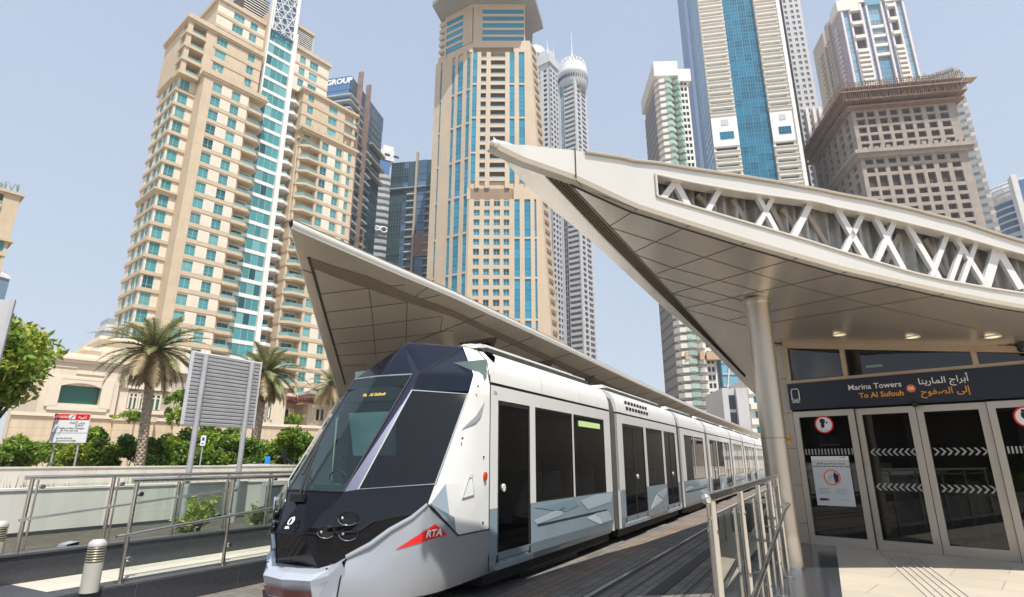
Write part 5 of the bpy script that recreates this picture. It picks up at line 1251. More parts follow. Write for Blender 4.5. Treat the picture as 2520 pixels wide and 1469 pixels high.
    jl = [[(445, 214), (480, 254), (600, 300)], [(730, 349), (600, 430)], [(970, 427), (715, 550)], [(1230, 508), (805, 655)], [(1470, 578), (890, 742)], [(1700, 642), (940, 812)], [(1950, 700), (1130, 870)], [(2150, 745), (1330, 880)],
          [(600, 435), (820, 505), (1040, 575), (1250, 640), (1470, 708), (1890, 812), (2300, 905)], [(715, 560), (900, 625), (1120, 685), (1320, 740)], [(815, 662), (1000, 715), (1215, 775)], [(890, 742), (1215, 830)], [(940, 812), (1230, 890)], [(420, 238), (600, 302), (730, 350)]]
    for ln in jl:
        q = MB(); q.tube([sp(p, .002) for p in ln], .0038, 4); q.build('soffit_joint', joint, E0)
    q = MB(); q.loft([[P(s, zl(s) - .004, .10) for s in ss if s > sj], [P(s, zl(s) - .004, .135) for s in ss if s > sj]], closed=False); q.build('soffit_joint', joint, E0)
    tc_ = MB(); tc_.lathe([(.0, -.045), (.03, -.036), (.045, 0), (.03, .036), (.0, .045)], tuple(fr[0] + Vector((.01, .03, .04))), 12); tc_.build('tip_cap', champ_side, E0)
    # truss: wavy cladding behind, brown inner braces, white outer braces
    cl = MB(); n = 300; r0, r1 = [], []
    for i in range(n + 1):
        s = so + (S1 - so) * i / n; k = .32 + .05 * math.sin(i * .9) + .02 * math.sin(i * .37 + 1); r0.append(P(s, ob(s) - .1, k)); r1.append(P(s, ot(s) + .12, k - .03))
    cl.loft([r0, r1], closed=False, smooth=True); cl.build('wavy_cladding', M("ribbed_grey_cladding", (.44, .43, .42), .4, metal=.3, var=.3, sc=5), E0)
    brace_w = M("brace_pale_grey", (.66, .66, .66), .4, var=.04, streak=.06)
    def brace(p0, p1, w, k, mat, th=.05):
        a, b = hit(p0), hit(p1); A, B = P(a[0], a[1], k), P(b[0], b[1], k); d = (B - A); A = A - d * .06; B = B + d * .06; d = (B - A); n_ = plan((a[0] + b[0]) / 2)[1]; n3 = Vector((n_.x, n_.y, 0)); wv = d.cross(n3).normalized() * w * .86
        m = MB(); m.obox(A - wv / 2, d, wv, n3 * th); m.build('brace', mat, E0)
    brw = M("inner_brace_taupe", (.40, .35, .30), .5, var=.06)
    for (p0, p1) in (((1075, 250), (1200, 395)), ((1235, 272), (1320, 412)), ((1415, 305), (1500, 470)), ((1470, 318), (1580, 480)), ((1590, 340), (1700, 530)), ((1750, 370), (1870, 560)), ((2010, 440), (1955, 560)), ((2080, 450), (2170, 600)), ((2140, 465), (2230, 620)), ((2350, 520), (2440, 690))): brace(p0, p1, .075, .24, brw, .04)
    for (p0, p1, w) in (((915, 222), (862, 292), .085), ((930, 222), (990, 335), .095), ((1128, 250), (1068, 358), .075), ((1308, 278), (1402, 452), .075), ((1375, 290), (1302, 430), .07), ((1548, 320), (1470, 478), .095), ((1680, 345), (1812, 572), .095), ((1790, 370), (1705, 545), .08),
                        ((1858, 385), (1982, 612), .085), ((1940, 402), (1860, 580), .085), ((2012, 425), (2145, 650), .085), ((2185, 465), (2122, 640), .075), ((2235, 480), (2372, 702), .075), ((2318, 508), (2258, 682), .07), ((2255, 532), (2208, 665), .07), ((2418, 530), (2368, 705), .13), ((2425, 530), (2525, 702), .10), ((2640, 600), (2560, 720), .09), ((2660, 600), (2780, 760), .09)):
        brace(p0, p1, w, .07, brace_w, .05)
    # column
    c = Vector((3.63, 8.04)); zt = zS_(c.x, c.y); m = MB(); m.lathe([(.165, .3), (.165, zt - .02)], (c.x, c.y, 0), 32); co = m.build('column', brushed, E0)
    m = MB(); m.lathe([(.175, zt - .09), (.182, zt - .07), (.182, zt - .02), (.17, zt)], (c.x, c.y, 0), 32); m.build('collar', brushed, co)
    m = MB(); m.lathe([(.172, 1.95), (.172, 1.955)], (c.x, c.y, 0), 32); m.build('column_joint', joint, co)
    m = MB(); m.lathe([(.172, .3), (.172, .345)], (c.x, c.y, 0), 32); m.build('collar', steel, co)
    # ---------------- glazed front
    FS = Frame(5.07, 10.35, 132.9); G = FS.empty("glazed_front", None, None); del_keys = None
    G.parent = E0
    f = Face((0, 0), (1, 0), (0, -1))
    zc = lambda t: zS_(*(FS.O + FS.U * t)) - .02
    bays = [(0, .98), (.98, 1.835), (1.835, 2.72), (2.72, 3.62), (3.62, 4.6)]
    # side wall cladding
    m = MB(); m.prism([(-.22, -.02), (0, -.02), (0, .2), (-.22, .2)], .3, [zc(-.2), zc(0), zc(0), zc(-.2)]); m.build('wall_cladding', wclad, G)
    m = MB(); d28 = (math.sin(R(28.1)), math.cos(R(28.1))); dl = Vector((Vector(d28).dot(FS.U), Vector(d28).dot(FS.W)))
    a = Vector((-.22, .2)); b = a + dl * 26; nn = Vector((dl.y, -dl.x)) * .2
    m.prism([(a.x, a.y), (b.x, b.y), (b.x + nn.x, b.y + nn.y), (a.x + nn.x, a.y + nn.y)], .3, 3.75); m.build('side_wall', wclad, G)
    # transom band
    def bar(t0, t1, z0, z1, k0, k1, mat, nm, par=G):
        m = MB(); f.box(m, t0, t1, z0, z1, k0, k1); return m.build(nm, mat, par)
    m = MB(); ts = [i * .23 for i in range(21)]
    m.loft([[f.P(t, zc(t) - .07, .06) for t in ts], [f.P(t, zc(t) + .03, .06) for t in ts]], closed=False); m.loft([[f.P(t, zc(t) - .07, .06) for t in ts], [f.P(t, zc(t) - .07, -.06) for t in ts]], closed=False); m.build('transom_head', bronze_f, G)
    bar(0, 4.6, 3.0, 3.05, -.05, .07, bronze_f, 'transom_rail'); 
    for t in (0, .92, 2.68, 4.55):
        m = MB(); m.prism([(t, -.06), (t + .07, -.06), (t + .07, .05), (t, .05)], 3.05, [zc(t) - .06] * 4); m.build('transom_mullion', bronze_f, G)
    for (a, b) in ((.07, .92), (.99, 2.68), (2.75, 4.55)):
        m = MB(); m.poly([f.P(a, 3.05, 0), f.P(b, 3.05, 0), f.P(b, zc(b) - .06, 0), f.P((a + b) / 2, zc((a + b) / 2) - .06, 0), f.P(a, zc(a) - .06, 0)]); m.build('transom_glass', doorglass, G)
    # sign band
    m = MB(); f.box(m, 0, 4.6, 2.53, 2.995, -.1, .10); sb = m.build('sign_band', signnavy, G)
    Tx = lambda nm, s, size, t, z, mat, al='CENTER', bold=0, ext=.003: text(nm, s, size, (t, -.105, z), (1, 0, 0), (0, 0, 1), mat, sb, al, ext, bold)
    Tx('sign_lettering', "Marina Towers", .125, 1.735, 2.842, signwhite, 'RIGHT', .001); Tx('sign_lettering', "To Al Sufouh", .118, 1.745, 2.698, orange_t, 'RIGHT', .002)
    # Arabic in presentation forms, laid right to left
    ar1 = "\ufe84\ufe91\ufeae\ufe8d\ufe9d \ufe8d\ufedf\ufee4\ufe8e\ufead\ufef3\ufee8\ufe8e"; ar1 = "\ufe83\ufe91\ufeae\ufe8d\ufe9d \ufe8d\ufedf\ufee4\ufe8e\ufead\ufef3\ufee8\ufe8e"
    ar2 = "\ufe87\ufedf\ufef0 \ufe8d\ufedf\ufebc\ufed4\ufeee\ufea1"
    Tx('sign_lettering', ar1[::-1], .135, 1.955, 2.855, signwhite, 'LEFT', .001); Tx('sign_lettering', ar2[::-1], .135, 1.965, 2.69, orange_t, 'LEFT', .001)
    m = MB(); m.plate([(1.85 + .062 * math.cos(a), -.104, 2.762 + .062 * math.sin(a)) for a in [2 * math.pi * k / 24 for k in range(24)]], (0, -1, 0), .004); m.build('station_number_disc', orange_r, sb)
    Tx('sign_lettering', "06", .075, 1.85, 2.762, signwhite, 'CENTER', .002, .006)
    m = MB(); pts = [(.055, 2.70), (.055, 2.86), (.07, 2.895), (.165, 2.895), (.18, 2.86), (.18, 2.70), (.155, 2.68), (.08, 2.68), (.055, 2.70)]
    m.tube([(t, -.106, z) for t, z in pts], .009, 5); m.tube([(.07, -.106, 2.665), (.165, -.106, 2.725)], .006, 4); m.tube([(.165, -.106, 2.665), (.07, -.106, 2.725)], .006, 4); m.tube([(.05, -.106, 2.655), (.185, -.106, 2.655)], .006, 4); m.build('tram_pictogram', signwhite, sb)
    # doors
    for i, (a, b) in enumerate(bays):
        k = .0 if i in (0, 3) else -.05; m = MB()
        z1 = 2.5
        for (t0, t1, q0, q1) in ((a + .005, a + .095, .3, z1), (b - .105, b - .005, .3, z1), (a + .095, b - .105, z1 - .10, z1), (a + .095, b - .105, .3, .44)): f.box(m, t0, t1, q0, q1, k - .05, k + .01)
        d = m.build('door_leaf' if i in (1, 2) else 'side_panel', alu, G)
        m = MB(); f.quad(m, a + .095, b - .105, .44, z1 - .10, k - .02); m.build('glass', doorglass, d)
        m = MB(); f.box(m, b - .006, b + .006, .3, z1, k - .06, k + .0); m.build('edge_seal', rubber, d)
        w = b - a - .2
        if i in (1, 2):
            for zz in (1.79, 1.25):
                n = 8
                for j in range(n):
                    t = a + .12 + (w - .1) * j / (n - 1) ; sg = -1 if i == 1 else 1; h = .055; e = .05
                    m = MB(); bx = t + (.0 if sg > 0 else .05)
                    m.plate([f.P(bx, zz + h, k - .016), f.P(bx + .03, zz + h, k - .016), f.P(bx + .03 + sg * e, zz, k - .016), f.P(bx + .03, zz - h, k - .016), f.P(bx, zz - h, k - .016), f.P(bx + sg * e, zz, k - .016)], (0, -1, 0), .002)
                    m.build('frosted_chevron', frost, d)
        else:
            for zz in (1.81,):
                for j in range(15):
                    t = a + .12 + (w - .06) * j / 14; m = MB(); f.box(m, t, t + .022, zz - .055, zz + .045, k - .018, k - .015); m.build('frosted_bar', frost, d)
    m = MB(); m.lathe([(.05, 0), (.05, -.03), (.03, -.06)], (1.86, -.12, 2.515), 14, axis='y'); m.build('door_sensor', rubber, G)
    # interior: floor, back wall, ceiling
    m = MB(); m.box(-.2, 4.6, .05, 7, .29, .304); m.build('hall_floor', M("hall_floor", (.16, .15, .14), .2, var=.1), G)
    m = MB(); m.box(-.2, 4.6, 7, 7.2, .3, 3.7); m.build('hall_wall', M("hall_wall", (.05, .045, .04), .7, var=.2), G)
    m = MB(); m.box(-.17, -.02, .22, 7, .31, 3.0); m.build('hall_lining', bpy.data.materials['hall_wall'], G)  # added dark lining, covers the sunlit wall so the hall reads dark
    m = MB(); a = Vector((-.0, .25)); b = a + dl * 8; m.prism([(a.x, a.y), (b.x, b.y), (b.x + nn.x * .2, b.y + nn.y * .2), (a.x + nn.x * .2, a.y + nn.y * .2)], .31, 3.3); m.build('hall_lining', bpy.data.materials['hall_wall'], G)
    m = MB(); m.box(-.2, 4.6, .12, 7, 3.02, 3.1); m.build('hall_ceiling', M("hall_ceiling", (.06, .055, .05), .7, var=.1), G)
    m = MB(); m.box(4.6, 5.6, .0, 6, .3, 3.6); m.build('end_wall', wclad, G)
    for t in (.9, 1.9, 2.9):
        m = MB(); m.box(t, t + .25, 2.4, 3.8, .3, 1.3); m.build('ticket_gate', M("gate_grey", (.2, .2, .2), .35, metal=.5) if "gate_grey" not in bpy.data.materials else bpy.data.materials["gate_grey"], G)
    m = MB(); m.box(1.15, 1.4, .6, .64, 3.25, 3.29); m.build('exit_light', greenled, G)
    # downlights
    for px in ((2066, 822), (2246, 828), (2443, 827)):
        p = on_plane(*px, *PS); m = MB(); m.lathe([(.085, .01), (.085, -.012), (.07, -.016)], (p.x, p.y, p.z), 18); d = m.build('downlight', lamp_on, E0)
        m = MB(); m.tube([(p.x + .095 * math.cos(a), p.y + .095 * math.sin(a), p.z - .01) for a in [2 * math.pi * k / 18 for k in range(19)]], .012, 5); m.build('light_ring', white_paint, d)
    return FS
FS = build_station()
def on_front(name, label, cat, t, z, k=.012, group=None): p = FS.w(t, -k, z); return empty(name, label, cat, p, FS.rz, group)
def posters():
    def ring(mb, r, w, m): mb.loft([[(rr * math.cos(a), -yy, rr * math.sin(a)) for a in [2 * math.pi * k / 28 for k in range(28)]] for rr, yy in ((r - w, .003), (r - w, .006), (r, .006), (r, .003))], m)
    def disc(mb, r, y, cx=0, cz=0, asp=1, m=0): mb.add([(cx + r * math.cos(a), -y, cz + r * asp * math.sin(a)) for a in [2 * math.pi * k / 24 for k in range(24)]], [tuple(range(24))], m)
    for t, z, lb, kind in ((.49, 2.26, "round red-ringed no-eating sticker on the leftmost glass panel of the station front", 0), (3.14, 2.26, "round red-ringed warning sticker on the rightmost glass panel, cut by the picture edge", 1)):
        e = on_front("warning_sticker", lb, "sticker", t, z, .012, "round prohibition stickers")
        m = MB(); disc(m, .145, .002); m.build('backing', signwhite, e); m = MB(); ring(m, .148, .022, 0); m.build('red_ring', tred, e)
        m = MB()
        if kind == 0: disc(m, .045, .005, -.02, .06, .9); m.poly([(-.05, -.005, .03), (-.05, -.005, -.055), (.0, -.005, -.055), (.01, -.005, .03)]); disc(m, .016, .005, .045, .03)
        else: disc(m, .022, .005, -.03, .085); m.poly([(-.06, -.005, .06), (-.02, -.005, .065), (.02, -.005, -.01), (-.02, -.005, -.055), (-.06, -.005, 0)]); m.poly([(-.02, -.005, -.03), (.05, -.005, -.05), (.05, -.005, -.065), (-.02, -.005, -.055)])
        m.build('pictogram', rubber, e); text('sticker_lettering', "No eating", .03, (0, -.006, -.09), (1, 0, 0), (0, 0, 1), slab_grey, e, ext=.001) if kind == 0 else None
    pw = M("poster_white", (.62, .65, .68), .35, var=.02)
    for t0, lb, full in ((.205, "white notice poster with orange ring taped to the leftmost glass panel", 1), (3.01, "white notice poster on the rightmost glass panel, cut by the picture edge", 0)):
        e = on_front("notice_poster", lb, "poster", t0, .93, .012, "notice posters on the station glass")
        W, H = .58, .80; m = MB(); m.box(0, W, -.004, 0, 0, H); m.build('sheet', pw, e)
        m = MB(); m.box(0, W, -.006, -.004, H - .06, H); m.build('header', signwhite, e)
        m = MB(); m.poly([(W - .16, -.007, H - .025), (W - .05, -.007, H - .015), (W - .04, -.007, H - .03)]); m.build('header_mark', tred, e)
        text('poster_lettering', "Closing to without boarding trains  Train", .034, (W / 2, -.007, H - .165), (1, 0, 0), (0, 0, 1), rubber, e, ext=.001)
        text('poster_lettering', ("\ufe8d\ufedf\ufeae\ufe9f\ufe8e\ufe80 \ufecb\ufeaa\ufee1 \ufe8d\ufedf\ufebb\ufecc\ufeee\ufea9 \ufe8d\ufedf\ufed8\ufec4\ufe8e\ufead")[::-1], .045, (W / 2, -.007, H - .12), (1, 0, 0), (0, 0, 1), rubber, e, ext=.001)
        m = MB(); m.loft([[(W / 2 + r * math.cos(a), -y, H * .57 + r * math.sin(a)) for a in [2 * math.pi * k / 28 for k in range(28)]] for r, y in ((.112, .005), (.112, .009), (.13, .009), (.13, .005))]); m.build('orange_ring', orange_r, e)
        m = MB(); m.poly([(W / 2 + .035, -.008, H * .57 + .09), (W / 2 + .10, -.008, H * .57 + .03), (W / 2 + .09, -.008, H * .57 - .06), (W / 2 + .04, -.008, H * .57 - .10), (W / 2 + .02, -.008, H * .57 + .02)]); m.build('figure', signnavy, e)
        m = MB(); m.tube([(W / 2 - .07, -.008, H * .57 - .02), (W / 2 - .02, -.008, H * .57 + .03), (W / 2 + .02, -.008, H * .57 + .02)], .004, 4); m.tube([(W / 2 - .05, -.008, H * .57 - .06), (W / 2 - .02, -.008, H * .57 - .02), (W / 2 - .02, -.008, H * .57 + .03)], .004, 4); m.build('figure_outline', slab_grey, e)
        for r_ in range(5):
            for c_ in range(2):
                m = MB(); m.box(.05 + .26 * c_, .05 + .26 * c_ + .2 - .03 * ((r_ * 2 + c_) % 3), -.006, -.004, .27 - r_ * .022, .277 - r_ * .022); m.build('text_line', slab_grey, e)
        m = MB(); m.box(.05, .17, -.007, -.004, .08, .115); m.build('footer_mark', rubber, e); m = MB(); m.box(.17, .20, -.007, -.004, .08, .115); m.build('footer_mark', tred, e)
        m = MB(); m.box(.38, .52, -.006, -.004, .09, .10); m.build('text_line', slab_grey, e)
    e = on_front("safety_notice", "small yellow and orange notice on the wall beside the steel column", "notice", -.14, 2.02, .03)
    m = MB(); m.box(-.05, .05, -.003, 0, -.08, .08); m.build('sheet', M("notice_yellow", (.75, .52, .04), .5), e); m = MB(); m.box(-.045, .045, -.006, -.003, -.02, .03); m.build('orange_panel', orange_r, e)
    e = on_front("information_card", "dark blue information card inside the leftmost glass panel, under the round sticker", "notice", .36, 1.90, -.05); m = MB(); m.box(0, .32, -.004, 0, 0, .17); m.build('sheet', M("card_blue", (.08, .10, .19), .5, var=.2, sc=9), e)
    m = MB(); m.box(.0, .30, -.006, -.004, .0, .035); m.build('strip', M("card_mauve", (.45, .35, .5), .5, var=.3, sc=20), e)
    # cameras under the soffit
    for px, lb in (((2468, 868), "black dome camera hanging in front of the transom glass"), ((2512, 845), "black camera under the soffit at the right picture edge")):
        p = on_plane(*px, *PS); e = empty("security_camera", lb, "camera", (p.x, p.y, p.z), 0, "cameras under the station soffit")
        m = MB(); m.lathe([(.07, 0), (.075, -.03), (.05, -.05)], (0, 0, 0), 14); m.build('mount', rubber, e); m = MB(); m.lathe([(.06, -.05), (.06, -.08), (.045, -.115), (.0, -.13)], (0, 0, 0), 14); m.build('dome', tblack, e)
posters()

# ---------------------------------------------------------------- canopy across the track
zB = lambda x, y: (695.6 + .3127 * x, 525 + .3127 * y)
def build_far_canopy():
    E0 = FT.empty("platform_canopy", "bronze winged platform canopy rising to a point behind the tram", "canopy")
    y0, z0, mm = 1.875, 5.27, .17
    def hit(u, v, off=0):
        a = FT.O; r = ray(u, v)   # plane z = z0 - mm*(y-y0)
        wy = Vector((r.x, r.y)).dot(FT.W); oy = (-a).dot(FT.W)
        t = (z0 - mm * (oy - y0) - CAMZ) / (r.z + mm * wy); p = Vector((0, 0, CAMZ)) + r * t; q = FT.loc(p); return Vector((q[0], q[1], q[2] - off))
    zz = lambda y: z0 - mm * (y - y0)
    tip = hit(715, 562); fe = [hit(*zB(*p)) for p in ((150, 440), (300, 960), (430, 1400))]
    d = (fe[-1] - fe[0]).normalized(); end = fe[-1] + d * 12
    edge = [tip] + [hit(*zB(*p)) for p in ((640, 372), (1140, 572))] + [hit(1350, 840), hit(1560, 940), hit(1730, 1016), hit(1860, 1066)]
    far = edge[-1] + Vector((14, 0, 0))
    edge = [tip] + [Vector((tip.x + (far.x - tip.x) * i / 40, 0, 0)) for i in range(1, 41)]
    ref = [tip] + [hit(*zB(*p)) for p in ((640, 372), (1140, 572))] + [hit(1350, 840), hit(1560, 940), hit(1730, 1016), hit(1860, 1066), hit(1860, 1066) + Vector((14, 0, 0))]
    def ey(x):
        for a, b in zip(ref, ref[1:]):
            if x <= b.x: return a.y + (b.y - a.y) * (x - a.x) / (b.x - a.x)
        return ref[-1].y
    edge = [Vector((p.x, ey(p.x), zz(ey(p.x)))) for p in edge]; edge[0] = tip
    front = [tip] + fe + [end]
    def fxy(t):   # along the front edge
        L = [0]
        for a, b in zip(front, front[1:]): L.append(L[-1] + (b - a).length)
        t *= L[-1]
        for i in range(len(front) - 1):
            if t <= L[i + 1] + 1e-6: return front[i].lerp(front[i + 1], (t - L[i]) / (L[i + 1] - L[i]))
    rows = []
    N = 12
    for k in range(N + 1):
        b = fxy(k / N); row = []
        for p in edge:
            q = Vector((b.x + (far.x - b.x) * (p.x - tip.x) / (far.x - tip.x), 0, 0)); q.y = p.y + (b.y - tip.y) * 1.0; q.z = zz(q.y); row.append(tuple(q))
        rows.append(row)
    m = MB(); m.loft(rows, closed=False, smooth=True); m.build('soffit', champ_s2, E0)
    m = MB(); m.loft([[(p[0], p[1], p[2]) for p in rows[0]], [(p[0], p[1] - .05, p[2] + .06) for p in rows[0]], [(p[0], p[1] - .03, p[2] + .14) for p in rows[0]], [(p[0], p[1] + .08, p[2] + .19) for p in rows[0]]], closed=False, smooth=True); m.build('edge_fascia', champ_side, E0)
    m = MB(); fr_ = [rows[k][0] for k in range(N + 1)]; m.loft([[(p[0], p[1], p[2]) for p in fr_], [(p[0] - .06, p[1], p[2] + .08) for p in fr_], [(p[0] + .02, p[1], p[2] + .19) for p in fr_]], closed=False, smooth=True); m.build('front_fascia', champ_side, E0)
    m = MB(); m.loft([[(p[0], p[1] + .02, p[2] + .19 + .35 * min(k, N - k) / N) for p in rows[k]] for k in range(N + 1)], closed=False, smooth=True); m.build('roof', champ_side, E0)
    # grille, front slot, joints
    up = [(205, 347), (440, 425), (680, 497), (1000, 637), (1343, 762)]; lo = [(228, 425), (450, 512), (672, 590), (975, 695), (1343, 812)]
    m = MB(); m.loft([[hit(*zB(*p), .01) for p in up] + [hit(1480, 937, .01), hit(1700, 1032, .01)], [hit(*zB(*p), .01) for p in lo] + [hit(1480, 953, .01), hit(1700, 1040, .01)]], closed=False); m.build('soffit_grille', M("perforated_bronze", (.24, .19, .14), .55, metal=.4, var=.35, sc=30), E0)
    def line(pts, r=.007, nm='soffit_joint', sc=zB): q = MB(); q.tube([hit(*(sc(*p) if sc else p), .004) for p in pts], r, 4); q.build(nm, joint, E0)
    line([(205, 345), (245, 470), (350, 850), (420, 1090), (492, 1345)], .03, 'front_slot'); line([(150, 440), (235, 470)])
    for pts in ([(300, 635), (640, 592), (960, 560)], [(335, 778), (680, 738), (975, 700), (1240, 640)], [(375, 915), (715, 878), (1250, 808)], [(405, 1030), (980, 968), (1343, 920)], [(430, 1120), (730, 1100), (1100, 1060)], [(455, 1200), (660, 1190)],
                [(678, 590), (700, 740), (735, 1140)], [(980, 700), (972, 1000)], [(1257, 810), (1240, 930)], [(1143, 580), (1040, 660)]): line(pts)
    for i in range(12):     # cross joints further along
        x = 5 + i * 3.0; a = Vector((x, ey(x) + .1, 0)); q = MB(); q.tube([(x, ey(x) + .1, zz(ey(x) + .1) - .004), (x + .3, ey(x) + 2.6, zz(ey(x) + 2.6) - .004)], .012, 4); q.build('soffit_joint', joint, E0)
    zC = lambda x, y: ((1720 + .23144 * x) / 1.5238, (1260 + .23144 * y) / 1.5238)
    for tri in ([(0, 110), (630, 10), (535, 270), (60, 160)], [(1180, 430), (1562, 376), (1470, 530)], [(1850, 690), (2215, 632), (2130, 775)]):
        q = MB(); q.plate([hit(*zC(*p), .012) for p in tri], (0, 0, -1), .008); q.build('soffit_coffer', M("coffer_brown", (.13, .10, .08), .5, metal=.3) if "coffer_brown" not in bpy.data.materials else bpy.data.materials["coffer_brown"], E0)  # flat plates; the coffers' rib shadow is put into their dark brown
    for x in (7, 15, 23, 31):
        q = MB(); yy = 4.3; q.lathe([(.16, .3), (.16, zz(yy))], (x, yy, 0), 20); q.build('column', brushed, E0)
    p = hit(*zC(475, 105), .02); wp = FT.w(*p); e = empty("dome_camera", "black dome camera under the far canopy, just above the tram roof", "camera", wp)
    q = MB(); q.lathe([(.10, 0), (.10, -.05)], (0, 0, 0), 16); q.build('mount', rubber, e); q = MB(); q.lathe([(.13, -.05), (.14, -.11), (.11, -.19), (.05, -.24), (.0, -.25)], (0, 0, 0), 16); q.build('dome', tblack, e)
champ_s2 = M("bronze_soffit_panel", (.66, .57, .46), .33, metal=.6, var=.05, sc=.7, rvar=.05)
build_far_canopy()
# ================================================================ ground, track, platforms
def PAVE(name, c1, c2, mortar, sx, sy, rough=.8, msize=.012, var=.25, wear=.0):
    m, nt, b = newmat(name); N, L = nt.nodes, nt.links
    tc = N.new("ShaderNodeTexCoord"); br = N.new("ShaderNodeTexBrick"); br.inputs['Color1'].default_value = rgb(c1); br.inputs['Color2'].default_value = rgb(c2); br.inputs['Mortar'].default_value = rgb(mortar)
    br.inputs['Scale'].default_value = 1; br.inputs['Brick Width'].default_value = sx; br.inputs['Row Height'].default_value = sy; br.inputs['Mortar Size'].default_value = msize; br.inputs['Mortar Smooth'].default_value = .2
    L.new(tc.outputs['Object'], br.inputs['Vector'])
    nz = N.new("ShaderNodeTexNoise"); nz.inputs['Scale'].default_value = .9; nz.inputs['Detail'].default_value = 6; nz.inputs['Roughness'].default_value = .65; L.new(tc.outputs['Object'], nz.inputs['Vector'])
    mr = N.new("ShaderNodeMapRange"); mr.inputs[1].default_value = .3; mr.inputs[2].default_value = .7; mr.inputs[3].default_value = 1 - var; mr.inputs[4].default_value = 1 + var; L.new(nz.outputs['Fac'], mr.inputs[0])
    vm = N.new("ShaderNodeVectorMath"); vm.operation = 'SCALE'; L.new(br.outputs['Color'], vm.inputs[0]); L.new(mr.outputs[0], vm.inputs['Scale']); L.new(vm.outputs[0], b.inputs['Base Color'])
    b.inputs['Roughness'].default_value = rough
    bp = N.new("ShaderNodeBump"); bp.inputs['Strength'].default_value = .5; bp.inputs['Distance'].default_value = .006; bp.invert = True; L.new(br.outputs['Fac'], bp.inputs['Height']); L.new(bp.outputs[0], b.inputs['Normal'])
    return m
paver = PAVE("grey_brown_paver", (.205, .188, .168), (.165, .151, .136), (.06, .052, .045), .42, .145, .8, .008)
paver2 = PAVE("warm_paver", (.23, .175, .135), (.19, .15, .12), (.07, .055, .045), .42, .145, .8, .008)
tile = PAVE("beige_platform_tile", (.55, .485, .395), (.52, .46, .37), (.34, .29, .235), 1.05, .60, .42, .006, .11)
granite = M("dark_granite", (.045, .047, .054), .16, var=.15, sc=30, lines=((0, 1.35, .006),), linecol=2.2); granite_t = M("dark_granite_top", (.075, .078, .086), .35, var=.15, sc=30, lines=((0, 1.35, .006),), linecol=2.0)
walk = PAVE("pale_walk_tile", (.60, .56, .47), (.57, .53, .45), (.4, .37, .3), .9, .45, .5, .006, .07)
railsteel = M("rail_steel", (.48, .45, .42), .25, metal=.8, var=.15, sc=4); aps = M("power_strip", (.045, .036, .034), .7, var=.2, sc=3)
sandy = M("sandy_ground", (.40, .34, .26), .9, var=.15, sc=.05); asphalt = M("asphalt", (.06, .06, .062), .85, var=.15, sc=1.5, bump=.2, bsc=90)
precast = M("pale_concrete_wall", (.66, .64, .58), .85, var=.07, sc=.8, streak=.16, lines=((0, 3.2, .012),), linecol=.7, bump=.12, bsc=30)
soil = M("dry_soil", (.085, .07, .05), .95, var=.3, sc=6, bump=.6, bsc=20)
LY = lambda lat: -1.325 - lat
def struct(name, mb, mat): o = mb.build(name, mat, kind='structure'); o.location = (FT.O.x, FT.O.y, 0); o.rotation_euler = (0, 0, FT.rz); return o
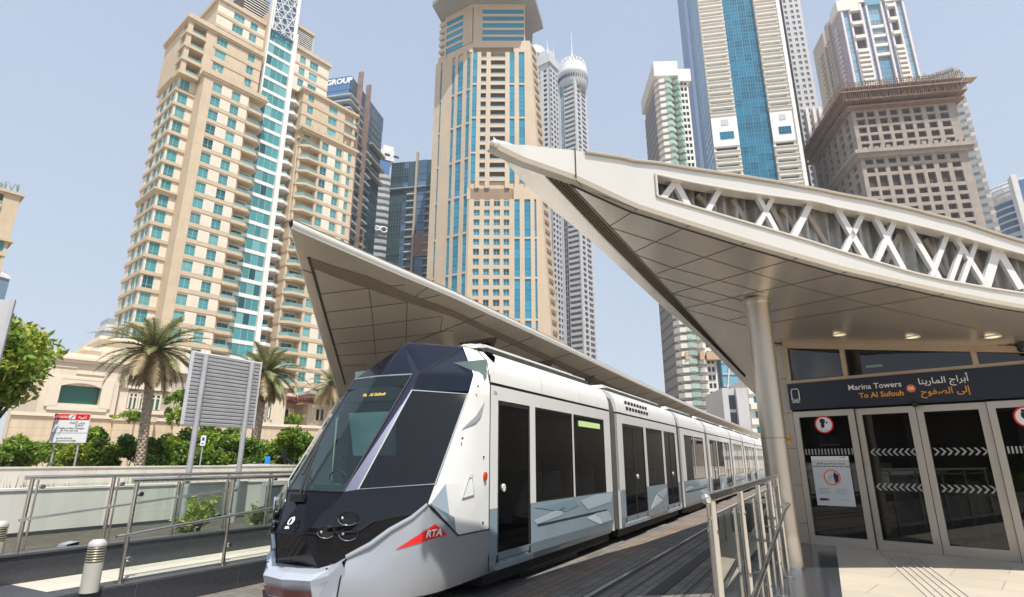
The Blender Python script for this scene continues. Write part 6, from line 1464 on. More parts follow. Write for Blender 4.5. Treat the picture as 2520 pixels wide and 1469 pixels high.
def build_ground():
    m = MB(); m.quad((-1500, -700, -.01), (1500, -700, -.01), (1500, 2500, -.01), (-1500, 2500, -.01)); m.build('ground', sandy, kind='structure')
    m = MB(); m.box(-30, 130, LY(3.22), LY(-3.3), -.3, 0); struct('track_paving', m, paver)
    m = MB(); m.quad((-30, LY(.62), .004), (130, LY(.62), .004), (130, LY(.12), .004), (-30, LY(.12), .004)); struct('track_edge_paving', m, paver2)
    for yc in (0, -3.095):
        for s in (-1, 1):
            y = yc + s * .7175; m = MB(); m.box(-30, 130, y - .035, y + .035, -.1, .012); struct('rail', m, railsteel)
            m = MB(); m.quad((-30, y - .11, .003), (130, y - .11, .003), (130, y - .035, .003), (-30, y - .035, .003)); m.quad((-30, y + .035, .003), (130, y + .035, .003), (130, y + .075, .003), (-30, y + .075, .003)); struct('rail_groove', m, aps)
        m = MB(); m.box(-30, 130, yc - .10, yc + .10, -.1, .008); struct('power_rail_strip', m, aps)
        for d in (-.34, .34): m = MB(); m.quad((-30, yc + d - .02, .003), (130, yc + d - .02, .003), (130, yc + d + .02, .003), (-30, yc + d + .02, .003)); struct('paving_joint', m, aps)
    # right platform (aligned to the station front)
    def fw(p): return FS.loc(Vector((p[0], p[1], 0)))
    c = [FT.w(x, y, 0) for x, y in ((-14, LY(3.24)), (70, LY(3.24)), (70, LY(40)), (-14, LY(40)))]; q = [fw(p) for p in c]
    m = MB(); m.prism([(p[0], p[1]) for p in q], -.2, .298); o = m.build('platform', tile, kind='structure'); o.location = (FS.O.x, FS.O.y, 0); o.rotation_euler = (0, 0, FS.rz)
    m = MB(); m.quad((-14, LY(3.90), .302), (70, LY(3.90), .302), (70, LY(3.20), .302), (-14, LY(3.20), .302)); m.quad((-14, LY(3.2), .302), (70, LY(3.2), .302), (70, LY(3.2), -.05), (-14, LY(3.2), -.05)); struct('platform_edge', m, granite)
    g = [at_z(u, v, .303) for u, v in ((2171, 1362), (2260, 1373), (2390, 1469), (2288, 1469))]
    for k in range(6):
        a = g[0].lerp(g[1], k / 5); b = g[3].lerp(g[2], k / 5); d = (b - a); d.z = 0; b2 = a + d * 1.35; w = Vector((d.y, -d.x, 0)).normalized() * .024
        m = MB(); m.obox((a.x, a.y, .298), b2 - a, w, (0, 0, .011)); m.build('guidance_strip', M("tactile_strip", (.50, .46, .40), .6, var=.06) if "tactile_strip" not in bpy.data.materials else bpy.data.materials["tactile_strip"], kind='structure')
    # left platform, ledge, planter, terraces
    m = MB(); m.box(-3.45, 90, LY(-3.62), LY(-4.42), -.2, .3); struct('walkway', m, walk)
    m = MB(); m.box(-30, -3.45, LY(-3.3), LY(-4.42), -.2, .3); struct('granite_paving', m, granite_t)
    m = MB(); m.box(-3.45, 90, LY(-3.3), LY(-3.62), -.2, .302); struct('granite_ledge', m, granite_t); 
    m = MB(); m.quad((-30, LY(-3.298), .28), (90, LY(-3.298), .28), (90, LY(-3.298), -.02), (-30, LY(-3.298), -.02)); struct('ledge_face', m, granite)
    m = MB(); m.box(-6.6, 90, LY(-4.57), LY(-7.3), .2, .52); struct('planter_soil', m, soil)
    m = MB(); m.box(-30, 120, LY(-7.55), LY(-10), .2, 1.12); struct('terrace', m, sandy)
    m = MB(); m.box(-60, 160, LY(-10.3), LY(-24), -.2, .06); struct('road', m, asphalt)
    m = MB(); m.box(-60, 160, LY(-24.0), LY(-60), -.2, .7); struct('verge', m, sandy)
build_ground()
def wall_thing(name, label, cat, mb, mat, extra=()):
    e = FT.empty(name, label, cat)
    mb.build('wall', mat, e)
    for nm, m2, mt in extra: m2.build(nm, mt, e)
    return e
def walls():
    m = MB(); m.box(-6.6, 90, LY(-4.42), LY(-4.57), .2, .60); c = MB(); c.box(-6.62, 90, LY(-4.40), LY(-4.60), .60, .625)
    wall_thing("planter_wall", "low dark granite planter wall under the far glass balustrade", "planter wall", m, granite, [('coping', c, granite_t)])
    m = MB(); m.box(-40, 90, LY(-7.3), LY(-7.55), .1, 1.2); c = MB(); c.box(-40, 90, LY(-7.28), LY(-7.57), 1.2, 1.235); k = MB(); k.box(-6, 60, LY(-7.28), LY(-7.31), .5, .58)
    wall_thing("retaining_wall", "pale concrete retaining wall behind the planter, the lower of two tiers", "concrete wall", m, precast, [('coping', c, precast), ('base_strip', k, granite)])
    m = MB(); m.box(-40, 110, LY(-10), LY(-10.3), .1, 1.51); c = MB(); c.box(-40, 110, LY(-9.98), LY(-10.32), 1.51, 1.54)
    wall_thing("road_barrier", "pale concrete barrier wall along the road, the upper of two tiers", "concrete wall", m, precast, [('coping', c, precast)])
    # dark shutter in the lower wall close to the tram nose
    a = FT.fy(648, 1230, LY(-7.27)); m = MB(); m.box(a[0], a[0] + 1.1, LY(-7.24), LY(-7.28), .58, 1.12); e = FT.empty("wall_hatch", "dark framed hatch in the retaining wall just left of the tram nose", "hatch"); m.build('panel', M("hatch_grey", (.09, .11, .12), .4), e)
    m = MB(); 
    for (x0, x1, z0, z1) in ((a[0] - .08, a[0], .5, 1.18), (a[0] + 1.1, a[0] + 1.18, .5, 1.18), (a[0], a[0] + 1.1, 1.12, 1.18)): m.box(x0, x1, LY(-7.22), LY(-7.28), z0, z1)
    m.build('frame', palegrey, e)
    gm = MB(); rr = random.Random(9)
    for i in range(1500):
        x = rr.uniform(-9, 22); y = LY(-7.55 - 2.35 * rr.random() ** .7); h = rr.uniform(.05, .22) * (1.6 if math.sin(x * 2.1) > .3 else .7); a = rr.random() * 6.28; l = rr.uniform(-.06, .06)
        gm.add([(x, y, 1.11), (x + .02 * math.cos(a), y + .02 * math.sin(a), 1.11), (x + l, y + l * .5, 1.11 + h)], [(0, 1, 2)], 0 if rr.random() < .6 else 1)
    o = gm.build('dry_grass', [M("grass_green", (.12, .14, .04), .9, var=.3), M("grass_straw", (.30, .25, .12), .9, var=.2)]); o.location = (FT.O.x, FT.O.y, 0); o.rotation_euler = (0, 0, FT.rz); tag(o, "patchy dry grass on the strip between the two concrete walls", "grass", kind='stuff')
    lm = MB()
    for i in range(2600):
        x = rr.uniform(-6.4, 12); y = LY(-4.60 - .42 * rr.random() ** 1.4); s = rr.uniform(.015, .04); a = rr.random() * 6.28
        lm.add([(x - s * math.cos(a), y - s * math.sin(a), .525 + rr.random() * .02), (x + s * math.sin(a) * .5, y - s * math.cos(a) * .5, .53 + rr.random() * .03), (x + s * math.cos(a), y + s * math.sin(a), .525 + rr.random() * .02), (x - s * math.sin(a) * .5, y + s * math.cos(a) * .5, .53)], [(0, 1, 2, 3)], rr.randrange(2))
    o = lm.build('leaf_litter', [M("dry_leaf_orange", (.42, .25, .07), .9, var=.3), M("dry_leaf_tan", (.45, .34, .16), .9, var=.3)]); o.location = (FT.O.x, FT.O.y, 0); o.rotation_euler = (0, 0, FT.rz); tag(o, "dry orange leaves lying along the planter", "leaves", kind='stuff')
walls()

# ---------------------------------------------------------------- balustrades
def post(mb, p, z0, z1, r=.025): mb.tube([(p[0], p[1], z0), (p[0], p[1], z1)], r, 12)
def left_rails():
    # nearer balustrade on the ledge
    y = LY(-3.40); e = FT.empty("glass_balustrade", "nearer stainless balustrade with glass panels, on the dark ledge beside the tram nose", "balustrade")
    xs = [FT.fy(318, 1300, y)[0], FT.fy(562, 1280, y)[0]]; dx = xs[1] - xs[0]; xs += [xs[1] + dx, xs[1] + 2 * dx, xs[1] + 3 * dx]
    zt = FT.fy(330, 1182, y)[2]
    m = MB(); m.tube([(xs[0] - .06, y, zt), (xs[-1], y, zt)], .026, 12); m.build('handrail', steel, e)
    for x in xs:
        m = MB(); post(m, (x, y), .3, zt - .03); po = m.build('post', steel, e); m = MB(); m.lathe([(.05, .3), (.05, .312)], (x, y, 0), 14); m.build('foot', steel, po)
        for z in (.55, zt - .16):
            m = MB(); m.lathe([(.028, -.0), (.028, .05)], (x + .06, y - .03, z), 10, axis='y'); m.build('glass_clamp', steel, po)
    for a, b in zip(xs, xs[1:]): m = MB(); m.box(a + .05, b - .05, y + .012, y + .020, .42, zt - .10); m.build('glass_panel', balglass, e)
    p0, p1 = FT.fy(287, 1321, y - .08), FT.fy(682, 1248, y - .08); d = (p1 - p0) / (p1.x - p0.x); m = MB(); m.tube([p0, p1, p1 + d * 3], .019, 10); m.build('ramp_rail', steel, e)
    # far balustrade on the planter wall
    y = LY(-4.50); e = FT.empty("glass_balustrade", "further stainless balustrade with glass panels, on the planter wall at left", "balustrade")
    xs = [FT.fy(60, 1270, y)[0], FT.fy(267, 1250, y)[0], FT.fy(431, 1250, y)[0], FT.fy(553, 1240, y)[0]]; xs += [xs[-1] + (xs[-1] - xs[-2]) * k for k in (1, 2, 3)]; zt = FT.fy(68, 1175, y)[2]
    m = MB(); m.tube([(xs[0] - .08, y, zt), (xs[-1], y, zt)], .024, 12); m.build('handrail', steel, e)
    for x in xs:
        m = MB(); post(m, (x, y), .62, zt - .02, .024); po = m.build('post', steel, e); m = MB(); post(m, (x + .07, y + .015), .64, zt - .03, .012); m.build('glass_rod', steel, po)
        m = MB(); m.lathe([(.026, 0), (.026, .05)], (x + .12, y - .02, zt - .11), 10, axis='y'); m.build('glass_clamp', steel, po)
    for a, b in zip(xs, xs[1:]): m = MB(); m.box(a + .08, b - .05, y + .012, y + .020, .68, zt - .08); m.build('glass_panel', balglass, e)
    p0, p1 = FT.fy(47, 1280, y - .08), FT.fy(563, 1205, y - .08); m = MB(); m.tube([p0, p1], .017, 10); m.build('ramp_rail', steel, e)
left_rails()
def right_rails():
    y = LY(3.36); e = FT.empty("steel_balustrade", "stainless balustrade with thick handrail beside the track, running up to the round column", "balustrade")
    z8 = lambda x, yy: ((2600 + .4077 * x) / 1.5238, (1640 + .4077 * yy) / 1.5238)
    a, b = FT.fy(*z8(115, 570), y), FT.fy(*z8(780, 352), y); zt = (a.z + b.z) / 2
    m = MB(); m.tube([(a.x, y, zt), (b.x + .2, y, zt)], .026, 16); h = m.build('handrail', steel, e)
    m = MB(); m.lathe([(.0, -.028), (.02, -.02), (.028, 0), (.02, .02), (.0, .028)], (a.x, y, zt), 14); m.build('end_cap', steel, h)
    m = MB(); m.tube([(a.x + .04, y, zt - .10), (b.x, y, zt - .10)], .008, 8); m.build('glass_edge_rod', steel, h)
    xs = [FT.fy(*z8(px, 800), y)[0] for px in (175, 478)] + [FT.fy(*z8(px, 700), y)[0] for px in (632, 745, 812)]
    xs = [FT.fy(*z8(160, 660), y)[0] + .02, FT.fy(*z8(440, 600), y)[0], FT.fy(*z8(600, 520), y)[0], FT.fy(*z8(705, 470), y)[0], FT.fy(*z8(772, 420), y)[0]]
    for i, x in enumerate(xs):
        r = .026 if i == 0 else .021
        m = MB(); post(m, (x, y), .3, zt - .02, r); po = m.build('post', steel, e); m = MB(); m.lathe([(.055, .303), (.055, .316)], (x, y, 0), 16); m.build('foot', steel, po)
        for z in (.62, zt - .17): m = MB(); m.lathe([(.016, -.026), (.016, .026)], (x, y, z), 10, axis='y'); m.build('glass_clamp', steel, po)
    for p, q in zip(xs, xs[1:]): m = MB(); m.box(p + .035, q - .035, y + .02, y + .030, .40, zt - .10); m.build('glass_panel', darkglass, e)
    # ramp handrail and last post by the wall
    y2 = LY(3.44); e2 = FT.empty("ramp_handrail", "slim sloping stainless ramp handrail in front of the balustrade, rising to the column", "handrail")
    p = [FT.fy(*z8(*q), y2) for q in ((905, 590), (840, 672), (560, 1469))]; d = p[2] - p[1]; m = MB(); m.tube([p[0], p[1], p[2], p[2] + d * .25], .018, 12); m.build('handrail', steel, e2)
    for t in (.2, .75): q = p[1] + d * t; m = MB(); m.tube([(q.x, q.y, q.z), (q.x, q.y + .0, q.z - .05), (q.x, y + .01, q.z - .07)], .008, 6); m.build('bracket', steel, e2)
    q0 = at_z(*z8(975, 925), .3); l = FT.loc(q0); e3 = FT.empty("glass_post", "single slim steel post with glass clamps between the column and the wall cladding", "post"); m = MB(); post(m, (l[0], l[1]), .3, 1.5, .02); m.build('post', steel, e3)
    for z in (.55, 1.35): m = MB(); m.lathe([(.016, -.026), (.016, .026)], (l[0], l[1], z), 10, axis='y'); m.build('glass_clamp', steel, e3)
right_rails()
def bollards():
    mt = M("bollard_grey", (.50, .48, .42), .45, var=.05, streak=.1); gl = M("bollard_louvre", (.33, .305, .22), .35, metal=.3, var=.15, sc=8); dome = M("bollard_dome", (.58, .57, .54), .3, metal=.3, var=.04)
    for (u, v, lat, lb) in ((243, 1326, -3.22, "grey bollard lamp with louvred head, in front of the nearer balustrade"), (3, 1281, -5.0, "grey bollard lamp cut by the left picture edge")):
        p = FT.fy(u, v, LY(lat)); e = empty("bollard_lamp", lb, "bollard lamp", FT.w(p[0], p[1], .3) if lat > -4 else FT.w(p[0], p[1], .5), 0, "bollard lamps by the walkway"); h = p[2] - (.3 if lat > -4 else .5); r = .088
        if h < .45: h = .5
        m = MB(); m.lathe([(r, 0), (r, h - .235)], (0, 0, 0), 24); m.build('stem', mt, e)
        m = MB(); m.lathe([(r * .82, h - .235), (r * .82, h - .07)], (0, 0, 0), 24); hd = m.build('lamp_core', gl, e)
        for k in range(6): m = MB(); z = h - .225 + k * .026; m.lathe([(r * .82, z), (r * .99, z + .004), (r * .99, z + .012), (r * .82, z + .02)], (0, 0, 0), 24); m.build('louvre', gl, hd)
        m = MB(); m.lathe([(r, h - .07), (r, h - .055), (r * .92, h - .03), (r * .6, h - .006), (.0, h)], (0, 0, 0), 24); m.build('dome', dome, e)
    p = FT.fy(168, 1334, LY(-4.80)); e = empty("floodlight", "small white ground floodlight lying in the planter by the far balustrade", "floodlight", FT.w(p[0], p[1], .55), FT.rz + .4); m = MB(); m.obox((-.10, -.07, .04), (.20, 0, .015), (0, .14, .0), (0, 0, .045)); m.build('housing', palegrey, e); m = MB(); m.tube([(-.06, -.075, 0), (-.06, -.075, .07)], .012, 6); m.build('bracket', rubber, e); m = MB(); m.obox((-.09, -.074, .045), (.18, 0, .015), (0, .006, 0), (0, 0, .035)); m.build('lens', winblack, e)
bollards()

# ---------------------------------------------------------------- signs
galv = M("galvanised_steel", (.50, .50, .52), .45, metal=.35, var=.08, sc=5); slat = M("aluminium_slat", (.72, .71, .72), .4, metal=.25, var=.06, sc=4)
def signs():
    # back of a big slatted board on two posts
    y = LY(-6.35); c = [FT.fy(u, v, y) for u, v in ((475, 863), (645, 890), (621, 1058), (452, 1040))]
    x0, x1 = (c[0].x + c[3].x) / 2, (c[1].x + c[2].x) / 2; z1, z0 = (c[0].z + c[1].z) / 2, (c[2].z + c[3].z) / 2
    e = FT.empty("slatted_signboard", "large signboard seen from behind, grey horizontal slats on two tall posts", "signboard")
    n = 19; h = (z1 - z0) / n; b = MB(); b.box(x0, x1, y + .05, y + .06, z0, z1); b.build('face_sheet', palegrey, e)
    for i in range(n):
        m = MB(); z = z0 + i * h; m.hexa([(x0, y - .005, z), (x1, y - .005, z), (x1, y + .05, z + h * .25), (x0, y + .05, z + h * .25), (x0, y - .015, z + h * .62), (x1, y - .015, z + h * .62), (x1, y + .05, z + h * .95), (x0, y + .05, z + h * .95)]); m.build('slat', slat, e)
    for x in (x0, x1): m = MB(); m.box(x - .012, x + .012, y - .02, y + .06, z0, z1); m.build('edge_frame', slat, e)
    for (u, v) in ((497, 950), (613, 960)):
        p = FT.fy(u, v, y - .07); m = MB(); m.tube([(p.x, y - .07, .5), (p.x, y - .07, z1 - .05)], .05, 12); m.build('post', galv, e)
    # red and white notice board
    p = at_y(176, 1050, 19.0); F = Frame(p.x, p.y, 84); c = [F.fy(u, v) for u, v in ((137, 1015), (224, 1020), (209, 1090), (119, 1089))]; w0, w1 = (c[0].x + c[3].x) / 2, (c[1].x + c[2].x) / 2; z1, z0 = (c[0].z + c[1].z) / 2, (c[2].z + c[3].z) / 2; W = w1 - w0; H = z1 - z0
    e = F.empty("attention_board", "white notice board with red header on two thin posts", "sign"); m = MB(); m.box(w0, w1, 0, .03, z0, z1); m.build('board', signwhite, e)
    m = MB(); m.box(w0 + .01, w1 - .01, -.006, 0, z1 - H * .22, z1 - H * .02); hd = m.build('red_header', tred, e)
    T = lambda nm, s, sz, x, z, mat, al='CENTER', par=e: text(nm, s, sz, (w0 + W * x, -.009, z0 + H * z), (1, 0, 0), (0, 0, 1), mat, par, al, .001, .002)
    T('header_lettering', "ATTENTION", .10, .22, .875, signwhite, par=hd); T('header_lettering', "\ufe97\ufee8\ufe92\ufbff\ufbad"[::-1] if False else "\ufe97\ufee8\ufe92\ufef4\ufeea"[::-1], .14, .79, .875, signwhite, par=hd); m = MB(); m.box(w0 + W * .42, w0 + W * .59, -.009, -.006, z0 + H * .80, z0 + H * .96); m.build('emblem_panel', signwhite, hd)
    m = MB(); m.tube([(w0 + W * .46, -.011, z0 + H * .82), (w0 + W * .52, -.011, z0 + H * .9), (w0 + W * .56, -.011, z0 + H * .94)], .012, 4); m.build('emblem', rubber, hd)
    tk = M("sign_text_grey", (.30, .30, .31), .6)
    T('notice_lettering', "\ufef3\ufeae\ufe9f\ufef0 \ufe8d\ufef9\ufee7\ufe98\ufe92\ufe8e\ufee9"[::-1], .10, .68, .70, tk); T('notice_lettering', "\ufe8d\ufedf\ufeb4\ufeee\ufe8d\ufe9d"[::-1], .09, .75, .61, tk); T('notice_lettering', "Parking for Metro Passengers", .065, .55, .50, tk); T('notice_lettering', "for Tram users only", .065, .5, .42, tk); T('notice_lettering', "Car Park Exit Only", .065, .4, .16, tk)
    m = MB(); m.box(w0, w1, -.004, 0, z0 + H * .325, z0 + H * .345); m.build('divider', slab_grey, e); m = MB(); m.box(w0 + W * .22, w0 + W * .68, -.006, 0, z0 + H * .055, z0 + H * .085); m.poly([(w0 + W * .66, -.006, z0 + H * .11), (w0 + W * .66, -.006, z0 + H * .03), (w0 + W * .76, -.006, z0 + H * .07)]); m.build('arrow', tk, e)
    for u in (127, 186):
        q = F.fy(u, 1115); m = MB(); m.tube([(q.x, .06, 0), (q.x, .06, z0 + .1)], .03, 8); m.build('post', galv, e)
    # little parking sign
    p = at_y(500, 1084, 17.5); F = Frame(p.x, p.y, 86); e = F.empty("parking_sign", "small white sign with blue symbol on a thin pole, beside the signboard's left post", "sign"); z = p.z; m = MB(); m.box(-.07, .07, 0, .02, z - .15, z + .15); m.build('plate', signwhite, e)
    m = MB(); m.box(-.035, .035, -.004, 0, z + .0, z + .09); m.build('symbol', M("sign_blue", (.02, .06, .5), .4), e); m = MB(); m.box(-.03, .03, -.004, 0, z - .10, z - .07); m.build('text_line', bpy.data.materials["sign_blue"], e); m = MB(); m.tube([(-.01, .04, 0), (-.01, .04, z + .1)], .022, 8); m.build('pole', galv, e)
    p = at_y(658, 1133, 21.0); F = Frame(p.x, p.y, 88); e = F.empty("blue_sign", "small bright blue sign in front of the hedge, above the white car roof", "sign"); m = MB(); m.box(-.09, .09, 0, .03, p.z - .1, p.z + .14); m.build('plate', M("bright_blue", (.03, .28, .75), .4), e); m = MB(); m.tube([(0, .05, 0), (0, .05, p.z)], .02, 6); m.build('pole', galv, e)
    # totem at the left edge
    p = at_y(37, 740, 13.0); F = Frame(p.x, p.y, 62); e = F.empty("totem_sign", "tall pale grey totem panel leaving the frame at left, in front of the tree", "totem"); m = MB(); m.box(-2.2, -.07, 0, .08, 0, p.z); m.build('panel', M("totem_grey", (.55, .54, .52), .4, metal=.2, var=.04, lines=((0, .9, .015),), linecol=.6), e); m = MB(); m.box(-.07, 0, -.02, .10, 0, p.z + .03); m.build('edge_trim', galv, e)
signs()
def car():
    p = at_y(645, 1145, 19.5); e = empty("parked_car", "white car behind the concrete barrier, only its roof showing", "car", (p.x, p.y, .06), R(4)); wm = M("car_white", (.8, .8, .8), .2, var=.01, coat=.5); h = p.z - .06 + .05
    m = MB(); prof = [(-2.1, .35), (-2.15, .7), (-1.3, .92), (-.75, h - .03), (-.1, h), (.7, h - .04), (1.5, .98), (2.1, .9), (2.15, .4)]
    m.loft([[(x, -.86, z) for x, z in prof], [(x, -.78 if z > 1 else -.9, z + (.0 if z > 1 else 0)) for x, z in prof], [(x, .78 if z > 1 else .9, z) for x, z in prof], [(x, .86, z) for x, z in prof]], closed=False, smooth=False); m.poly([(x, -.87, z) for x, z in prof]); m.poly([(x, .87, z) for x, z in prof]); m.build('body', wm, e)
    for s in (-1, 1): m = MB(); m.plate([(-1.15, s * .875, .95), (-.72, s * .875, h - .1), (.62, s * .875, h - .1), (1.25, s * .875, .98)], (0, s, 0), .01); m.build('side_window', winblack, e)
    for x in (-1.35, 1.35):
        for s in (-1, 1): m = MB(); m.lathe([(.32, -.1), (.32, .1)], (x, s * .82, .32), 16, axis='y'); m.build('wheel', rubber, e)
car()

# ---------------------------------------------------------------- villas and garden wall
villa = M("villa_cream", (.70, .60, .47), .8, var=.05, sc=.5, streak=.08); villa_tr = M("villa_trim", (.72, .62, .50), .75, var=.04, sc=.8); gwall = M("garden_wall_stone", (.62, .50, .36), .85, var=.08, sc=.6, streak=.14, lines=((2, .46, .03),), linecol=.78)
vglass = GLASS("villa_green_glass", (.025, .13, .10), .08, .3); pergola = M("pergola_wood", (.16, .05, .035), .7, var=.15)
def villas():
    p = at_y(200, 960, 46.); F = Frame(p.x, p.y, 42); f = FF(); q = lambda u, v: F.fy(u, v)
    e = F.empty("villa", "low cream villa with one wide arched green window, behind the red-headed notice board", "villa")
    a, b = q(100, 960).x, q(292, 960).x; zr = q(200, 884).z
    wt_ = [q(147, 944), q(250, 954), q(243, 997), q(144, 991)]; w0, w1 = (wt_[0].x + wt_[3].x) / 2, (wt_[1].x + wt_[2].x) / 2; z1, z0 = (wt_[0].z + wt_[1].z) / 2, (wt_[2].z + wt_[3].z) / 2
    m = MB()
    for (x0, x1, y0, y1) in ((a, w0, 0, zr), (w1, b, 0, zr), (w0, w1, 0, z0), (w0, w1, z1, zr)): m.box(x0, x1, 0, 1.2, y0, y1)
    m.box(a, b, 1.2, 14, 0, zr); wl = m.build('wall', villa, e)
    m = MB(); m.box(w0, w1, .55, .6, z0, z1); wn = m.build('window', vglass, e)
    m = MB(); ww = w1 - w0; arc = [(w0 + ww * k / 12, z1 + .30 * (1 - (2 * k / 12 - 1) ** 2) - .12) for k in range(13)]
    m.add([(x, -.12, z) for x, z in arc] + [(x, -.12, z1 + .45) for x, z in arc], [(k, k + 1, 14 + k, 13 + k) for k in range(12)]); m.add([(x, -.12, z) for x, z in arc] + [(x, .3, z) for x, z in arc], [(k, k + 1, 14 + k, 13 + k) for k in range(12)])
    for (x0, x1, y0, y1) in ((w0 - .5, w0, z0 - .3, z1 + .45), (w1, w1 + .5, z0 - .3, z1 + .45), (w0 - .6, w1 + .6, z0 - .55, z0 - .25), (w0 - .8, w1 + .8, z1 + .45, z1 + .62), (w0 - .8, w0 - .5, z0 - .3, z1 + .45), (w1 + .5, w1 + .8, z0 - .3, z1 + .45)): m.box(x0, x1, -.14, .1, y0, y1)
    m.build('window_surround', villa_tr, wn)
    m = MB(); m.box(a - .2, b + .2, -.35, 14, zr - .1, zr + .12); m.box(a - .1, b + .1, -.2, 14, zr - .35, zr - .1); m.box(a, b, .3, 14, zr + .12, zr + .5); m.build('cornice', villa_tr, wl)
    for x0, x1, za, zb in ((a + .3, a + 2.0, .75, .62), (a + 2.0, b - 1.2, 1.2, 1.07)): m = MB(); m.box(x0, x1, -.08, 0, zr - za, zr - zb); m.build('ledge', villa_tr, wl)
    m = MB(); m.box(a, b, -.10, 0, z0 - 1.3, z0 - 1.05); m.build('plinth_band', villa_tr, wl)
    # villa 2 behind the palm
    e = F.empty("villa", "low cream villa with three narrow windows, behind the big palm trunk", "villa"); c = q(292, 960).x; d = q(560, 960).x; zr2 = q(340, 905).z; m = MB(); yo = .8
    wins = [(q(322, 985).x, q(343, 985).x), (q(349, 985).x, q(366, 985).x), (q(376, 985).x, q(401, 985).x)]; z0, z1 = q(360, 1006).z, q(360, 966).z; x = c; m.box(c, d, yo, 14, 0, zr2)
    fv = Face((0, yo), (1, 0), (0, -1)); skin(None, fv, m, c, d, 0, zr2, wins, [(z0, z1)], .0001, lambda *k: None); wl = m.build('wall', villa, e)
    for (x0, x1) in wins:
        m = MB(); m.box(x0, x1, yo - .06, yo - .03, z0, z1); wn = m.build('window', vglass, e); m = MB()
        for k in (0, .5, 1): m.box(x0 + (x1 - x0) * k - .07, x0 + (x1 - x0) * k + .07, yo - .14, yo - .02, z0, z1)
        m.box(x0, x1, yo - .14, yo - .02, z1 - .1, z1 + .08); m.box(x0, x1, yo - .13, yo - .02, z0 + (z1 - z0) * .68, z0 + (z1 - z0) * .74); m.build('frame', villa_tr, wn)
    m = MB(); m.box(wins[0][0] - .5, wins[-1][1] + .5, yo - .25, yo, z0 - .4, z0 - .08); m.box(wins[0][0] - .7, wins[-1][1] + .7, yo - .3, yo, z1 + .3, z1 + .55); m.build('ledge', villa_tr, wl)
    m = MB(); m.box(c - .2, d, yo - .4, 14, zr2, zr2 + .25); m.box(c + .2, c + .9, yo - .15, yo, 0, zr2); m.build('cornice', villa_tr, wl)
    # pavilion roof at the back
    e = F.empty("roof_pavilion", "small stepped cream roof pavilion above the villas, left of the palm crown", "pavilion"); FP = F; m = MB(); pa, pb = FP.fy(207, 860, 10).x, FP.fy(300, 850, 10).x; zt = FP.fy(270, 838, 10).z
    m.box(pa + (pb - pa) * .38, pb + 6, 10, 18, 0, zt); m.box(pa, pa + (pb - pa) * .42, 9, 16, 0, FP.fy(215, 862, 9).z); wl = m.build('wall', villa, e); m = MB(); m.box(pa + (pb - pa) * .34, pb + 6.3, 9.7, 18, zt, zt + .35); m.box(pa - .3, pa + (pb - pa) * .45, 8.7, 16, FP.fy(215, 862, 9).z, FP.fy(215, 862, 9).z + .3); m.build('cornice', villa_tr, e)
    # villa 3 right of the billboard
    p = at_y(690, 1010, 60.); F3 = Frame(p.x, p.y, 42); q3 = lambda u, v: F3.fy(u, v); e = F3.empty("villa", "cream villa with dark red pergola and doors, left of the tram windscreen", "villa"); a, b = q3(610, 1000).x, q3(900, 1000).x; zr = q3(690, 968).z; m = MB(); m.box(a, q3(704, 990).x, 0, 14, 0, q3(660, 952).z); m.box(q3(704, 990).x, b, 2.5, 14, 0, zr); m.box(q3(755, 990).x, b, -.5, 14, 0, q3(770, 972).z); wl = m.build('wall', villa, e)
    m = MB(); m.box(a - .3, q3(707, 990).x, -.5, 14, q3(660, 952).z, q3(660, 952).z + .4); m.box(q3(704, 990).x, b, 1.9, 14, zr, zr + .35); m.box(q3(752, 990).x, b, -1, 14, q3(770, 972).z, q3(770, 972).z + .35); m.build('cornice', villa_tr, e)
    z0, z1 = q3(660, 1028).z, q3(660, 1000).z
    for (u0, u1, yy, za, zb) in ((632, 640, 0, z0, z1), (644, 652, 0, z0, z1), (656, 666, 0, z0, z1), (717, 736, 2.5, z0 - .8, z1), (772, 790, -.5, z0, z1)):
        x0, x1 = q3(u0, 1010).x, q3(u1, 1010).x; m = MB(); m.box(x0, x1, yy - .06, yy - .02, za, zb); wn = m.build('window', vglass if u0 < 700 else winblack, e); m = MB(); m.box((x0 + x1) / 2 - .08, (x0 + x1) / 2 + .08, yy - .12, yy - .06, za, zb); m.box(x0 - .2, x0, yy - .12, yy, za - .2, zb + .2); m.box(x1, x1 + .2, yy - .12, yy, za - .2, zb + .2); m.build('frame', villa_tr, wn)
    m = MB(); x0, x1 = q3(706, 990).x, q3(757, 990).x; zp = q3(730, 983).z
    for k in range(9): m.box(x0 + (x1 - x0) * k / 8 - .1, x0 + (x1 - x0) * k / 8 + .1, -1.5, 2.4, zp - .15, zp + .12)
    m.box(x0, x1, -1.4, -1.1, zp - .4, zp - .15); m.build('pergola', pergola, e)
    # garden wall
    p = at_y(200, 1060, 39.); F2 = Frame(p.x, p.y, 42); q2 = lambda u, v: F2.fy(u, v); e = F2.empty("garden_wall", "beige stone garden wall with small square holes, behind the hedge", "garden wall"); zt = q2(200, 1028).z; xa = q2(20, 1060).x
    m = MB(); m.box(xa, 130, 0, .5, 0, zt); wl = m.build('wall', gwall, e); m = MB(); m.box(xa - .1, 130, -.12, .6, zt, zt + .22); m.build('coping', villa_tr, wl)
    for k in range(24): x = q2(300, 1060).x + k * 4.2; m = MB(); m.box(x, x + .3, -.02, .02, zt - 1.1, zt - .75); m.build('hole', hole, wl)
    x = q2(131, 1075).x; m = MB(); m.box(x, x + .28, -.03, .02, zt - 3.2, zt - 1.0); m.build('slot', M("slot_brown", (.16, .10, .05), .8), wl)
    for u in (272, 320, 420): x = q2(u, 1060).x; m = MB(); m.box(x, x + 1.3, -.45, 0, 0, zt - .1); m.box(x - .1, x + 1.4, -.55, 0, zt - .1, zt + .25); m.build('pier', gwall, wl)
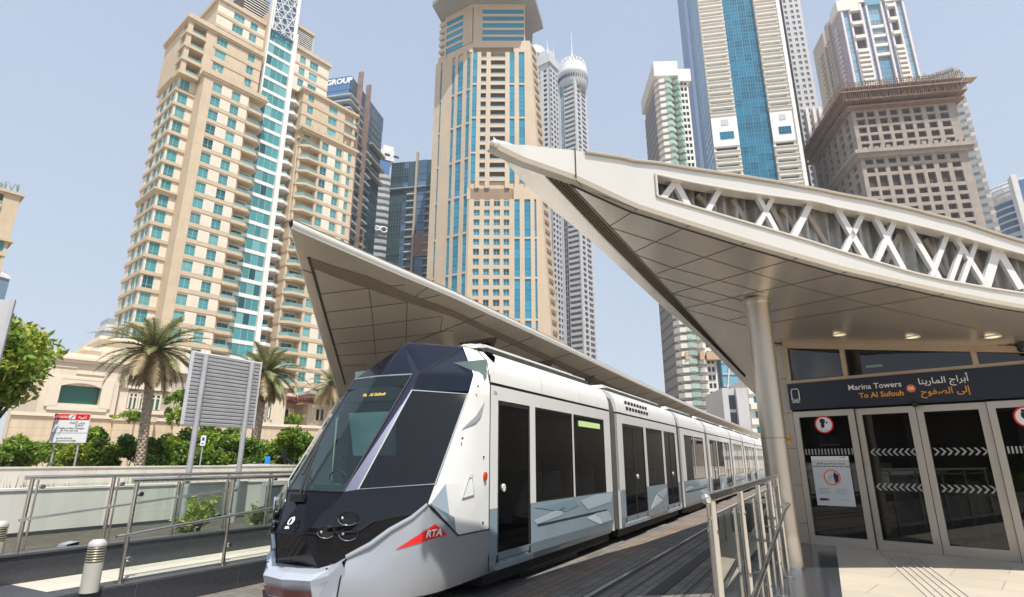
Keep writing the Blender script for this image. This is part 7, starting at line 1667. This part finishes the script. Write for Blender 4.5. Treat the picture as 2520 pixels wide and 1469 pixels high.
    m = MB(); m.box(xa - 14, xa - .5, .5, 1, 0, zt - .6); e2 = F2.empty("garden_wall", "brownish lower garden wall at the far left, under the tree", "garden wall"); m.build('wall', M("brown_garden_wall", (.34, .23, .15), .85, var=.1, lines=((2, .3, .03),), linecol=.8), e2)
villas()

# ---------------------------------------------------------------- plants
def LEAF(name, col, tr=.35, var=.35, rough=.5):
    m, nt, b = newmat(name); N, L = nt.nodes, nt.links; g = N.new("ShaderNodeNewGeometry"); mr = N.new("ShaderNodeMapRange"); mr.inputs[3].default_value = 1 - var; mr.inputs[4].default_value = 1 + var; L.new(g.outputs['Random Per Island'], mr.inputs[0])
    vm = N.new("ShaderNodeVectorMath"); vm.operation = 'SCALE'; vm.inputs[0].default_value = col; L.new(mr.outputs[0], vm.inputs['Scale']); L.new(vm.outputs[0], b.inputs['Base Color']); b.inputs['Roughness'].default_value = rough
    t = N.new("ShaderNodeBsdfTranslucent"); L.new(vm.outputs[0], t.inputs[0]); mx = N.new("ShaderNodeMixShader"); mx.inputs[0].default_value = tr; out = N["Material Output"]; L.new(b.outputs[0], mx.inputs[1]); L.new(t.outputs[0], mx.inputs[2]); L.new(mx.outputs[0], out.inputs[0]); return m
lf_bright = LEAF("bright_leaf", (.30, .40, .045)); lf_mid = LEAF("mid_leaf", (.17, .28, .035)); lf_dark = LEAF("dark_leaf", (.12, .205, .035)); lf_yellow = LEAF("yellow_green_leaf", (.38, .40, .06)); lf_palm = LEAF("palm_frond", (.25, .265, .115), .3); lf_palm_dry = LEAF("dry_palm_frond", (.40, .31, .17), .25); bark = M("palm_bark", (.50, .39, .28), .95, var=.3, sc=6, bump=.8, bsc=14); wood = M("grey_bark", (.14, .11, .085), .95, var=.2, sc=5)
def leaf(mb, c, s, rr, m, up=.35):
    n = Vector((rr.gauss(0, 1), rr.gauss(0, 1), rr.gauss(up, 1))).normalized(); a = n.cross(Vector((rr.gauss(0, 1), rr.gauss(0, 1), rr.gauss(0, 1)))).normalized(); b = n.cross(a); c = Vector(c)
    mb.add([c - a * s, c - a * s * .1 - b * s * .45 , c + a * s, c - a * s * .1 + b * s * .45], [(0, 1, 2, 3)], m)
def cloud(mb, rr, cx, cy, cz, rx, ry, rz, n, s, nm, clumps=14):
    cl = []
    for _ in range(clumps):
        d = Vector((rr.gauss(0, 1), rr.gauss(0, 1), rr.gauss(.2, 1))).normalized() * rr.uniform(.45, .95); cl.append((d, rr.uniform(.22, .42), rr.randrange(nm)))
    for i in range(n):
        d, r, mi = cl[rr.randrange(clumps)]; o = Vector((rr.gauss(0, 1), rr.gauss(0, 1), rr.gauss(0, 1))).normalized() * r * rr.random() ** .4; p = d + o
        if p.length > 1.15: continue
        leaf(mb, (cx + p.x * rx, cy + p.y * ry, cz + p.z * rz), s * rr.uniform(.6, 1.3), rr, mi if rr.random() < .75 else rr.randrange(nm))
def palm(name_label, u, vb, vc, Y, fl, seed, zg=.0, nf=52):
    rr = random.Random(seed); pb = at_y(u[0], vb, Y); pc = at_y(u[1], vc, Y); e = empty("date_palm", name_label, "palm tree", (pb.x, pb.y, zg), 0, "date palms along the road"); H = pc.z - zg; lean = pc.x - pb.x; r0 = .215 * Y / 24
    P_ = lambda t: Vector((lean * t ** 1.3 * 1.0, 0, H * t)); m = MB(); n = 22; m.tube([P_(k / n) for k in range(n + 1)], [r0 * (1.12 - .3 * min(1, k / 5)) * (1 + .12 * max(0, k - n + 4) / 4) for k in range(n + 1)], 14)
    for k in range(int(H / .11)):
        t = (k + .5) * .11 / H; c = P_(t)
        for j in range(7):
            a = 2 * math.pi * (j + (k % 2) * .5) / 7; rad = r0 * (1.06 - .28 * min(1, t * 4)); o = c + Vector((math.cos(a), math.sin(a), 0)) * rad; tg = Vector((-math.sin(a), math.cos(a), 0)); ou = Vector((math.cos(a), math.sin(a), 0))
            m.add([o - tg * .085, o + tg * .085, o + Vector((0, 0, .10)) + ou * .05, o - Vector((0, 0, .09)) - ou * .0], [(0, 2, 1), (0, 1, 3)], 0)
    m.build('trunk', bark, e)
    top = P_(1); cr = MB(); dd = MB()
    for i in range(nf + 26):
        dead = i >= nf; a = i * 2.39996 + rr.uniform(-.2, .2); el = R(82 - 118 * ((i + .5) / nf) ** .9) if not dead else R(rr.uniform(-75, -35)); L = fl * rr.uniform(.82, 1.08) * (.62 if dead else (.8 if el > R(60) else 1)); mb = dd if dead or el < R(-14) else cr
        pts = []; p = top + Vector((math.cos(a), math.sin(a), 0)) * .14 + Vector((0, 0, .15 if not dead else -.15)); ang = el; N_ = 14
        for k in range(N_ + 1):
            pts.append(p.copy()); p = p + Vector((math.cos(a) * math.cos(ang), math.sin(a) * math.cos(ang), math.sin(ang))) * L / N_; ang -= R(rr.uniform(3.0, 5.2)) * (1.0 if not dead else .8) * (1 if ang > R(-80) else 0)
        mb.tube(pts, [.028 * (1 - .8 * k / N_) + .003 for k in range(N_ + 1)], 3, 0, False)
        for k in range(3, N_ * 4):
            t = k / (N_ * 4); ii = min(N_ - 1, int(t * N_)); q = pts[ii].lerp(pts[ii + 1], t * N_ - ii); tg = (pts[ii + 1] - pts[ii]).normalized(); sd = tg.cross(Vector((0, 0, 1)))
            if sd.length < .05: sd = Vector((math.sin(a), -math.cos(a), 0))
            sd.normalize(); upv = sd.cross(tg).normalized(); ll = L * .185 * math.sin(math.pi * min(1, t * 1.02 + .06)) ** .6 + .05
            for s in (-1, 1):
                d = (sd * s * .75 + tg * .65 + upv * rr.uniform(.0, .35) - Vector((0, 0, .12))).normalized(); tip = q + d * ll; w = tg * .026
                mb.add([q - w, q + w, tip], [(0, 1, 2)], 0)
    cr.build('crown', lf_palm, e); dd.build('dry_skirt', lf_palm_dry, e)
    return e
palm("tallest date palm with full crown, in front of the cream villa at left", (345, 378), 1150, 868, 24, 2.35, 21, 0, 54)
palm("smaller date palm standing right behind the slatted signboard", (618, 652), 1150, 925, 27, 2.15, 22, 0, 52)
palm("far small date palm peeking out beside the tip of the tram cap", (808, 818), 1100, 950, 62, 3.4, 23, 0, 50)
def trees():
    rr = random.Random(4); c = at_y(22, 905, 17.); e = empty("leafy_tree", "broad bright green tree at the left edge, beside the totem panel", "tree", (c.x - .6, c.y, 0)); H = c.z; m = MB(); m.tube([(0, 0, 0), (.05, .05, H * .4), (.15, 0, H * .75)], [.22, .17, .08], 10)
    for k in range(7): a = k * .9; m.tube([(.05, .05, H * .42 + k * .12), (math.cos(a) * .7, math.sin(a) * .7, H * .75 + k * .08), (math.cos(a) * 1.2, math.sin(a) * 1.2, H * .95 + k * .1)], [.07, .05, .02], 6)
    m.build('trunk', wood, e); m = MB(); cloud(m, rr, .35, -.1, H + .25, 1.4, 1.5, 1.6, 5200, .125, 3, 34); m.build('crown', [lf_bright, lf_mid, lf_yellow], e)
    def bush(name, lb, u, v, Y, wpx, hpx, mats, n, s, seed, zb=None, cat="bush", grp=None, depth=1.):
        rr = random.Random(seed); k = Y / 1400.; c = at_y(u, v, Y); e = empty(name, lb, cat, (c.x, c.y, c.z - hpx * k / 2 if zb is None else zb), 0, grp); z0 = c.z - e.location.z; m = MB(); cloud(m, rr, 0, 0, z0, wpx * k / 2, wpx * k / 2 * depth, hpx * k / 2, n, s, len(mats), 16); m.build('foliage', mats, e)
        st = MB()
        for j in range(5): a = j * 1.3; st.tube([(0.03 * j, 0, -.05 if zb is None else 0), (math.cos(a) * wpx * k * .2, math.sin(a) * wpx * k * .2, z0)], [.03, .01], 5)
        st.build('stem', wood, e)
    # hedge bushes along the road, one by one
    hs = [(12, 1118, 90, 62, 0), (75, 1112, 90, 66, 1), (140, 1122, 100, 60, 1), (198, 1118, 80, 60, 2), (238, 1108, 96, 84, 1), (300, 1112, 100, 76, 0), (388, 1112, 84, 74, 1), (438, 1108, 90, 78, 3), (500, 1108, 100, 88, 1), (548, 1110, 90, 80, 3), (590, 1122, 80, 64, 0), (676, 1116, 84, 70, 3), (722, 1112, 80, 84, 1), (760, 1118, 70, 70, 0)]
    looks = [("dark green", [lf_dark, lf_mid]), ("bright green", [lf_bright, lf_mid, lf_dark]), ("yellowish", [lf_yellow, lf_bright, lf_mid]), ("mid green", [lf_mid, lf_bright, lf_dark])]
    where = ["at the far left edge", "under the leafy tree", "left of the notice board's posts", "between the notice board's posts", "right of the notice board", "left of the big palm trunk", "right of the big palm trunk", "between palm trunk and signboard", "beside the parking sign", "between the signboard's posts", "left of the second palm trunk", "behind the blue sign", "right of the blue sign", "nearest the tram windscreen"]
    for i, (u, v, w, h, lk) in enumerate(hs): bush("hedge_bush", "%s hedge bush %s" % (looks[lk][0], where[i]), u, v + 6, 25.5 + (i % 3) * .5, w * 1.5, h * 1.35, looks[lk][1], 5200, .095, 50 + i, .0, "hedge bush", "bushes of the roadside hedge", .7)
    bush("wall_shrub", "drooping green shrub on top of the garden wall, left of the big palm trunk", 318, 1024, 37, 76, 30, [lf_mid, lf_bright], 700, .13, 80)
    bush("wall_shrub", "round bright shrub on the garden wall, left of the tram windscreen", 722, 1034, 52, 44, 34, [lf_bright, lf_mid], 700, .15, 81)
    bush("small_tree", "bushy green tree between the big palm and the signboard", 440, 996, 40, 60, 90, [lf_mid, lf_bright, lf_dark], 1500, .16, 82, None, "tree")
    bush("ivy_clump", "dark green creeper hanging over the garden wall under the signboard", 560, 1078, 36, 70, 54, [lf_dark, lf_mid], 1000, .12, 83, None, "creeper", None, .4)
    # planter plants
    for (u, vt, vb, n, lb, sd) in ((487, 1222, 1305, 170, "upright yellow-green shrub in the planter behind the nearer balustrade", 90), (630, 1236, 1295, 80, "thin small shrub in the planter close to the tram nose", 91), (455, 1262, 1305, 90, "low spreading shrub in the planter left of the upright one", 92)):
        rr = random.Random(sd); p = FT.fy(u, vb, LY(-5.2)); zt = FT.fy(u, vt, LY(-5.2)).z; e = empty("planter_shrub", lb, "shrub", FT.w(p.x, LY(-5.2), .5), 0, "shrubs in the planter"); h = zt - .5; n *= 4; m = MB(); st = MB()
        for j in range(9):
            a = j * 2.4; b = Vector((math.cos(a) * h * .28, math.sin(a) * h * .28, h * rr.uniform(.5, 1))); st.tube([(0, 0, 0), b * .5 + Vector((0, 0, h * .1)), b], [.012, .008, .004], 5)
            for k in range(n // 9): t = rr.uniform(.35, 1.05); leaf(m, b * t + Vector((rr.gauss(0, .05), rr.gauss(0, .05), h * .1 * (1 - t) + rr.gauss(0, .03))), rr.uniform(.03, .055), rr, rr.randrange(2))
        m.build('foliage', [lf_bright, lf_yellow], e); st.build('stem', wood, e)
trees()

def behind():
    # what the station doors mirror: a long low dark building with a green strip, behind the viewpoint
    F = Frame(-19.0, -11.0, -40); e = F.empty("service_building", "long low dark brown building behind the viewpoint, mirrored in the station doors", "building")
    m = MB(); m.box(-35, 35, 3, 12, 0, 4.6); m.build('wall', M("dark_brown_wall", (.10, .08, .065), .8, var=.15, sc=.4), e)
    m = MB(); m.box(-36, 36, 1.8, 12.5, 4.6, 5.0); m.build('roof', M("dark_roof_edge", (.16, .15, .14), .6), e)
    for k in range(13): m = MB(); m.box(-34 + k * 5.6, -33.4 + k * 5.6, 2.4, 3, 0, 4.6); m.build('pier', bpy.data.materials["dark_roof_edge"], e)
    e = F.empty("clipped_hedge", "clipped green hedge behind the viewpoint, mirrored in the station doors", "hedge"); rr = random.Random(77); m = MB()
    for i in range(9000): leaf(m, (rr.uniform(-22, 22), rr.uniform(-1.2, 0), rr.uniform(.1, 1.0)), rr.uniform(.07, .14), rr, rr.randrange(2))
    m.build('foliage', [lf_mid, lf_dark], e)
behind()
# ---------------------------------------------------------------- summer haze between here and the far towers
def haze():
    m, nt, b = newmat("haze_air"); nt.nodes.remove(b); v = nt.nodes.new("ShaderNodeVolumePrincipled"); v.inputs['Color'].default_value = (.86, .92, 1, 1); v.inputs['Density'].default_value = .00035; v.inputs['Anisotropy'].default_value = .3
    nt.links.new(v.outputs[0], nt.nodes["Material Output"].inputs['Volume'])
    mb = MB(); mb.box(-420, 420, -120, 620, -1.2, 345); o = mb.build('haze', m, kind='stuff'); o['label'] = "pale summer haze over the far towers"; o.display_type = 'WIRE'
haze()
